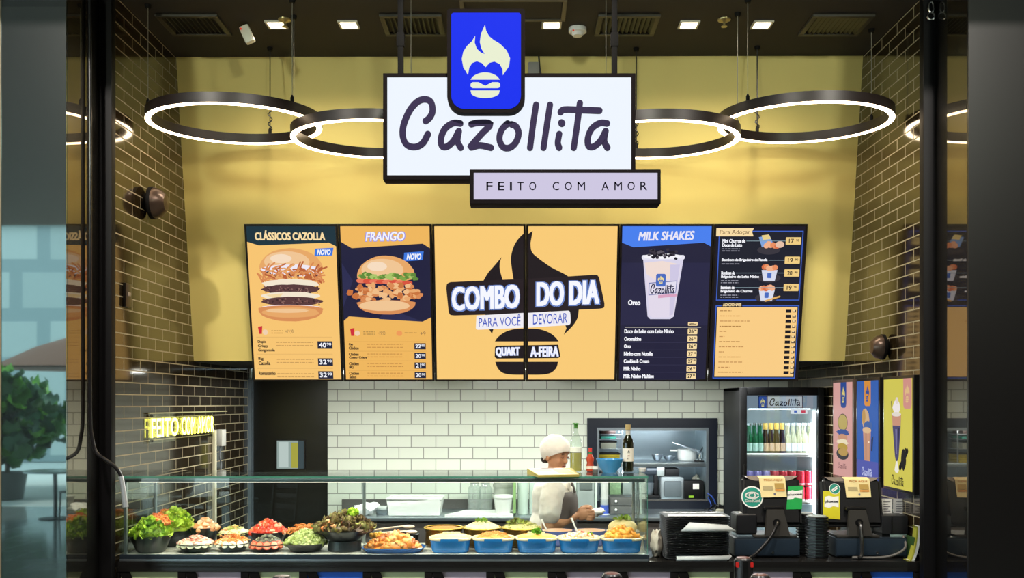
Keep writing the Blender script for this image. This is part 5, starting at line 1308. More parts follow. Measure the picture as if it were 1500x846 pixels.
# --- big lettuce bowls at the left
c = round_bowl(221, 5.76, .118, .10, 'large black bowl of lettuce and carrot at the left end of the display')
m = MB(); heap(m, c + Vector((0, 0, .085)), .108, .105, .09, 330, leaf, .034, LET1, LET1[2]); food(m, 'lettuce_salad', 'frilly green lettuce in the leftmost black bowl', 'salad', c)
m = MB(); heap(m, c + Vector((.03, .03, .16)), .075, .06, .055, 110, shred, .045, CAR, CAR[0]); food(m, 'grated_carrot', 'grated orange carrot heaped on the leftmost lettuce', 'carrot', c)
c = round_bowl(257, 6.0, .105, .12, 'large black bowl of lettuce, second from the left end of the display')
LET2 = frm(('a8c830', 'bed848', '94b62c', 'd0e266'), .5)
m = MB(); heap(m, c + Vector((.0, -.01, .105)), .105, .1, .10, 330, leaf, .034, LET2, LET2[0]); food(m, 'lettuce_salad', 'pale green lettuce in the second bowl from the left', 'salad', c)
m = MB(); heap(m, c + Vector((-.05, .0, .17)), .06, .05, .045, 90, shred, .045, CAR, CAR[1]); food(m, 'grated_carrot', 'grated carrot beside the pale green lettuce', 'carrot', c)
c = round_bowl(300, 6.0, .083, .115, 'black bowl of orange chunks behind the front row at the left')
OC = frm(('d9935c', 'e8b088', 'dda06c', 'f0c9a4'), .5)
m = MB(); heap(m, c + Vector((0, 0, .10)), .085, .08, .06, 46, chunk, .016, OC, OC[0]); food(m, 'melon_salad', 'pale orange chunks in the bowl right of the lettuce', 'salad', c)
# --- front row of shallow bowls
WC = frm(('dfe0c0', 'cdd3a8', 'e9e6cf'), .4)
def cucumber_rim(c, r, n, mat, s, tilt=60, face=None, grp='slices', label='', name='slice'):
    for k in range(n):
        a = R(200 + 140 * k / (n - 1)); p = Vector(c) + Vector((r * math.cos(a), r * math.sin(a), 0))
        T = Matrix.Translation(p) @ Matrix.Rotation(a, 4, 'Z') @ Matrix.Rotation(R(tilt), 4, 'Y')
        mb = MB(); mb.lathe([(0, -.004), (s, -.004), (s * 1.03, 0), (s, .004), (0, .004)], (0, 0, 0), mat, 16, T=T)
        if face: mb.lathe([(s * .45, .0045), (s * .8, .0047)], (0, 0, 0), face, 16, T=T)
        solo(mb, name, label, name.split('_')[-1], tuple(p), grp)
c = round_bowl(287, 5.78, .108, .05, 'shallow black bowl of pink salad at the left of the front row')
PS = frm(('e0907c', 'e8a58e', 'f0c2ac', 'd97766', 'f2d6c4'), .45)
m = MB(); heap(m, c + Vector((0, 0, .045)), .105, .1, .045, 120, slab, .022, PS, PS[1]); food(m, 'pink_salad', 'pink and cream chopped salad in the leftmost front bowl', 'salad', c)
cucumber_rim(c + Vector((0, 0, .048)), .097, 7, WC[0], .021, grp='pale slices round the pink salad', label='pale cucumber slice standing round the edge of the pink salad', name='cucumber_slice')
c = round_bowl(341, 5.80, .1, .05, 'shallow black bowl of orange and white salad, second in the front row')
m = MB(); heap(m, c + Vector((0, 0, .045)), .092, .085, .04, 90, shred, .05, frm(('e89a4c', 'f0b070', 'e0853a'), .5), CAR[1]); food(m, 'carrot_salad', 'orange shredded salad in the second front bowl', 'salad', c)
cucumber_rim(c + Vector((0, 0, .048)), .089, 6, WC[2], .021, grp='pale slices round the orange salad', label='pale slice standing round the edge of the orange shredded salad', name='cucumber_slice')
c = round_bowl(343, 6.0, .093, .085, 'black bowl of pale green salad behind the orange shredded one')
m = MB(); heap(m, c + Vector((0, 0, .075)), .093, .09, .045, 150, slab, .02, frm(('b9b864', 'a8b04c', 'd0cb86', 'd98c3c', 'e6dca4'), .45), WC[1]); food(m, 'green_salad', 'pale green and yellow chopped salad behind the orange salad', 'salad', c)
c = round_bowl(391, 5.80, .1, .045, 'shallow black bowl ringed by tomato slices in the front row')
m = MB(); heap(m, c + Vector((0, .01, .04)), .09, .08, .045, 110, chunk, .010, frm(('4a4638', '6b6a50', '8a8a6c', '3a342c'), .5), M('lentil_dark', '4a4638', .6)); food(m, 'lentil_salad', 'dark lentil salad inside the ring of tomato slices', 'salad', c)
cucumber_rim(c + Vector((0, 0, .042)), .088, 6, M('tomato_skin', 'cc4a2c', .3), .025, 62, M('tomato_flesh', 'e8906c', .3), 'tomato slices round the lentils', 'round tomato slice standing round the dark lentil salad', 'tomato_slice')
c = round_bowl(393, 6.0, .11, .09, 'black bowl of red tomato pieces behind the lentil salad')
TO = frm(('cf3a22', 'd8532f', 'e2713f', 'c42e1e', 'f0b490'), .25)
m = MB(); heap(m, c + Vector((0, 0, .08)), .11, .09, .07, 150, chunk, .015, TO, TO[0]); food(m, 'tomato_salad', 'bright red tomato pieces heaped behind the lentil salad', 'salad', c)
c = round_bowl(448, 5.80, .125, .05, 'shallow black bowl of chopped green olives in the front row')
OG = frm(('8c9a4c', 'a3ad66', '76853c', 'bcc184', '9aa45c'), .35)
m = MB(); heap(m, c + Vector((0, 0, .045)), .12, .1, .075, 430, chunk, .0125, OG, OG[2]); food(m, 'olive_salad', 'chopped green olive salad in the front row left of the leafy bowl', 'salad', c)
c = round_bowl(446, 6.02, .10, .09, 'black bowl of orange strips behind the green olive salad')
m = MB(); heap(m, c + Vector((0, 0, .08)), .1, .09, .035, 120, shred, .06, frm(('d98432', 'c9762a', 'e09a4c'), .5), CAR[2]); food(m, 'carrot_strips', 'orange strips in the bowl behind the green olives', 'carrot', c)
# --- tall leafy bowl
c = fpos(505, 5.82)
t = thing('pedestal_bowl', 'large black bowl on a dark stand in the middle of the display', 'bowl', tuple(c))
m = MB(); m.lathe([(0, .002), (.095, .002), (.10, .008), (.095, .06), (0, .06)], c, M('stand_dark', '23272a', .3), 30); m.build('stand', t)
m = MB(); m.lathe([(.06, .06), (.10, .07), (.15, .12), (.152, .125), (.145, .122), (.1, .08), (0, .075)], c, BOWL, 36); m.build('body', t)
RL = frm(('7a6440', '8a744a', '5f4632', '8f8a50', 'a4985c'), .5)
m = MB(); heap(m, c + Vector((0, 0, .115)), .172, .13, .085, 420, leaf, .034, RL, RL[2]); food(m, 'leaf_salad', 'dark red lettuce leaves in the large bowl on a stand', 'salad', c)
m = MB(); heap(m, c + Vector((-.01, -.02, .135)), .15, .1, .065, 70, chunk, .014, frm(('d9743c', 'c95c3a', 'a8b052', 'e0a070', 'c2c08a'), .35)); food(m, 'vegetable_pieces', 'orange and green vegetable pieces over the dark leaves', 'vegetables', c)
m = MB(); heap(m, c + Vector((.045, -.02, .205)), .035, .03, .02, 26, leaf, .028, frm(('9cc22a', 'b2d63c'), .5)); food(m, 'lettuce_garnish', 'tuft of bright green lettuce topping the dark leaves', 'garnish', c)
# --- chicken platter and spoons
c = fpos(577, 5.79)
t = thing('platter', 'flat dark blue platter of fried chicken in front of the spoons', 'platter', tuple(c))
m = MB(); vs = []; fs = []; n = 40
def sup(a, p=3.2): 
    cc, ss = math.cos(a), math.sin(a); return (abs(cc) ** (2 / p) * (1 if cc > 0 else -1), abs(ss) ** (2 / p) * (1 if ss > 0 else -1))
def suploft(mb, c, secs, mat, n=40, p=3.2):
    vs = []; fs = []
    for rx, ry, z in secs:
        for k in range(n):
            u, v = sup(2 * math.pi * k / n, p); vs.append((c[0] + rx * u, c[1] + ry * v, c[2] + z))
    L = len(secs)
    for i in range(L - 1):
        for k in range(n): fs.append([i * n + k, i * n + (k + 1) % n, (i + 1) * n + (k + 1) % n, (i + 1) * n + k])
    fs.append(list(range(n))[::-1]); fs.append([(L - 1) * n + k for k in range(n)])
    mb.add(vs, fs, mat)
NAVYG = M('navy_glaze', '22508e', .2, var=.15)
suploft(m, c, [(.16, .10, .0), (.165, .105, .004), (.185, .125, .028), (.18, .12, .03), (.16, .10, .012), (.15, .09, .010)], NAVYG); m.build('body', t)
FC = frm(('b8641e', 'c9782c', 'd98e3c', 'a85418', 'e0a45a'), .35)
m = MB(); heap(m, c + Vector((0, 0, .015)), .16, .1, .085, 130, chunk, .022, FC, FC[1]); food(m, 'fried_chicken', 'golden fried chicken pieces on the dark blue platter', 'chicken', c)
def spoon(p0, p1, mat, label, bowl=.03, name='serving_spoon', cat='spoon'):
    p0, p1 = Vector(p0), Vector(p1); d = (p1 - p0)
    t = thing(name, label, cat, tuple(p0))
    m = MB(); m.tube([p0, p0 + d * .3 + Vector((0, 0, .004)), p0 + d * .68 + Vector((0, 0, .006)), p0 + d * .74 + Vector((0, 0, .004))], [.0065, .006, .005, .006], mat, 8); m.build('handle', t)
    m = MB(); ang = math.atan2(d.y, d.x); m.ell(p0 + d * .86, (d.length * .15, bowl, .011), mat, 14, 10, rot=None if abs(ang) < .05 else None, T=None); m.build('bowl', t)
sp1 = M('cream_spoon', 'd9c0a8', .35); sp2 = M('pale_blue_spoon', '9cb6b8', .35); sp3 = M('wood_spoon', '9a5a34', .5)
spoon(P(549, 776, 6.0), P(607, 770, 5.98), sp1, 'cream serving spoon at the back behind the fried chicken')
spoon(P(551, 781, 5.95), P(611, 778, 5.93), M('light_cream_spoon', 'e0d2bc', .35), 'light cream serving spoon in the middle of the three behind the chicken', .02)
spoon(P(541, 791, 5.86), P(605, 786, 5.84), sp2, 'pale blue serving spoon lying across the fried chicken')
t = thing('spoon_rest', 'long dark tray holding the spoons behind the fried chicken', 'spoon rest', tuple(fpos(580, 6.0)))
cc = fpos(580, 5.99); m = MB(); suploft(m, cc, [(.13, .05, 0), (.135, .055, .03), (.14, .06, .075), (.135, .055, .078), (.12, .04, .06)], BOWL); m.build('body', t)
m = MB(); heap(m, P(553, 784, 5.93), .05, .03, .012, 26, chunk, .012, frm(('d9a02c', 'e0b044'), .4), M('yellow_food', 'd9a02c', .4)); food(m, 'yellow_sauce_pieces', 'yellow pieces between the spoons left of the chicken', 'food', P(553, 784, 5.93))
# --- brass rimmed pans at the back
def pan(x, label, bm_, rimm=CASTRIM): return round_bowl(x, 6.0, .117, .112, label, bm_, rimm, .88, 'serving_pan', 'pan')
PANB = M('dark_brass_pan', '7a5c28', .22, .7, var=.3)
c = pan(650, 'round brass pan of orange cream behind the blue dishes', PANB)
m = MB(); m.lathe([(0, .1135), (.05, .1125), (.09, .111), (.111, .106)], c, M('orange_cream', 'dc8a26', .3, bump=.2), 30); food(m, 'orange_cream', 'smooth orange cream filling the left brass pan', 'cream', c)
c = pan(706, 'round brass pan heaped with pale rice in the middle of the back row', PANB)
RI = frm(('ead6a8', 'f2e2bc', 'e0c690'), .6)
m = MB(); heap(m, c + Vector((0, 0, .104)), .11, .105, .05, 420, chunk, .0055, RI, RI[0]); food(m, 'rice', 'pale rice heaped in the middle brass pan', 'rice', c)
m = MB(); heap(m, c + Vector((0, -.01, .142)), .035, .03, .012, 22, leaf, .02, frm(('6f9a2c', '88b03c'), .5)); food(m, 'herb_garnish', 'green herb garnish on the heap of rice', 'garnish', c)
c = pan(764, 'round brass pan of pale salad with herbs right of the rice', PANB)
GR = frm(('d2c884', 'c3bd6c', 'a8ad54', 'e2dab0', '8f9a44'), .5)
m = MB(); heap(m, c + Vector((0, 0, .104)), .113, .105, .042, 170, shred, .035, GR, GR[0]); food(m, 'cabbage_salad', 'pale shredded cabbage in the right brass pan', 'salad', c)
m = MB(); heap(m, c + Vector((-.02, 0, .132)), .06, .05, .016, 34, leaf, .022, frm(('7a8a3c', '6a6a34', '9aa84c'), .5)); food(m, 'herb_garnish', 'dark green herbs scattered on the shredded cabbage', 'garnish', c)
# --- oval blue dishes with pink sauce and spoons
for x, l1, l2, l3 in ((816, 'oval violet blue dish of pink sauce at the back, nearest the cook', 'pink sauce in the left oval dish at the back', 'white spoon handle sticking out of the left oval dish'), (864, 'oval violet blue dish of pink sauce at the back, under the hands of the cook', 'pink sauce in the right oval dish at the back', 'white spoon handle sticking out of the right oval dish')):
    c = fpos(x, 6.02); t = thing('oval_dish', l1, 'dish', tuple(c))
    m = MB(); suploft(m, c, [(.075, .06, 0), (.085, .07, .01), (.098, .08, .09), (.10, .082, .094), (.095, .077, .094), (.085, .07, .075)], M('violet_blue_glaze', '5f6ea8', .2, var=.1), p=2.3); m.build('body', t)
    m = MB(); suploft(m, c, [(.092, .074, .086), (.093, .075, .093), (.06, .05, .098)], M('pink_sauce', 'd8a27c', .35, bump=.3), p=2.3); food(m, 'pink_sauce', l2, 'sauce', c)
    a = c + Vector((.0 if x > 850 else -.02, -.03, .078)); b = P(793 if x < 850 else 837, 760 if x < 850 else 758, 6.02); a.x = c.x - (.055 if x < 850 else .075)
    m = MB(); m.tube([a, a + (b - a) * .5, b], [.006, .005, .007], WHITE, 8); m.ell(a, (.018, .012, .006), WHITE, 10, 6); solo(m, 'serving_spoon', l3, 'spoon', tuple(a))
c = fpos(912, 6.02)
t = thing('oval_dish', 'white dish with a rolled savoury loaf at the right end of the back row', 'dish', tuple(c)); m = MB(); suploft(m, c, [(.085, .06, 0), (.10, .075, .085), (.103, .078, .09), (.095, .07, .088), (.085, .06, .07)], M('white_glaze', 'e2ddd0', .25), p=2.6); m.build('body', t)
m = MB(); m.ell(c + Vector((0, 0, .11)), (.09, .06, .05), M('pale_pastry', 'ddc68c', .5, var=.3, scale=30, bump=.3), 20, 12); food(m, 'savoury_roll', 'pale rolled loaf at the right end of the back row', 'roll', c)
m = MB(); heap(m, c + Vector((.0, -.01, .155)), .05, .03, .012, 30, leaf, .02, frm(('7f9a34', '94ac44'), .5)); food(m, 'herb_garnish', 'green herbs along the top of the pale roll', 'garnish', c)
# --- five blue baking dishes in front
def baking_dish(x, label):
    c = fpos(x, 5.775); t = thing('baking_dish', label, 'baking dish', tuple(c), 'blue baking dishes')
    m = MB(); suploft(m, c, [(.10, .075, 0), (.108, .083, .008), (.118, .093, .075)], BLUE); 
    m.box(c.x - .052, c.x + .052, c.y - .108, c.y - .088, c.z + .062, c.z + .088, BLUE, .006); m.box(c.x - .052, c.x + .052, c.y + .088, c.y + .108, c.z + .066, c.z + .088, BLUE, .006)
    m.build('body', t)
    m = MB(); suploft(m, c, [(.118, .093, .072), (.124, .099, .078), (.124, .099, .086), (.117, .092, .088), (.109, .084, .075), (.10, .075, .03)], CREAM)
    m.box(c.x - .054, c.x + .054, c.y - .107, c.y - .09, c.z + .084, c.z + .092, CREAM, .004); m.box(c.x - .052, c.x + .052, c.y + .086, c.y + .1, c.z + .08, c.z + .104, CREAM, .005)
    m.build('rim', t)
    return c
BD = [(660, 'blue baking dish at the left end of the five in front', 'pale mashed filling in the leftmost blue baking dish', 'gratin', ('e9c47c', 'f0d494', 'e0b25c')),
      (723, 'blue baking dish second from the left of the five in front', 'orange grated topping in the second blue baking dish', 'gratin', ('e8a04c', 'eeb066', 'dc9038')),
      (786, 'blue baking dish with a parsley sprig, middle of the five in front', 'yellow cream in the middle blue baking dish', 'gratin', ('eab048', 'f0be62', 'e0a038')),
      (848, 'blue baking dish second from the right of the five in front', 'pink and cream mixed salad in the fourth blue baking dish', 'salad', ('e8b890', 'f2d8b4', 'e09a70', 'f0e2c8')),
      (910, 'blue baking dish with fried pieces, right end of the five in front', 'golden fried pieces in the rightmost blue baking dish', 'fritters', ('d88c24', 'e09c38', 'c87a1a'))]
for k, (x, l1, l2, ct, hx_) in enumerate(BD):
    c = baking_dish(x, l1); fm = frm(hx_, .45); m = MB(); b = c + Vector((0, 0, .072))
    if k in (0, 2):
        suploft(m, b, [(.108, .083, 0), (.107, .082, .012), (.09, .065, .026), (.05, .03, .032)], fm[0]); heap(m, b + Vector((0, 0, .01)), .09, .065, .022, 26 if k == 0 else 8, chunk, .012, fm, None); 
    elif k == 1: heap(m, b, .108, .083, .04, 330, shred, .02, fm, fm[0], pw=2.5)
    elif k == 3: heap(m, b, .106, .08, .034, 170, chunk, .010, fm, fm[0], pw=3)
    else: heap(m, b + Vector((0, 0, .012)), .092, .066, .055, 75, chunk, .02, fm, fm[0])
    food(m, 'fried_pieces' if k == 4 else 'mixed_salad' if k == 3 else 'gratin_filling', l2, ct, c)
    if k == 2: m = MB(); heap(m, b + Vector((.0, -.03, .03)), .024, .02, .02, 30, leaf, .018, frm(('5f9a24', '78b030'), .5)); food(m, 'parsley_sprig', 'green parsley sprig on the yellow cream', 'garnish', c)
    if k == 3:
        m = MB(); heap(m, b + Vector((.02, .0, .03)), .018, .014, .012, 14, chunk, .008, frm(('d8402c',), .3)); food(m, 'tomato_garnish', 'red tomato garnish on the pink and cream salad', 'garnish', c)
        m = MB(); heap(m, b + Vector((.06, -.01, .026)), .018, .014, .008, 12, leaf, .014, LET1); food(m, 'herb_garnish', 'green herb garnish beside the red tomato in the fourth dish', 'garnish', c)

# ------------------------------------------------------------------ right side of the counter
# trays
TRAYM = M('black_tray', '1b1b1d', .28, var=.2)
proto = None; NT = 24; a, b = P(975, 822, 5.63).x, P(1072, 822, 5.63).x
for k in range(NT):
    c = ((a + b) / 2 + (random.uniform(-.002, .002) if k else 0), 5.78, CT + k * .0104)
    lab = 'black plastic tray in the tall stack beside the display case'
    if proto is None:
        m = MB(); w, d = (b - a) / 2, .145
        suploft(m, c, [(w - .02, d - .02, 0), (w - .012, d - .012, .003), (w, d, .0082), (w - .003, d - .003, .0092), (w - .016, d - .016, .0032), (w - .03, d - .03, .0026)], TRAYM, 44, 9)
        proto = solo(m, 'serving_tray', lab, 'tray', c, 'stack of black trays')
        T0 = c
    else:
        dd = dup(proto, c)
        if k == NT - 1: dd['label'] = 'topmost black plastic tray of the stack, under a white paper liner'
def paper(mb, pts, th=.0012):
    n = len(pts); mb.add([Vector(p) for p in pts] + [Vector(p) + Vector((0, 0, th)) for p in pts], [list(range(n))[::-1], [n + i for i in range(n)]] + [[i, (i + 1) % n, n + (i + 1) % n, n + i] for i in range(n)], PAPER)
zt = CT + NT * .0104 + .0
m = MB(); paper(m, [(a + .02, 5.66, zt), (b - .03, 5.655, zt), (b - .04, 5.74, zt), (a + .03, 5.75, zt)]); solo(m, 'tray_liner', 'white paper liner lying on top of the tray stack', 'paper', (a, 5.8, zt))
def flap(x0, y0, x1, y1, x2, y2, x3, y3, lab, blue=False):
    m = MB(); Y = 5.625; q0, q1, q2, q3 = P(x0, y0, Y), P(x1, y1, Y), P(x2, y2, Y), P(x3, y3, Y)
    ins = Vector((0, .06, .004))
    vs = [q3 + ins, q2 + ins, q2, q3, q0 + Vector((0, -.012, 0)), q1 + Vector((0, -.012, 0))]
    mids = [(q3 + q0) / 2 + Vector((0, -.014, 0)), (q2 + q1) / 2 + Vector((0, -.014, 0))]
    m.add([vs[0], vs[1], vs[2] , vs[3], mids[1], mids[0], vs[5], vs[4]], [[0, 1, 2, 3], [3, 2, 4, 5], [5, 4, 6, 7]], M('hanging_paper', 'c3cac8', .8)); 
    o = solo(m, 'tray_liner', lab, 'paper', tuple(q0)); 
    sm = o.modifiers.new('thickness', 'SOLIDIFY'); sm.thickness = .0012
flap(996, 777, 1078, 777, 1066, 769, 1010, 765, 'white paper liner hanging from the upper part of the tray stack')
flap(990, 820, 1064, 820, 1072, 814, 991, 815, 'white paper liner hanging from the foot of the tray stack')
# white lumpy bag between display and trays
c = Vector((.82, 5.80, CT))
m = MB(); bm = bmesh.new(); bmesh.ops.create_icosphere(bm, subdivisions=3, radius=1)
for v in bm.verts:
    n = v.co.normalized(); k = 1 + .12 * math.sin(n.x * 9 + n.z * 11) * math.sin(n.y * 8 + n.z * 9) + .08 * math.sin(n.z * 17)
    v.co = Vector((n.x * .036 * k, n.y * .08 * k, max(.0, .07 + n.z * .085 * k)))
m.bm(bm, M('frosted_bag', 'b3aa9c', .4, bump=.5, scale=25), Matrix.Translation(c)); solo(m, 'cutlery_bag', 'pale lumpy plastic bag squeezed between the display case and the trays', 'bag', tuple(c), sharp=60)

TEALS, YEL, GREENS = M('teal_sticker', '1f8f7a', .4), M('yellow_paper', 'edd89a', .6), M('green_sticker', '18a34a', .4)
def till(px0, px1, ptop, pbot, label, yrot, bx0, bx1, stickers):
    """screen seen from behind on a leaning stand over a low cash drawer"""
    Y = 5.86
    a, b = P(px0, ptop, Y), P(px1, pbot, Y); cx = (a.x + b.x) / 2; w = b.x - a.x; h = a.z - b.z
    t = thing('till_terminal', label, 'till', (cx, Y + .1, CT + .115), 'till terminals')
    T = Matrix.Translation((cx, Y, (a.z + b.z) / 2)) @ Matrix.Rotation(R(yrot), 4, 'Z') @ Matrix.Rotation(R(-14), 4, 'X')
    m = MB(); bm = bmesh.new(); bmesh.ops.create_cube(bm, size=1)
    for v in bm.verts:
        bk = v.co.y < 0; v.co = Vector((v.co.x * w * (.93 if bk else 1), v.co.y * .07, v.co.z * h * (.94 if bk else 1)))
    bmesh.ops.bevel(bm, geom=bm.edges[:], offset=.018, segments=3, affect='EDGES')
    m.bm(bm, BLACKM, T); m.build('housing', t)
    m = MB(); n = 10
    for i in range(n):   # pale curved top edge
        u0, u1 = i / n - .5, (i + 1) / n - .5
        f = lambda u: h * .5 - .035 * (1 - (2 * u) ** 4) 
        m.add([T @ Vector((u0 * w * .9, -.0365, f(u0))), T @ Vector((u1 * w * .9, -.0365, f(u1))), T @ Vector((u1 * w * .97, -.012, h * .5 + .002)), T @ Vector((u0 * w * .97, -.012, h * .5 + .002))], [[0, 1, 2, 3]], M('grey_brown_plastic', '7a7068', .35))
    m.build('top_edge', t)
    m = MB(); m.box(-w / 2 + .02, w / 2 - .02, .035, .037, -h / 2 + .02, h / 2 - .02, M('dark_screen', '0a0b0e', .1), 0, T); m.build('display', t)
    zb = CT + .116
    m = MB(); nk = [(-.062, zb + .008), (.082, zb + .008), (.05, b.z + h * .38), (-.045, b.z + h * .38)]
    m.prism(nk, lambda u, v, k: Vector((cx + u, Y - .125 + .03 * k + (v - zb) * .16, v)), M('charcoal_stand', '35322e', .45), 1)
    m.box(cx - .125, cx + .125, Y - .118, Y + .10, zb - .001, zb + .012, M('charcoal_stand', '262421'), .005); m.box(cx - .06, cx + .06, Y - .085, Y - .03, b.z + h * .36, b.z + h * .44, BLACK, .01); m.build('stand', t)
    m = MB(); m.lathe([(.014, 0), (.022, 0), (.022, .004), (.014, .004)], (0, 0, 0), BLACK, 18, T=Matrix.Translation((cx + .005, Y - .112, zb + .085)) @ Matrix.Rotation(R(90), 4, 'X')); m.build('cable_grommet', t)
    m = MB(); e = -1 if bx0 < 1100 else 0
    m.tube(smooth_path([(cx + .005, Y - .10, zb + .085), (cx + .005 + .0, Y - .13, zb + .08), (cx + e * .05, Y - .17, zb), (cx + e * .13 - .01, 5.66, CT + .03), (cx + e * .15 - .03, 5.65, CT + .012)], 6), .010, M('black_cable_glossy', '1d1c1c', .2), 10); m.build('power_cable', t)
    fw_ = -.0385
    def onback(u, v): return T @ Vector((u, fw_, v))
    for kind, x, y, s in stickers:
        u = (x - (px0 + px1) / 2) / (px1 - px0) * w; v = ((ptop + pbot) / 2 - y) / (pbot - ptop) * h
        m = MB(); O = T @ Vector((u, fw_, v)); ex = (T.to_3x3() @ Vector((1, 0, 0))); ey = (T.to_3x3() @ Vector((0, 0, -1))); en = T.to_3x3() @ Vector((0, -1, 0)); k = s / F * Y
        cv = Canvas(m, O - ex * k * .5 - ey * k * .5, ex * k, ey * k, en, 100, 100, .0006)
        if kind == 'round':
            cv.ell(50, 50, 50, 50, PAPER, 32); cv.ell(50, 50, 44, 44, TEALS, 32)
            cv.stroke([(50 + 30 * math.cos(R(q)), 42 + 14 * math.sin(R(q))) for q in range(20, 360, 20)], 3, PAPER); cv.stroke([(50 + 14 * math.cos(R(q)), 42 + 10 * math.sin(R(q))) for q in range(-40, 300, 20)], 3, PAPER); cv.text('GoodCard', 16, 60, 84, 74, PAPER, .03); m.build('round_sticker', t)
        if kind == 'small_round':
            cv.ell(50, 50, 50, 50, PAPER, 24); cv.ell(50, 50, 44, 44, TEALS, 24); cv.stroke([(26, 62), (70, 30)], 5, PAPER); cv.stroke([(32, 74), (76, 44)], 5, PAPER); m.build('round_sticker', t)
        if kind == 'green':
            cv.poly([(18, 0), (100, -6), (84, 122), (0, 124)], GREENS); cv.poly([(14, 26), (40, 20), (56, 25), (94, 18), (88, 66), (50, 60), (36, 70), (8, 72)], PAPER); cv.text('pluxee', 12, 38, 90, 54, M('ink_black', '15151a', .6), .03, 0, -4); m.build('hanging_sticker', t)
        if kind == 'yellow':
            cv.poly([(8, 0), (100, 4), (92, 160), (0, 152)], M('yellow_sticker', 'd8cc1e', .4)); cv.poly([(16, 34), (40, 28), (62, 34), (92, 30), (88, 92), (60, 86), (36, 96), (10, 90)], PAPER); cv.text('pluxee', 14, 52, 88, 72, M('ink_black', '15151a'), .03); m.build('hanging_sticker', t)
        if kind == 'sheet':
            tp = T @ Vector((u, -.0, h * .5 + .006)); top = [T @ Vector((u - k * .5, -.01, h * .5 + .004)), T @ Vector((u + k * .45, -.01, h * .5 + .004))]
            low = [T @ Vector((u - k * .43, -.045, h * .5 - k * .82)), T @ Vector((u + k * .5, -.045, h * .5 - k * .80))]; mid = [T @ Vector((u - k * .47, -.041, h * .5 - .016)), T @ Vector((u + k * .49, -.041, h * .5 - .016))]
            m.add([top[0], top[1], mid[1], mid[0], low[1], low[0]], [[0, 1, 2, 3], [3, 2, 4, 5]], YEL)
            cv = Canvas(m, mid[0] + en * .001, mid[1] - mid[0], low[0] - mid[0], en, 100, 80, .0005)
            cv.text('PEÇA AQUI', 18, 4, 88, 14, M('sheet_orange', 'd8903c', .6), .02); cv.rect(10, 34, 48, 50, M('sheet_grey', 'b5a272', .6)); cv.rect(56, 22, 92, 44, M('sheet_tan', 'b99446', .6)); cv.rect(56, 46, 92, 54, M('sheet_orange', 'd8903c')); cv.ell(52, 66, 4, 5, M('sheet_ink', '6a6a7a', .6), 12)
            o = m.build('paper_sheet', t)
    # cash drawer under it, a thing of its own
    a, b = P(bx0, 790, 5.74), P(bx1, 815, 5.74)
    return t
DRW = M('slate_drawer', '232d36', .35)
def cash_drawer(x0, x1, label):
    a, b = P(x0, 790, 5.74).x, P(x1, 790, 5.74).x
    t = thing('cash_drawer', label, 'cash drawer', ((a + b) / 2, 5.9, CT), 'cash drawers')
    m = MB(); m.box(a, b, 5.74, 6.1, CT + .006, CT + .113, DRW, .004); m.build('body', t)
    m = MB(); m.box(a + .004, b - .004, 5.734, 5.74, CT + .014, CT + .105, M('slate_drawer_front', '283440', .3), .003); d_ = m.build('drawer', t)
    m = MB(); m.lathe([(.008, 0), (.008, .006), (0, .006)], (0, 0, 0), CHROME, 12, T=Matrix.Translation(((a + b) / 2 + .03, 5.7345, CT + .03)) @ Matrix.Rotation(R(90), 4, 'X')); m.build('lock', d_)
    m = MB()
    for x in (a + .03, b - .03):
        for y in (5.77, 6.07): m.box(x - .012, x + .012, y - .012, y + .012, CT, CT + .007, BLACK)
    m.build('foot', t)
cash_drawer(1076, 1172, 'slate cash drawer under the till with the green sticker')
cash_drawer(1224, 1329, 'slate cash drawer under the till with the yellow sticker')
till(1084, 1174, 697, 772, 'black till terminal seen from behind with round teal and green stickers', 0, 1076, 1172, [('round', 1100, 729, 32), ('sheet', 1130, 712, 40), ('green', 1162, 727, 27)])
till(1203, 1292, 699, 772, 'black till terminal seen from behind with a yellow hanging sticker, beside the right wall', -4, 1224, 1329, [('small_round', 1222, 717, 16), ('sheet', 1254, 712, 38), ('yellow', 1216, 733, 26)])
# card machine, receipt printer
a, b = P(1078, 752, 5.80), P(1109, 788, 5.80)
t = thing('receipt_printer', 'rounded black receipt printer on the left cash drawer beside the trays', 'printer', ((a.x + b.x) / 2, 5.86, CT + .113))
m = MB(); m.box(a.x, b.x, 5.79, 5.95, CT + .128, a.z, M('printer_black', '1d1d20', .4), .016, seg=3); m.build('housing', t)
m = MB(); m.box(a.x + .004, b.x - .004, 5.80, 5.94, CT + .113, CT + .129, M('pale_blue_plastic', '9db2bd', .4), .003); m.build('base', t)
m = MB(); m.box(a.x + .03, b.x - .03, 5.84, 5.86, a.z - .001, a.z + .003, PAPER); m.build('paper', t)
a, b = P(1290, 754, 5.80), P(1332, 790, 5.80); b.x = min(b.x, 2.285)
t = thing('receipt_printer', 'boxy black receipt printer on the right cash drawer against the wall', 'printer', ((a.x + b.x) / 2, 5.86, CT + .113))
m = MB(); m.box(a.x, b.x, 5.78, 5.95, CT + .13, a.z, M('printer_black', '1d1d20'), .008); m.build('housing', t)
m = MB(); m.box(a.x + .05, b.x - .004, 5.785, 5.94, CT + .113, CT + .131, M('mint_grey_plastic', '8fa59e', .4), .003); m.box(a.x + .005, a.x + .05, 5.79, 5.94, CT + .113, CT + .131, BLACKM); m.build('base', t)
m = MB(); m.box(a.x + .055, a.x + .06, 5.776, 5.79, CT + .14, a.z - .01, M('printer_seam', '0c0c0d', .3)); m.build('cover_edge', t)
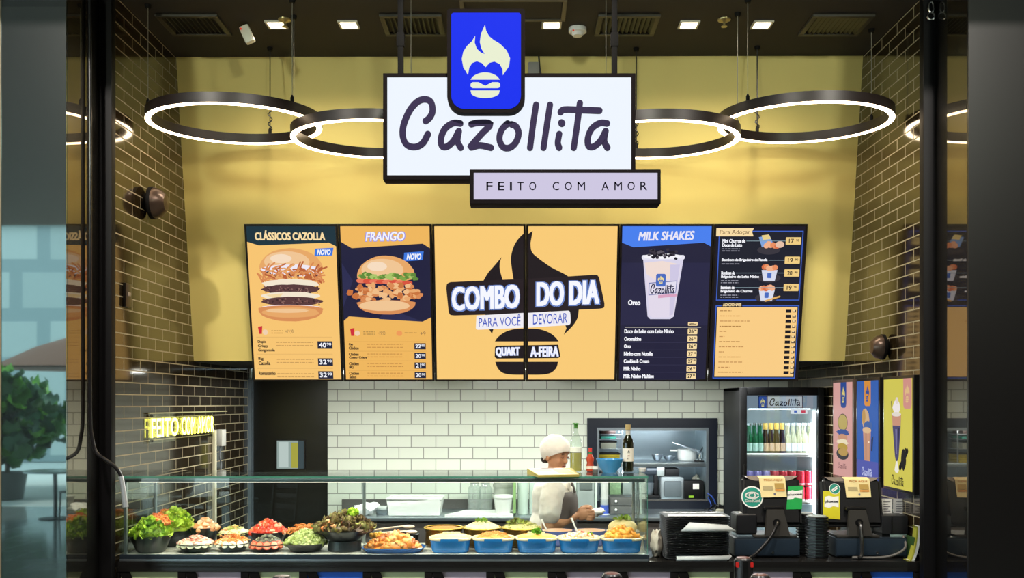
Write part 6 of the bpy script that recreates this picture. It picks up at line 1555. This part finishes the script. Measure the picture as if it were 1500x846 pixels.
m = MB(); m.tube(smooth_path([(b.x - .03, 5.775, CT + .12), (b.x - .05, 5.70, CT + .06), (b.x - .16, 5.68, CT + .014), (b.x - .36, 5.68, CT + .010)], 6), .007, M('grey_cable', '5d5a56', .4), 8); m.build('data_cable', t)
a = P(1276, 770, 5.95)
m = MB(); m.box(a.x - .02, a.x + .025, 5.93, 5.99, CT + .113, CT + .175, PAPER, .004); solo(m, 'receipt_roll', 'white paper roll between the right till and its printer', 'paper roll', (a.x, 5.96, CT + .113))
# guest pagers
def pagers(x0, x1, Y, n, label, top):
    a, b = P(x0, 800, Y).x, P(x1, 800, Y).x; r = (b - a) / 2 / .924; c0 = Vector(((a + b) / 2, Y + r, CT)); proto = None
    for k in range(n):
        c = c0 + Vector((random.uniform(-.001, .001), 0, k * .0172))
        if proto is None:
            proto = thing('guest_pager', label, 'pager', tuple(c), label.split(' in ')[-1])
            T = Matrix.Translation(c) @ Matrix.Rotation(R(22.5), 4, 'Z')
            m = MB(); m.lathe([(0, 0), (r * .9, 0), (r, .003), (r, .011), (r * .94, .0135), (0, .0135)], (0, 0, 0), M('pager_black', '16181a', .3), 8, T=T); m.build('body', proto)
            m = MB(); m.lathe([(r * .86, .0135), (r * .86, .017), (0, .017)], (0, 0, 0), M('pager_grey', '8a9590', .35), 8, T=T); m.build('light_ring', proto)
        else: last = dup(proto, tuple(c))
    last['label'] = top
pagers(1171, 1196, 5.86, 14, 'black guest pager in the rear stack between the tills', 'topmost black guest pager of the rear stack between the tills')
pagers(1186, 1217, 5.70, 14, 'black guest pager in the front stack between the tills', 'topmost black guest pager of the front stack between the tills')
# curled white and green strip by the right post
Y = 5.63
t = thing('curled_leaflet', 'curled white and green leaflet standing by the right black post', 'leaflet', tuple(P(1338, 828, Y)))
pth = smooth_path([P(1331, 827, Y), P(1338, 815, Y), P(1343, 795, Y), P(1345, 775, Y), P(1343, 770, Y)], 6); pth[0].z = CT + .003
m = MB(); n = len(pth); vs = []
for p in pth: vs += [p, p + Vector((0, .05, 0)), p + Vector((.016, .0, .0)), p + Vector((.016, .05, 0))]
fs = []
for i in range(n - 1): 
    A, B = i * 4, (i + 1) * 4; fs += [[A, A + 1, B + 1, B], [A + 2, B + 2, B + 3, A + 3], [A, B, B + 2, A + 2], [A + 1, A + 3, B + 3, B + 1]]
fs += [[0, 2, 3, 1], [n * 4 - 4, n * 4 - 3, n * 4 - 1, n * 4 - 2]]
m.add(vs, fs, M('white_card', 'e9ebe4', .5)); m.build('card', t)
m = MB(); vs = []; fs = []
for p in pth: vs += [p + Vector((-.010, -.001, 0)), p + Vector((-.0005, -.001, 0)), p + Vector((-.010, .05, 0)), p + Vector((-.0005, .05, 0))]
for i in range(n - 1):
    A, B = i * 4, (i + 1) * 4; fs += [[A, A + 1, B + 1, B], [A + 2, B + 2, B + 3, A + 3], [A, B, B + 2, A + 2], [A + 1, A + 3, B + 3, B + 1]]
m.add(vs, fs, M('lime_print', 'a9a83c', .5)); m.build('printed_side', t)
m = MB(); a = P(1351, 828, 5.63); m.box(2.262, 2.275, 5.64, 5.75, CT, CT + .13, M('dark_green_card', '2c4a1f', .5), .003); solo(m, 'card_stand', 'small dark green card standing behind the curled leaflet', 'card', (2.27, 5.7, CT))

# ------------------------------------------------------------------ queue barrier posts in front
for i, (x, y, Y, lab) in enumerate(((1089, 816, 5.0, 'tall black queue post with red belt clips in front of the tills'), (1113.5, 841, 4.52, 'black queue post with a red top, low in front of the left till'), (896, 839, 4.56, 'black queue post with red belt clips below the right end of the display case'), (413, 843, 4.48, 'black queue post with a grey cap below the olive salad'))):
    p = P(x, y, Y); h = p.z
    t = thing('queue_post', lab, 'queue post', (p.x, Y, 0), 'queue barrier posts')
    m = MB(); m.lathe([(0, .03), (.02, .03), (.15, .012), (.16, 0)][::-1], (p.x, Y, 0), IRON, 28); m.build('base', t)
    m = MB(); m.lathe([(.031, .02), (.031, h - .12)], (p.x, Y, 0), BLACK, 20); m.build('pole', t)
    m = MB(); m.lathe([(.034, h - .13), (.042, h - .12), (.042, h - .008), (.036, h), (0, h)], (p.x, Y, 0), M('dark_belt_head', '2a2829', .3), 20)
    for k in range(4): m.box(-.014, .014, -.046, -.036, -.115, -.012, M('belt_slot', '121212', .3), .003, Matrix.Translation((p.x, Y, h)) @ Matrix.Rotation(R(90 * k), 4, 'Z'))
    m.build('belt_head', t)
    m = MB()
    if i != 3:
        for s in (-1, 1): m.box(p.x + s * .036 - .007, p.x + s * .036 + .007, Y - .035, Y - .015, h - .045, h - .02, E('e0302a', .55), .003)
        m.lathe([(0, .0025), (.03, .0022), (.036, -.001)], (p.x, Y, h), M('dark_red_cap', '5a2622', .4), 20)
        m.build('red_clip', t)
    else:
        m.lathe([(0, .0025), (.03, .0022), (.036, -.001)], (p.x, Y, h), M('grey_cap', '6d6862', .4), 20); m.build('cap', t)

# ------------------------------------------------------------------ the cook
OX, OY = .24, 6.62
SKIN = M('warm_skin', 'cc9570', .5, var=.06, scale=9)
SHIRT = M('white_cotton', 'f3ece3', .85, var=.05, bump=.15, scale=30)
def L(x, y, z): return Vector((OX + x, OY + y, z))
pr = thing('person', 'person in white cap, white T-shirt and grey apron working behind the display case, holding a white cloth', 'person', (OX, OY, 0))
pr['label'] = 'person in white cap, white T-shirt and grey apron holding a white cloth'
SEC = [(0, .80, .125, .17), (-.005, .90, .12, .16), (0, 1.02, .12, .155), (.005, 1.12, .125, .165), (.0, 1.20, .12, .17), (-.005, 1.255, .095, .155), (.005, 1.29, .065, .09), (.012, 1.325, .052, .056), (.022, 1.39, .05, .052)]
def torso(mb, mat, inf=0, lo=0, hi=99, n=28):
    s = [q for q in SEC if lo <= q[1] <= hi]; vs = []; fs = []
    for cx, z, rx, ry in s:
        for k in range(n):
            a = 6.28318 * k / n; vs.append(L(cx + (rx + inf) * math.cos(a), (ry + inf) * math.sin(a), z))
    for i in range(len(s) - 1):
        for k in range(n): fs.append([i * n + k, i * n + (k + 1) % n, (i + 1) * n + (k + 1) % n, (i + 1) * n + k])
    fs += [list(range(n))[::-1], [(len(s) - 1) * n + k for k in range(n)]]
    mb.add(vs, fs, mat)
def limb(mb, pts, rs, mat, n=14):
    p = [L(*q) for q in pts]; sp = smooth_path(p, 4); rr = []
    for i in range(len(sp)):
        t = i / 4; k = min(int(t), len(rs) - 2); f = t - k; rr.append(rs[k] * (1 - f) + rs[k + 1] * f)
    mb.tube(sp, rr, mat, n)
    mb.ell(sp[0], rs[0], mat, n, 8); mb.ell(sp[-1], rs[-1], mat, n, 8)
HT = Matrix.Translation(L(.022, -.002, 1.458)) @ Matrix.Rotation(R(-40), 4, 'Z') @ Matrix.Rotation(R(16), 4, 'Y')
b = MB()
torso(b, SKIN)
for s in (-1, 1):
    limb(b, [(0, s * .085, .80), (.01, s * .09, .62), (.02, s * .09, .44), (.0, s * .09, .26), (-.01, s * .09, .08)], [.085, .075, .055, .052, .038], SKIN)
    b.ell(L(.05, s * .095, .04), (.11, .042, .035), SKIN, 16, 10)
# right arm (towards the guests) and left arm, both reaching forward to the cloth
limb(b, [(0, -.16, 1.25), (-.02, -.195, 1.13), (-.036, -.2, 1.008)], [.055, .047, .043], SKIN)
limb(b, [(-.036, -.2, 1.008), (.03, -.165, 1.018), (.143, -.09, 1.055)], [.044, .045, .027], SKIN)
limb(b, [(0, .16, 1.25), (-.01, .20, 1.13), (-.01, .2, 1.008)], [.055, .047, .043], SKIN)
limb(b, [(-.01, .2, 1.008), (.05, .15, 1.018), (.16, .05, 1.05)], [.044, .043, .027], SKIN)
for sgn, yb, x0 in ((-1, -.082, .143), (1, .035, .16)):
    zc = 1.062
    b.ell(L(x0 + .048, yb, zc), (.048, .019, .038), SKIN, 16, 10, rot=Matrix.Rotation(R(-6), 3, 'Y'))
    for i, ln in enumerate((.92, 1.05, 1.0, .8)):
        z = zc + .028 - i * .019; q = -sgn
        ch = [(x0 + .078, yb, z), (x0 + .078 + .034 * ln, yb + sgn * .006, z - .002), (x0 + .078 + .050 * ln, yb + q * .016, z - .004), (x0 + .078 + .040 * ln, yb + q * .034, z - .006)]
        b.tube(smooth_path([L(*p) for p in ch], 4), [.0095] * 5 + [.0088] * 4 + [.008] * 4, SKIN, 8); b.ell(L(*ch[-1]), .008, SKIN, 8, 6)
    th = [(x0 + .025, yb - sgn * .006, zc + .028), (x0 + .062, yb - sgn * .016, zc + .047), (x0 + .098, yb - sgn * .022, zc + .045)]
    b.tube(smooth_path([L(*p) for p in th], 4), [.013] * 4 + [.011] * 3 + [.0092] * 2, SKIN, 8); b.ell(L(*th[-1]), .0092, SKIN, 8, 6)
# head
for c, r in (((-.008, 0, .02), (.092, .074, .095)), ((.022, 0, -.03), (.064, .062, .082)), ((.036, 0, -.075), (.046, .044, .034)), ((.06, 0, -.094), (.021, .02, .016)), ((.089, 0, -.02), (.014, .013, .014)), ((.080, 0, .0), (.011, .0095, .026)),
             ((.066, 0, .028), (.018, .048, .012)), ((.055, .034, -.03), (.024, .022, .024)), ((.055, -.034, -.03), (.024, .022, .024)), ((-.006, .072, -.012), (.018, .011, .031)), ((-.006, -.072, -.012), (.018, .011, .031)), ((.076, 0, -.056), (.012, .022, .011)), ((.072, 0, -.072), (.012, .018, .009))):
    b.ell(c, r, SKIN, 18, 12, T=HT)
b.tube([L(.012, 0, 1.28), L(.028, 0, 1.40), L(.03, 0, 1.44)], [.056, .05, .05], SKIN, 16)
bo = b.build('body', pr, sharp=180)
md = bo.modifiers.new('skin_surface', 'REMESH'); md.mode = 'VOXEL'; md.voxel_size = .0048; md.use_smooth_shade = True
md = bo.modifiers.new('soften', 'SMOOTH'); md.factor = .5; md.iterations = 4
# face
for s in (-1, 1):
    m = MB(); m.ell((.0775, s * .029, .003), (.007, .0135, .0055), M('eyelid', 'a8765a', .5), 12, 8, T=HT); e = m.build('eye', pr)
    m = MB(); m.ell((.0825, s * .029, .0005), (.003, .006, .0045), M('dark_iris', '241611', .2), 10, 8, T=HT); m.tube([HT @ Vector((.0765 + .006 * math.sin(k), s * .029 + (k - 1.57) * .0095, .0068 - .003 * abs(k - 1.57))) for k in (0, .8, 1.57, 2.3, 3.14)], .0016, M('dark_lash', '1c1210', .5), 6); m.build('iris', e)
    m = MB(); m.tube([HT @ Vector((.078 + .004 * math.sin(k), s * .031 + s * (k - 1.5) * .011, .0245 + .003 * math.sin(k))) for k in (.1, .8, 1.5, 2.3, 3.0)], [.0015, .0025, .0027, .002, .001], M('dark_brow', '2a1a14', .8), 6); m.build('eyebrow', pr)
m = MB()
for z, r in ((-.0545, .0048), (-.0635, .0056)): m.ell((.0865 - (0 if z > -.06 else .003), 0, z), (.006, .021, r), M('lip_red', '9a4f42', .4), 16, 8, T=HT)
m.build('lips', pr)
# cap: white cloth bonnet, cut along a slanting line from forehead to nape
bm = bmesh.new(); bmesh.ops.create_uvsphere(bm, u_segments=40, v_segments=24, radius=1)
for v in bm.verts:
    k = 1 + .018 * math.sin(v.co.x * 9 + v.co.y * 6) * math.sin(v.co.z * 8 + 1) + .012 * math.sin(v.co.y * 17 + v.co.z * 11)
    v.co = Vector((v.co.x * .112 * k - .014, v.co.y * .09 * k, v.co.z * .104 * k + .026))
nrm = Vector((-.58, 0, .815)).normalized()
bmesh.ops.bisect_plane(bm, geom=bm.verts[:] + bm.edges[:] + bm.faces[:], plane_co=Vector((.088, 0, .045)), plane_no=nrm, clear_inner=True)
m = MB(); m.bm(bm, M('white_cap_cloth', 'e9e3da', .85, var=.04, bump=.2, scale=40), HT); cp = m.build('cap', pr, sharp=180)
md = cp.modifiers.new('cloth', 'SOLIDIFY'); md.thickness = .004
# hair at the nape
m = MB(); m.ell((-.07, 0, -.055), (.024, .05, .03), M('dark_hair', '1f1512', .6, bump=.4, scale=60), 16, 10, T=HT); m.build('hair', pr)
# clothes
m = MB()
torso(m, SHIRT, .018, .75, 1.30)
limb(m, [(0, -.155, 1.235), (-.018, -.192, 1.16), (-.026, -.198, 1.085)], [.078, .073, .074], SHIRT, 18)
limb(m, [(0, .155, 1.235), (-.01, .195, 1.16), (-.012, .198, 1.085)], [.078, .073, .074], SHIRT, 18)
m.ell(L(-.02, 0, 1.22), (.10, .17, .07), SHIRT, 20, 12); m.ell(L(-.04, -.03, .98), (.125, .15, .14), SHIRT, 20, 12)
sh = m.build('t_shirt', pr, sharp=180)
md = sh.modifiers.new('cloth', 'REMESH'); md.mode = 'VOXEL'; md.voxel_size = .008; md.use_smooth_shade = True
md = sh.modifiers.new('soften', 'SMOOTH'); md.factor = .5; md.iterations = 6
tx = bpy.data.textures.new('folds', 'CLOUDS'); tx.noise_scale = .09
md = sh.modifiers.new('folds', 'DISPLACE'); md.texture = tx; md.strength = .018; md.mid_level = .5
APR = M('grey_apron_cloth', '6b6160', .8, var=.08)
def shell(mb, z0, z1, a0, a1, inf, mat, nz=12, na=16, bib=False):
    vs = []; fs = []
    def prof(z):
        for i in range(len(SEC) - 1):
            if SEC[i][1] <= z <= SEC[i + 1][1]:
                t = (z - SEC[i][1]) / (SEC[i + 1][1] - SEC[i][1]); return [SEC[i][k] * (1 - t) + SEC[i + 1][k] * t for k in range(4)]
        return SEC[0]
    for i in range(nz + 1):
        z = z0 + (z1 - z0) * i / nz; p = prof(max(z, .8)); w = 1.0 if z < 1.02 else 1 - (z - 1.02) * 1.6
        for j in range(na + 1):
            a = R((a0 + (a1 - a0) * j / na) * (w if bib else 1)); vs.append(L(p[0] + (p[2] + inf) * math.cos(a), (p[3] + inf) * math.sin(a), z))
    for i in range(nz):
        for j in range(na): fs.append([i * (na + 1) + j, i * (na + 1) + j + 1, (i + 1) * (na + 1) + j + 1, (i + 1) * (na + 1) + j])
    mb.add(vs, fs, mat)
m = MB(); shell(m, .50, 1.22, -95, 95, .042, APR, 16, 20, True); ap = m.build('apron', pr, sharp=180)
md = ap.modifiers.new('cloth', 'SOLIDIFY'); md.thickness = .004
m = MB()
for s in (-1, 1): m.tube(smooth_path([L(.145, s * .09, 1.21), L(.11, s * .085, 1.29), L(.03, s * .075, 1.325), L(-.05, s * .04, 1.32), L(-.068, 0, 1.31)], 5), .009, APR, 8)
m.build('strap', ap)
m = MB(); m.ell(L(.10, -.10, 1.255), (.02, .02, .035), SHIRT, 10, 8); m.ell(L(.118, -.105, 1.225), (.014, .016, .03), SHIRT, 10, 8); m.build('collar_tie', pr)
m = MB()
for s in (-1, 1):
    limb(m, [(0, s * .085, .84), (.01, s * .092, .62), (.02, s * .092, .44), (.0, s * .092, .26), (-.01, s * .092, .1)], [.105, .092, .075, .07, .062], M('black_trousers', '1a1a1d', .8), 16)
m.box(OX - .115, OX + .115, OY - .16, OY + .16, .80, .87, M('black_trousers', '1a1a1d'), .03); tr = m.build('trousers', pr, sharp=180)
for s in (-1, 1):
    m = MB(); m.ell(L(.045, s * .095, .045), (.128, .05, .045), M('black_shoe', '121213', .4), 18, 10); m.box(OX - .085, OX + .17, OY + s * .095 - .046, OY + s * .095 + .046, 0, .022, M('shoe_sole', '2b2b2b', .6), .008); m.build('shoe', pr)
# cloth in the hands
c = L(.285, -.03, 1.072)
m = MB(); bm = bmesh.new(); bmesh.ops.create_icosphere(bm, subdivisions=3, radius=1)
for v in bm.verts:
    n = v.co.normalized(); k = 1 + .25 * math.sin(n.x * 5 + n.z * 6) * math.sin(n.y * 7 + 1) + .1 * math.sin(n.x * 13)
    v.co = Vector((n.x * .058 * k, n.y * .045 * k, n.z * .026 * k + n.x * .012))
m.bm(bm, M('white_cloth', 'efeeea', .8, bump=.3, scale=40), Matrix.Translation(c))
solo(m, 'cleaning_cloth', 'crumpled white cloth held in the hands of the cook', 'cloth', tuple(c), sharp=180)

# ------------------------------------------------------------------ the mall hall the glass reflects: tables, chairs, planting
def chair(x, y, rz, label):
    t = thing('cafe_chair', label, 'chair', (0, 0, 0), 'cafe chairs in the mall')
    WD = M('dark_chair_wood', '2a2320', .4)
    m = MB(); m.box(-.2, .2, -.2, .2, .44, .465, WD, .01); m.build('seat', t)
    for sx in (-1, 1):
        for sy in (-1, 1):
            m = MB(); m.tube([(sx * .18, sy * .18, .44), (sx * .19, sy * .20, 0)], .015, WD, 8); m.build('leg', t)
        m = MB(); m.tube([(sx * .18, .18, .45), (sx * .18, .23, .88)], .014, WD, 8); m.build('back_post', t)
    m = MB()
    for z in (.62, .74, .85): m.box(-.18, .18, .195 + (z - .45) * .1, .215 + (z - .45) * .1, z - .03, z + .03, WD, .006)
    m.build('back_rail', t)
    t.location = (x, y, 0); t.rotation_euler = (0, 0, rz); return t
def table(x, y, r, label):
    t = thing('cafe_table', label, 'table', (x, y, 0), 'cafe tables in the mall')
    m = MB(); m.lathe([(0, .72), (r, .72), (r, .75), (0, .75)], (x, y, 0), M('pale_table_top', '9fb4b4', .15), 36); m.build('tabletop', t)
    m = MB(); m.lathe([(.03, .02), (.03, .72)], (x, y, 0), BLACK, 14); m.build('pedestal', t)
    m = MB(); m.lathe([(.24, 0), (.24, .015), (.03, .03)], (x, y, 0), BLACK, 28); m.build('base', t)
ch = chair(-3.75, .9, 1.4, 'dark cafe chair left of the near cafe table mirrored in the display glass')
c2 = dup(ch, (-2.75, .15, 0), -2.6, 'dark cafe chair right of the near cafe table mirrored in the display glass')
dup(ch, (-3.2, 1.35, 0), .1, 'dark cafe chair behind the near cafe table mirrored in the display glass')
table(-3.25, .45, .42, 'round pale cafe table mirrored in the left of the display glass')
table(-5.0, -3.6, .45, 'round pale cafe table mirrored low in the left glass pillar')
dup(ch, (-5.5, -3.2, 0), 1.2, 'dark cafe chair beside the cafe table mirrored low in the left glass pillar')
dup(ch, (-4.5, -4.2, 0), -2.0, 'dark cafe chair in front of the cafe table mirrored low in the left glass pillar')
table(-7.2, -5.2, .45, 'round pale cafe table far back in the mirror image of the left glass pillar')
dup(ch, (-6.7, -4.9, 0), -1.2, 'dark cafe chair far back in the mirror image of the left glass pillar')
LG = frm(('3f7a2c', '5a9a34', '2f5f2a', '78b83c', '3a6a4a'), .5, 'plant')
def planter(x, y, h, r, n, label):
    t = thing('potted_shrub', label, 'plant', (x, y, 0), 'shrubs beyond the mall')
    m = MB(); m.lathe([(.28, 0), (.36, .5), (.32, .5), (.3, .45), (0, .44)], (x, y, 0), M('planter_grey', '5d5f5c', .6), 24); m.build('pot', t)
    m = MB(); m.tube([(x, y, .4), (x + .05, y, h * .6), (x, y + .05, h)], [.05, .035, .015], M('bark', '4a3a2a', .8), 8); m.build('trunk', t)
    m = MB()
    for i in range(n):
        a = random.uniform(0, 6.28); e = random.uniform(-1, 1); rr = random.random() ** .4
        p = Vector((x + r * rr * math.cos(a) * math.sqrt(1 - e * e), y + r * rr * math.sin(a) * math.sqrt(1 - e * e), h * .62 + e * rr * (h * .40)))
        leaf(m, p, random.uniform(.2, .42), random.choice(LG))
    m.build('foliage', t)
for i, (x, y, h, r) in enumerate(((-9.6, -8.4, 2.3, .9), (-8.6, -10.6, 2.0, .9), (-12.0, -10.0, 2.9, 1.1), (-6.8, -8.6, 1.9, .8))):
    planter(x, y, h, r, 260, ['leafy shrub with bright leaves mirrored in the left glass pillar', 'low leafy shrub mirrored at the inner edge of the left glass pillar', 'tall leafy shrub mirrored at the outer edge of the left glass pillar', 'small leafy shrub beyond the cafe tables, mirrored in the display glass'][i])
t = thing('parasol', 'brown parasol beyond the cafe tables, mirrored in the left glass pillar', 'parasol', (-9.3, -11.2, 0))
m = MB(); m.lathe([(1.9, 2.55), (1.0, 3.0), (0, 3.35), (0, 3.3), (1.0, 2.95), (1.86, 2.53)], (-9.3, -11.2, 0), M('brown_canvas', '7a5240', .8), 16); m.build('canopy', t)
m = MB(); m.lathe([(.03, .05), (.03, 3.3)], (-9.3, -11.2, 0), BLACK, 10); m.lathe([(.3, 0), (.3, .05), (.03, .08)], (-9.3, -11.2, 0), IRON, 20); m.build('pole', t)
# pale building across the street, seen only as a reflection
m = MB(); m.box(-26, -8, -22, -20, 0, 7.2, tiles('pale_facade', 'XZ', 'c4cfcd', 'aab8b8', '93a5a8', 1.7, 1.5, .22, rough=.6, gr=.3)); m.box(-27, -7, -23, -19.8, 7.2, 7.5, M('facade_cornice', '8e9a9a', .7)); struct(m, 'exterior')
m = MB(); m.box(-60, 60, -60, -7, -.12, -.02, M('pavement', 'd0d6d2', .8)); struct(m, 'pavement')

l_ = bpy.data.lights.new('sun', 'SUN'); l_.energy = 3.0; l_.angle = R(1.5); l_.color = (1, .96, .88)
o_ = bpy.data.objects.new('sun', l_); o_.rotation_euler = (R(28), R(12), 0); COL.objects.link(o_)
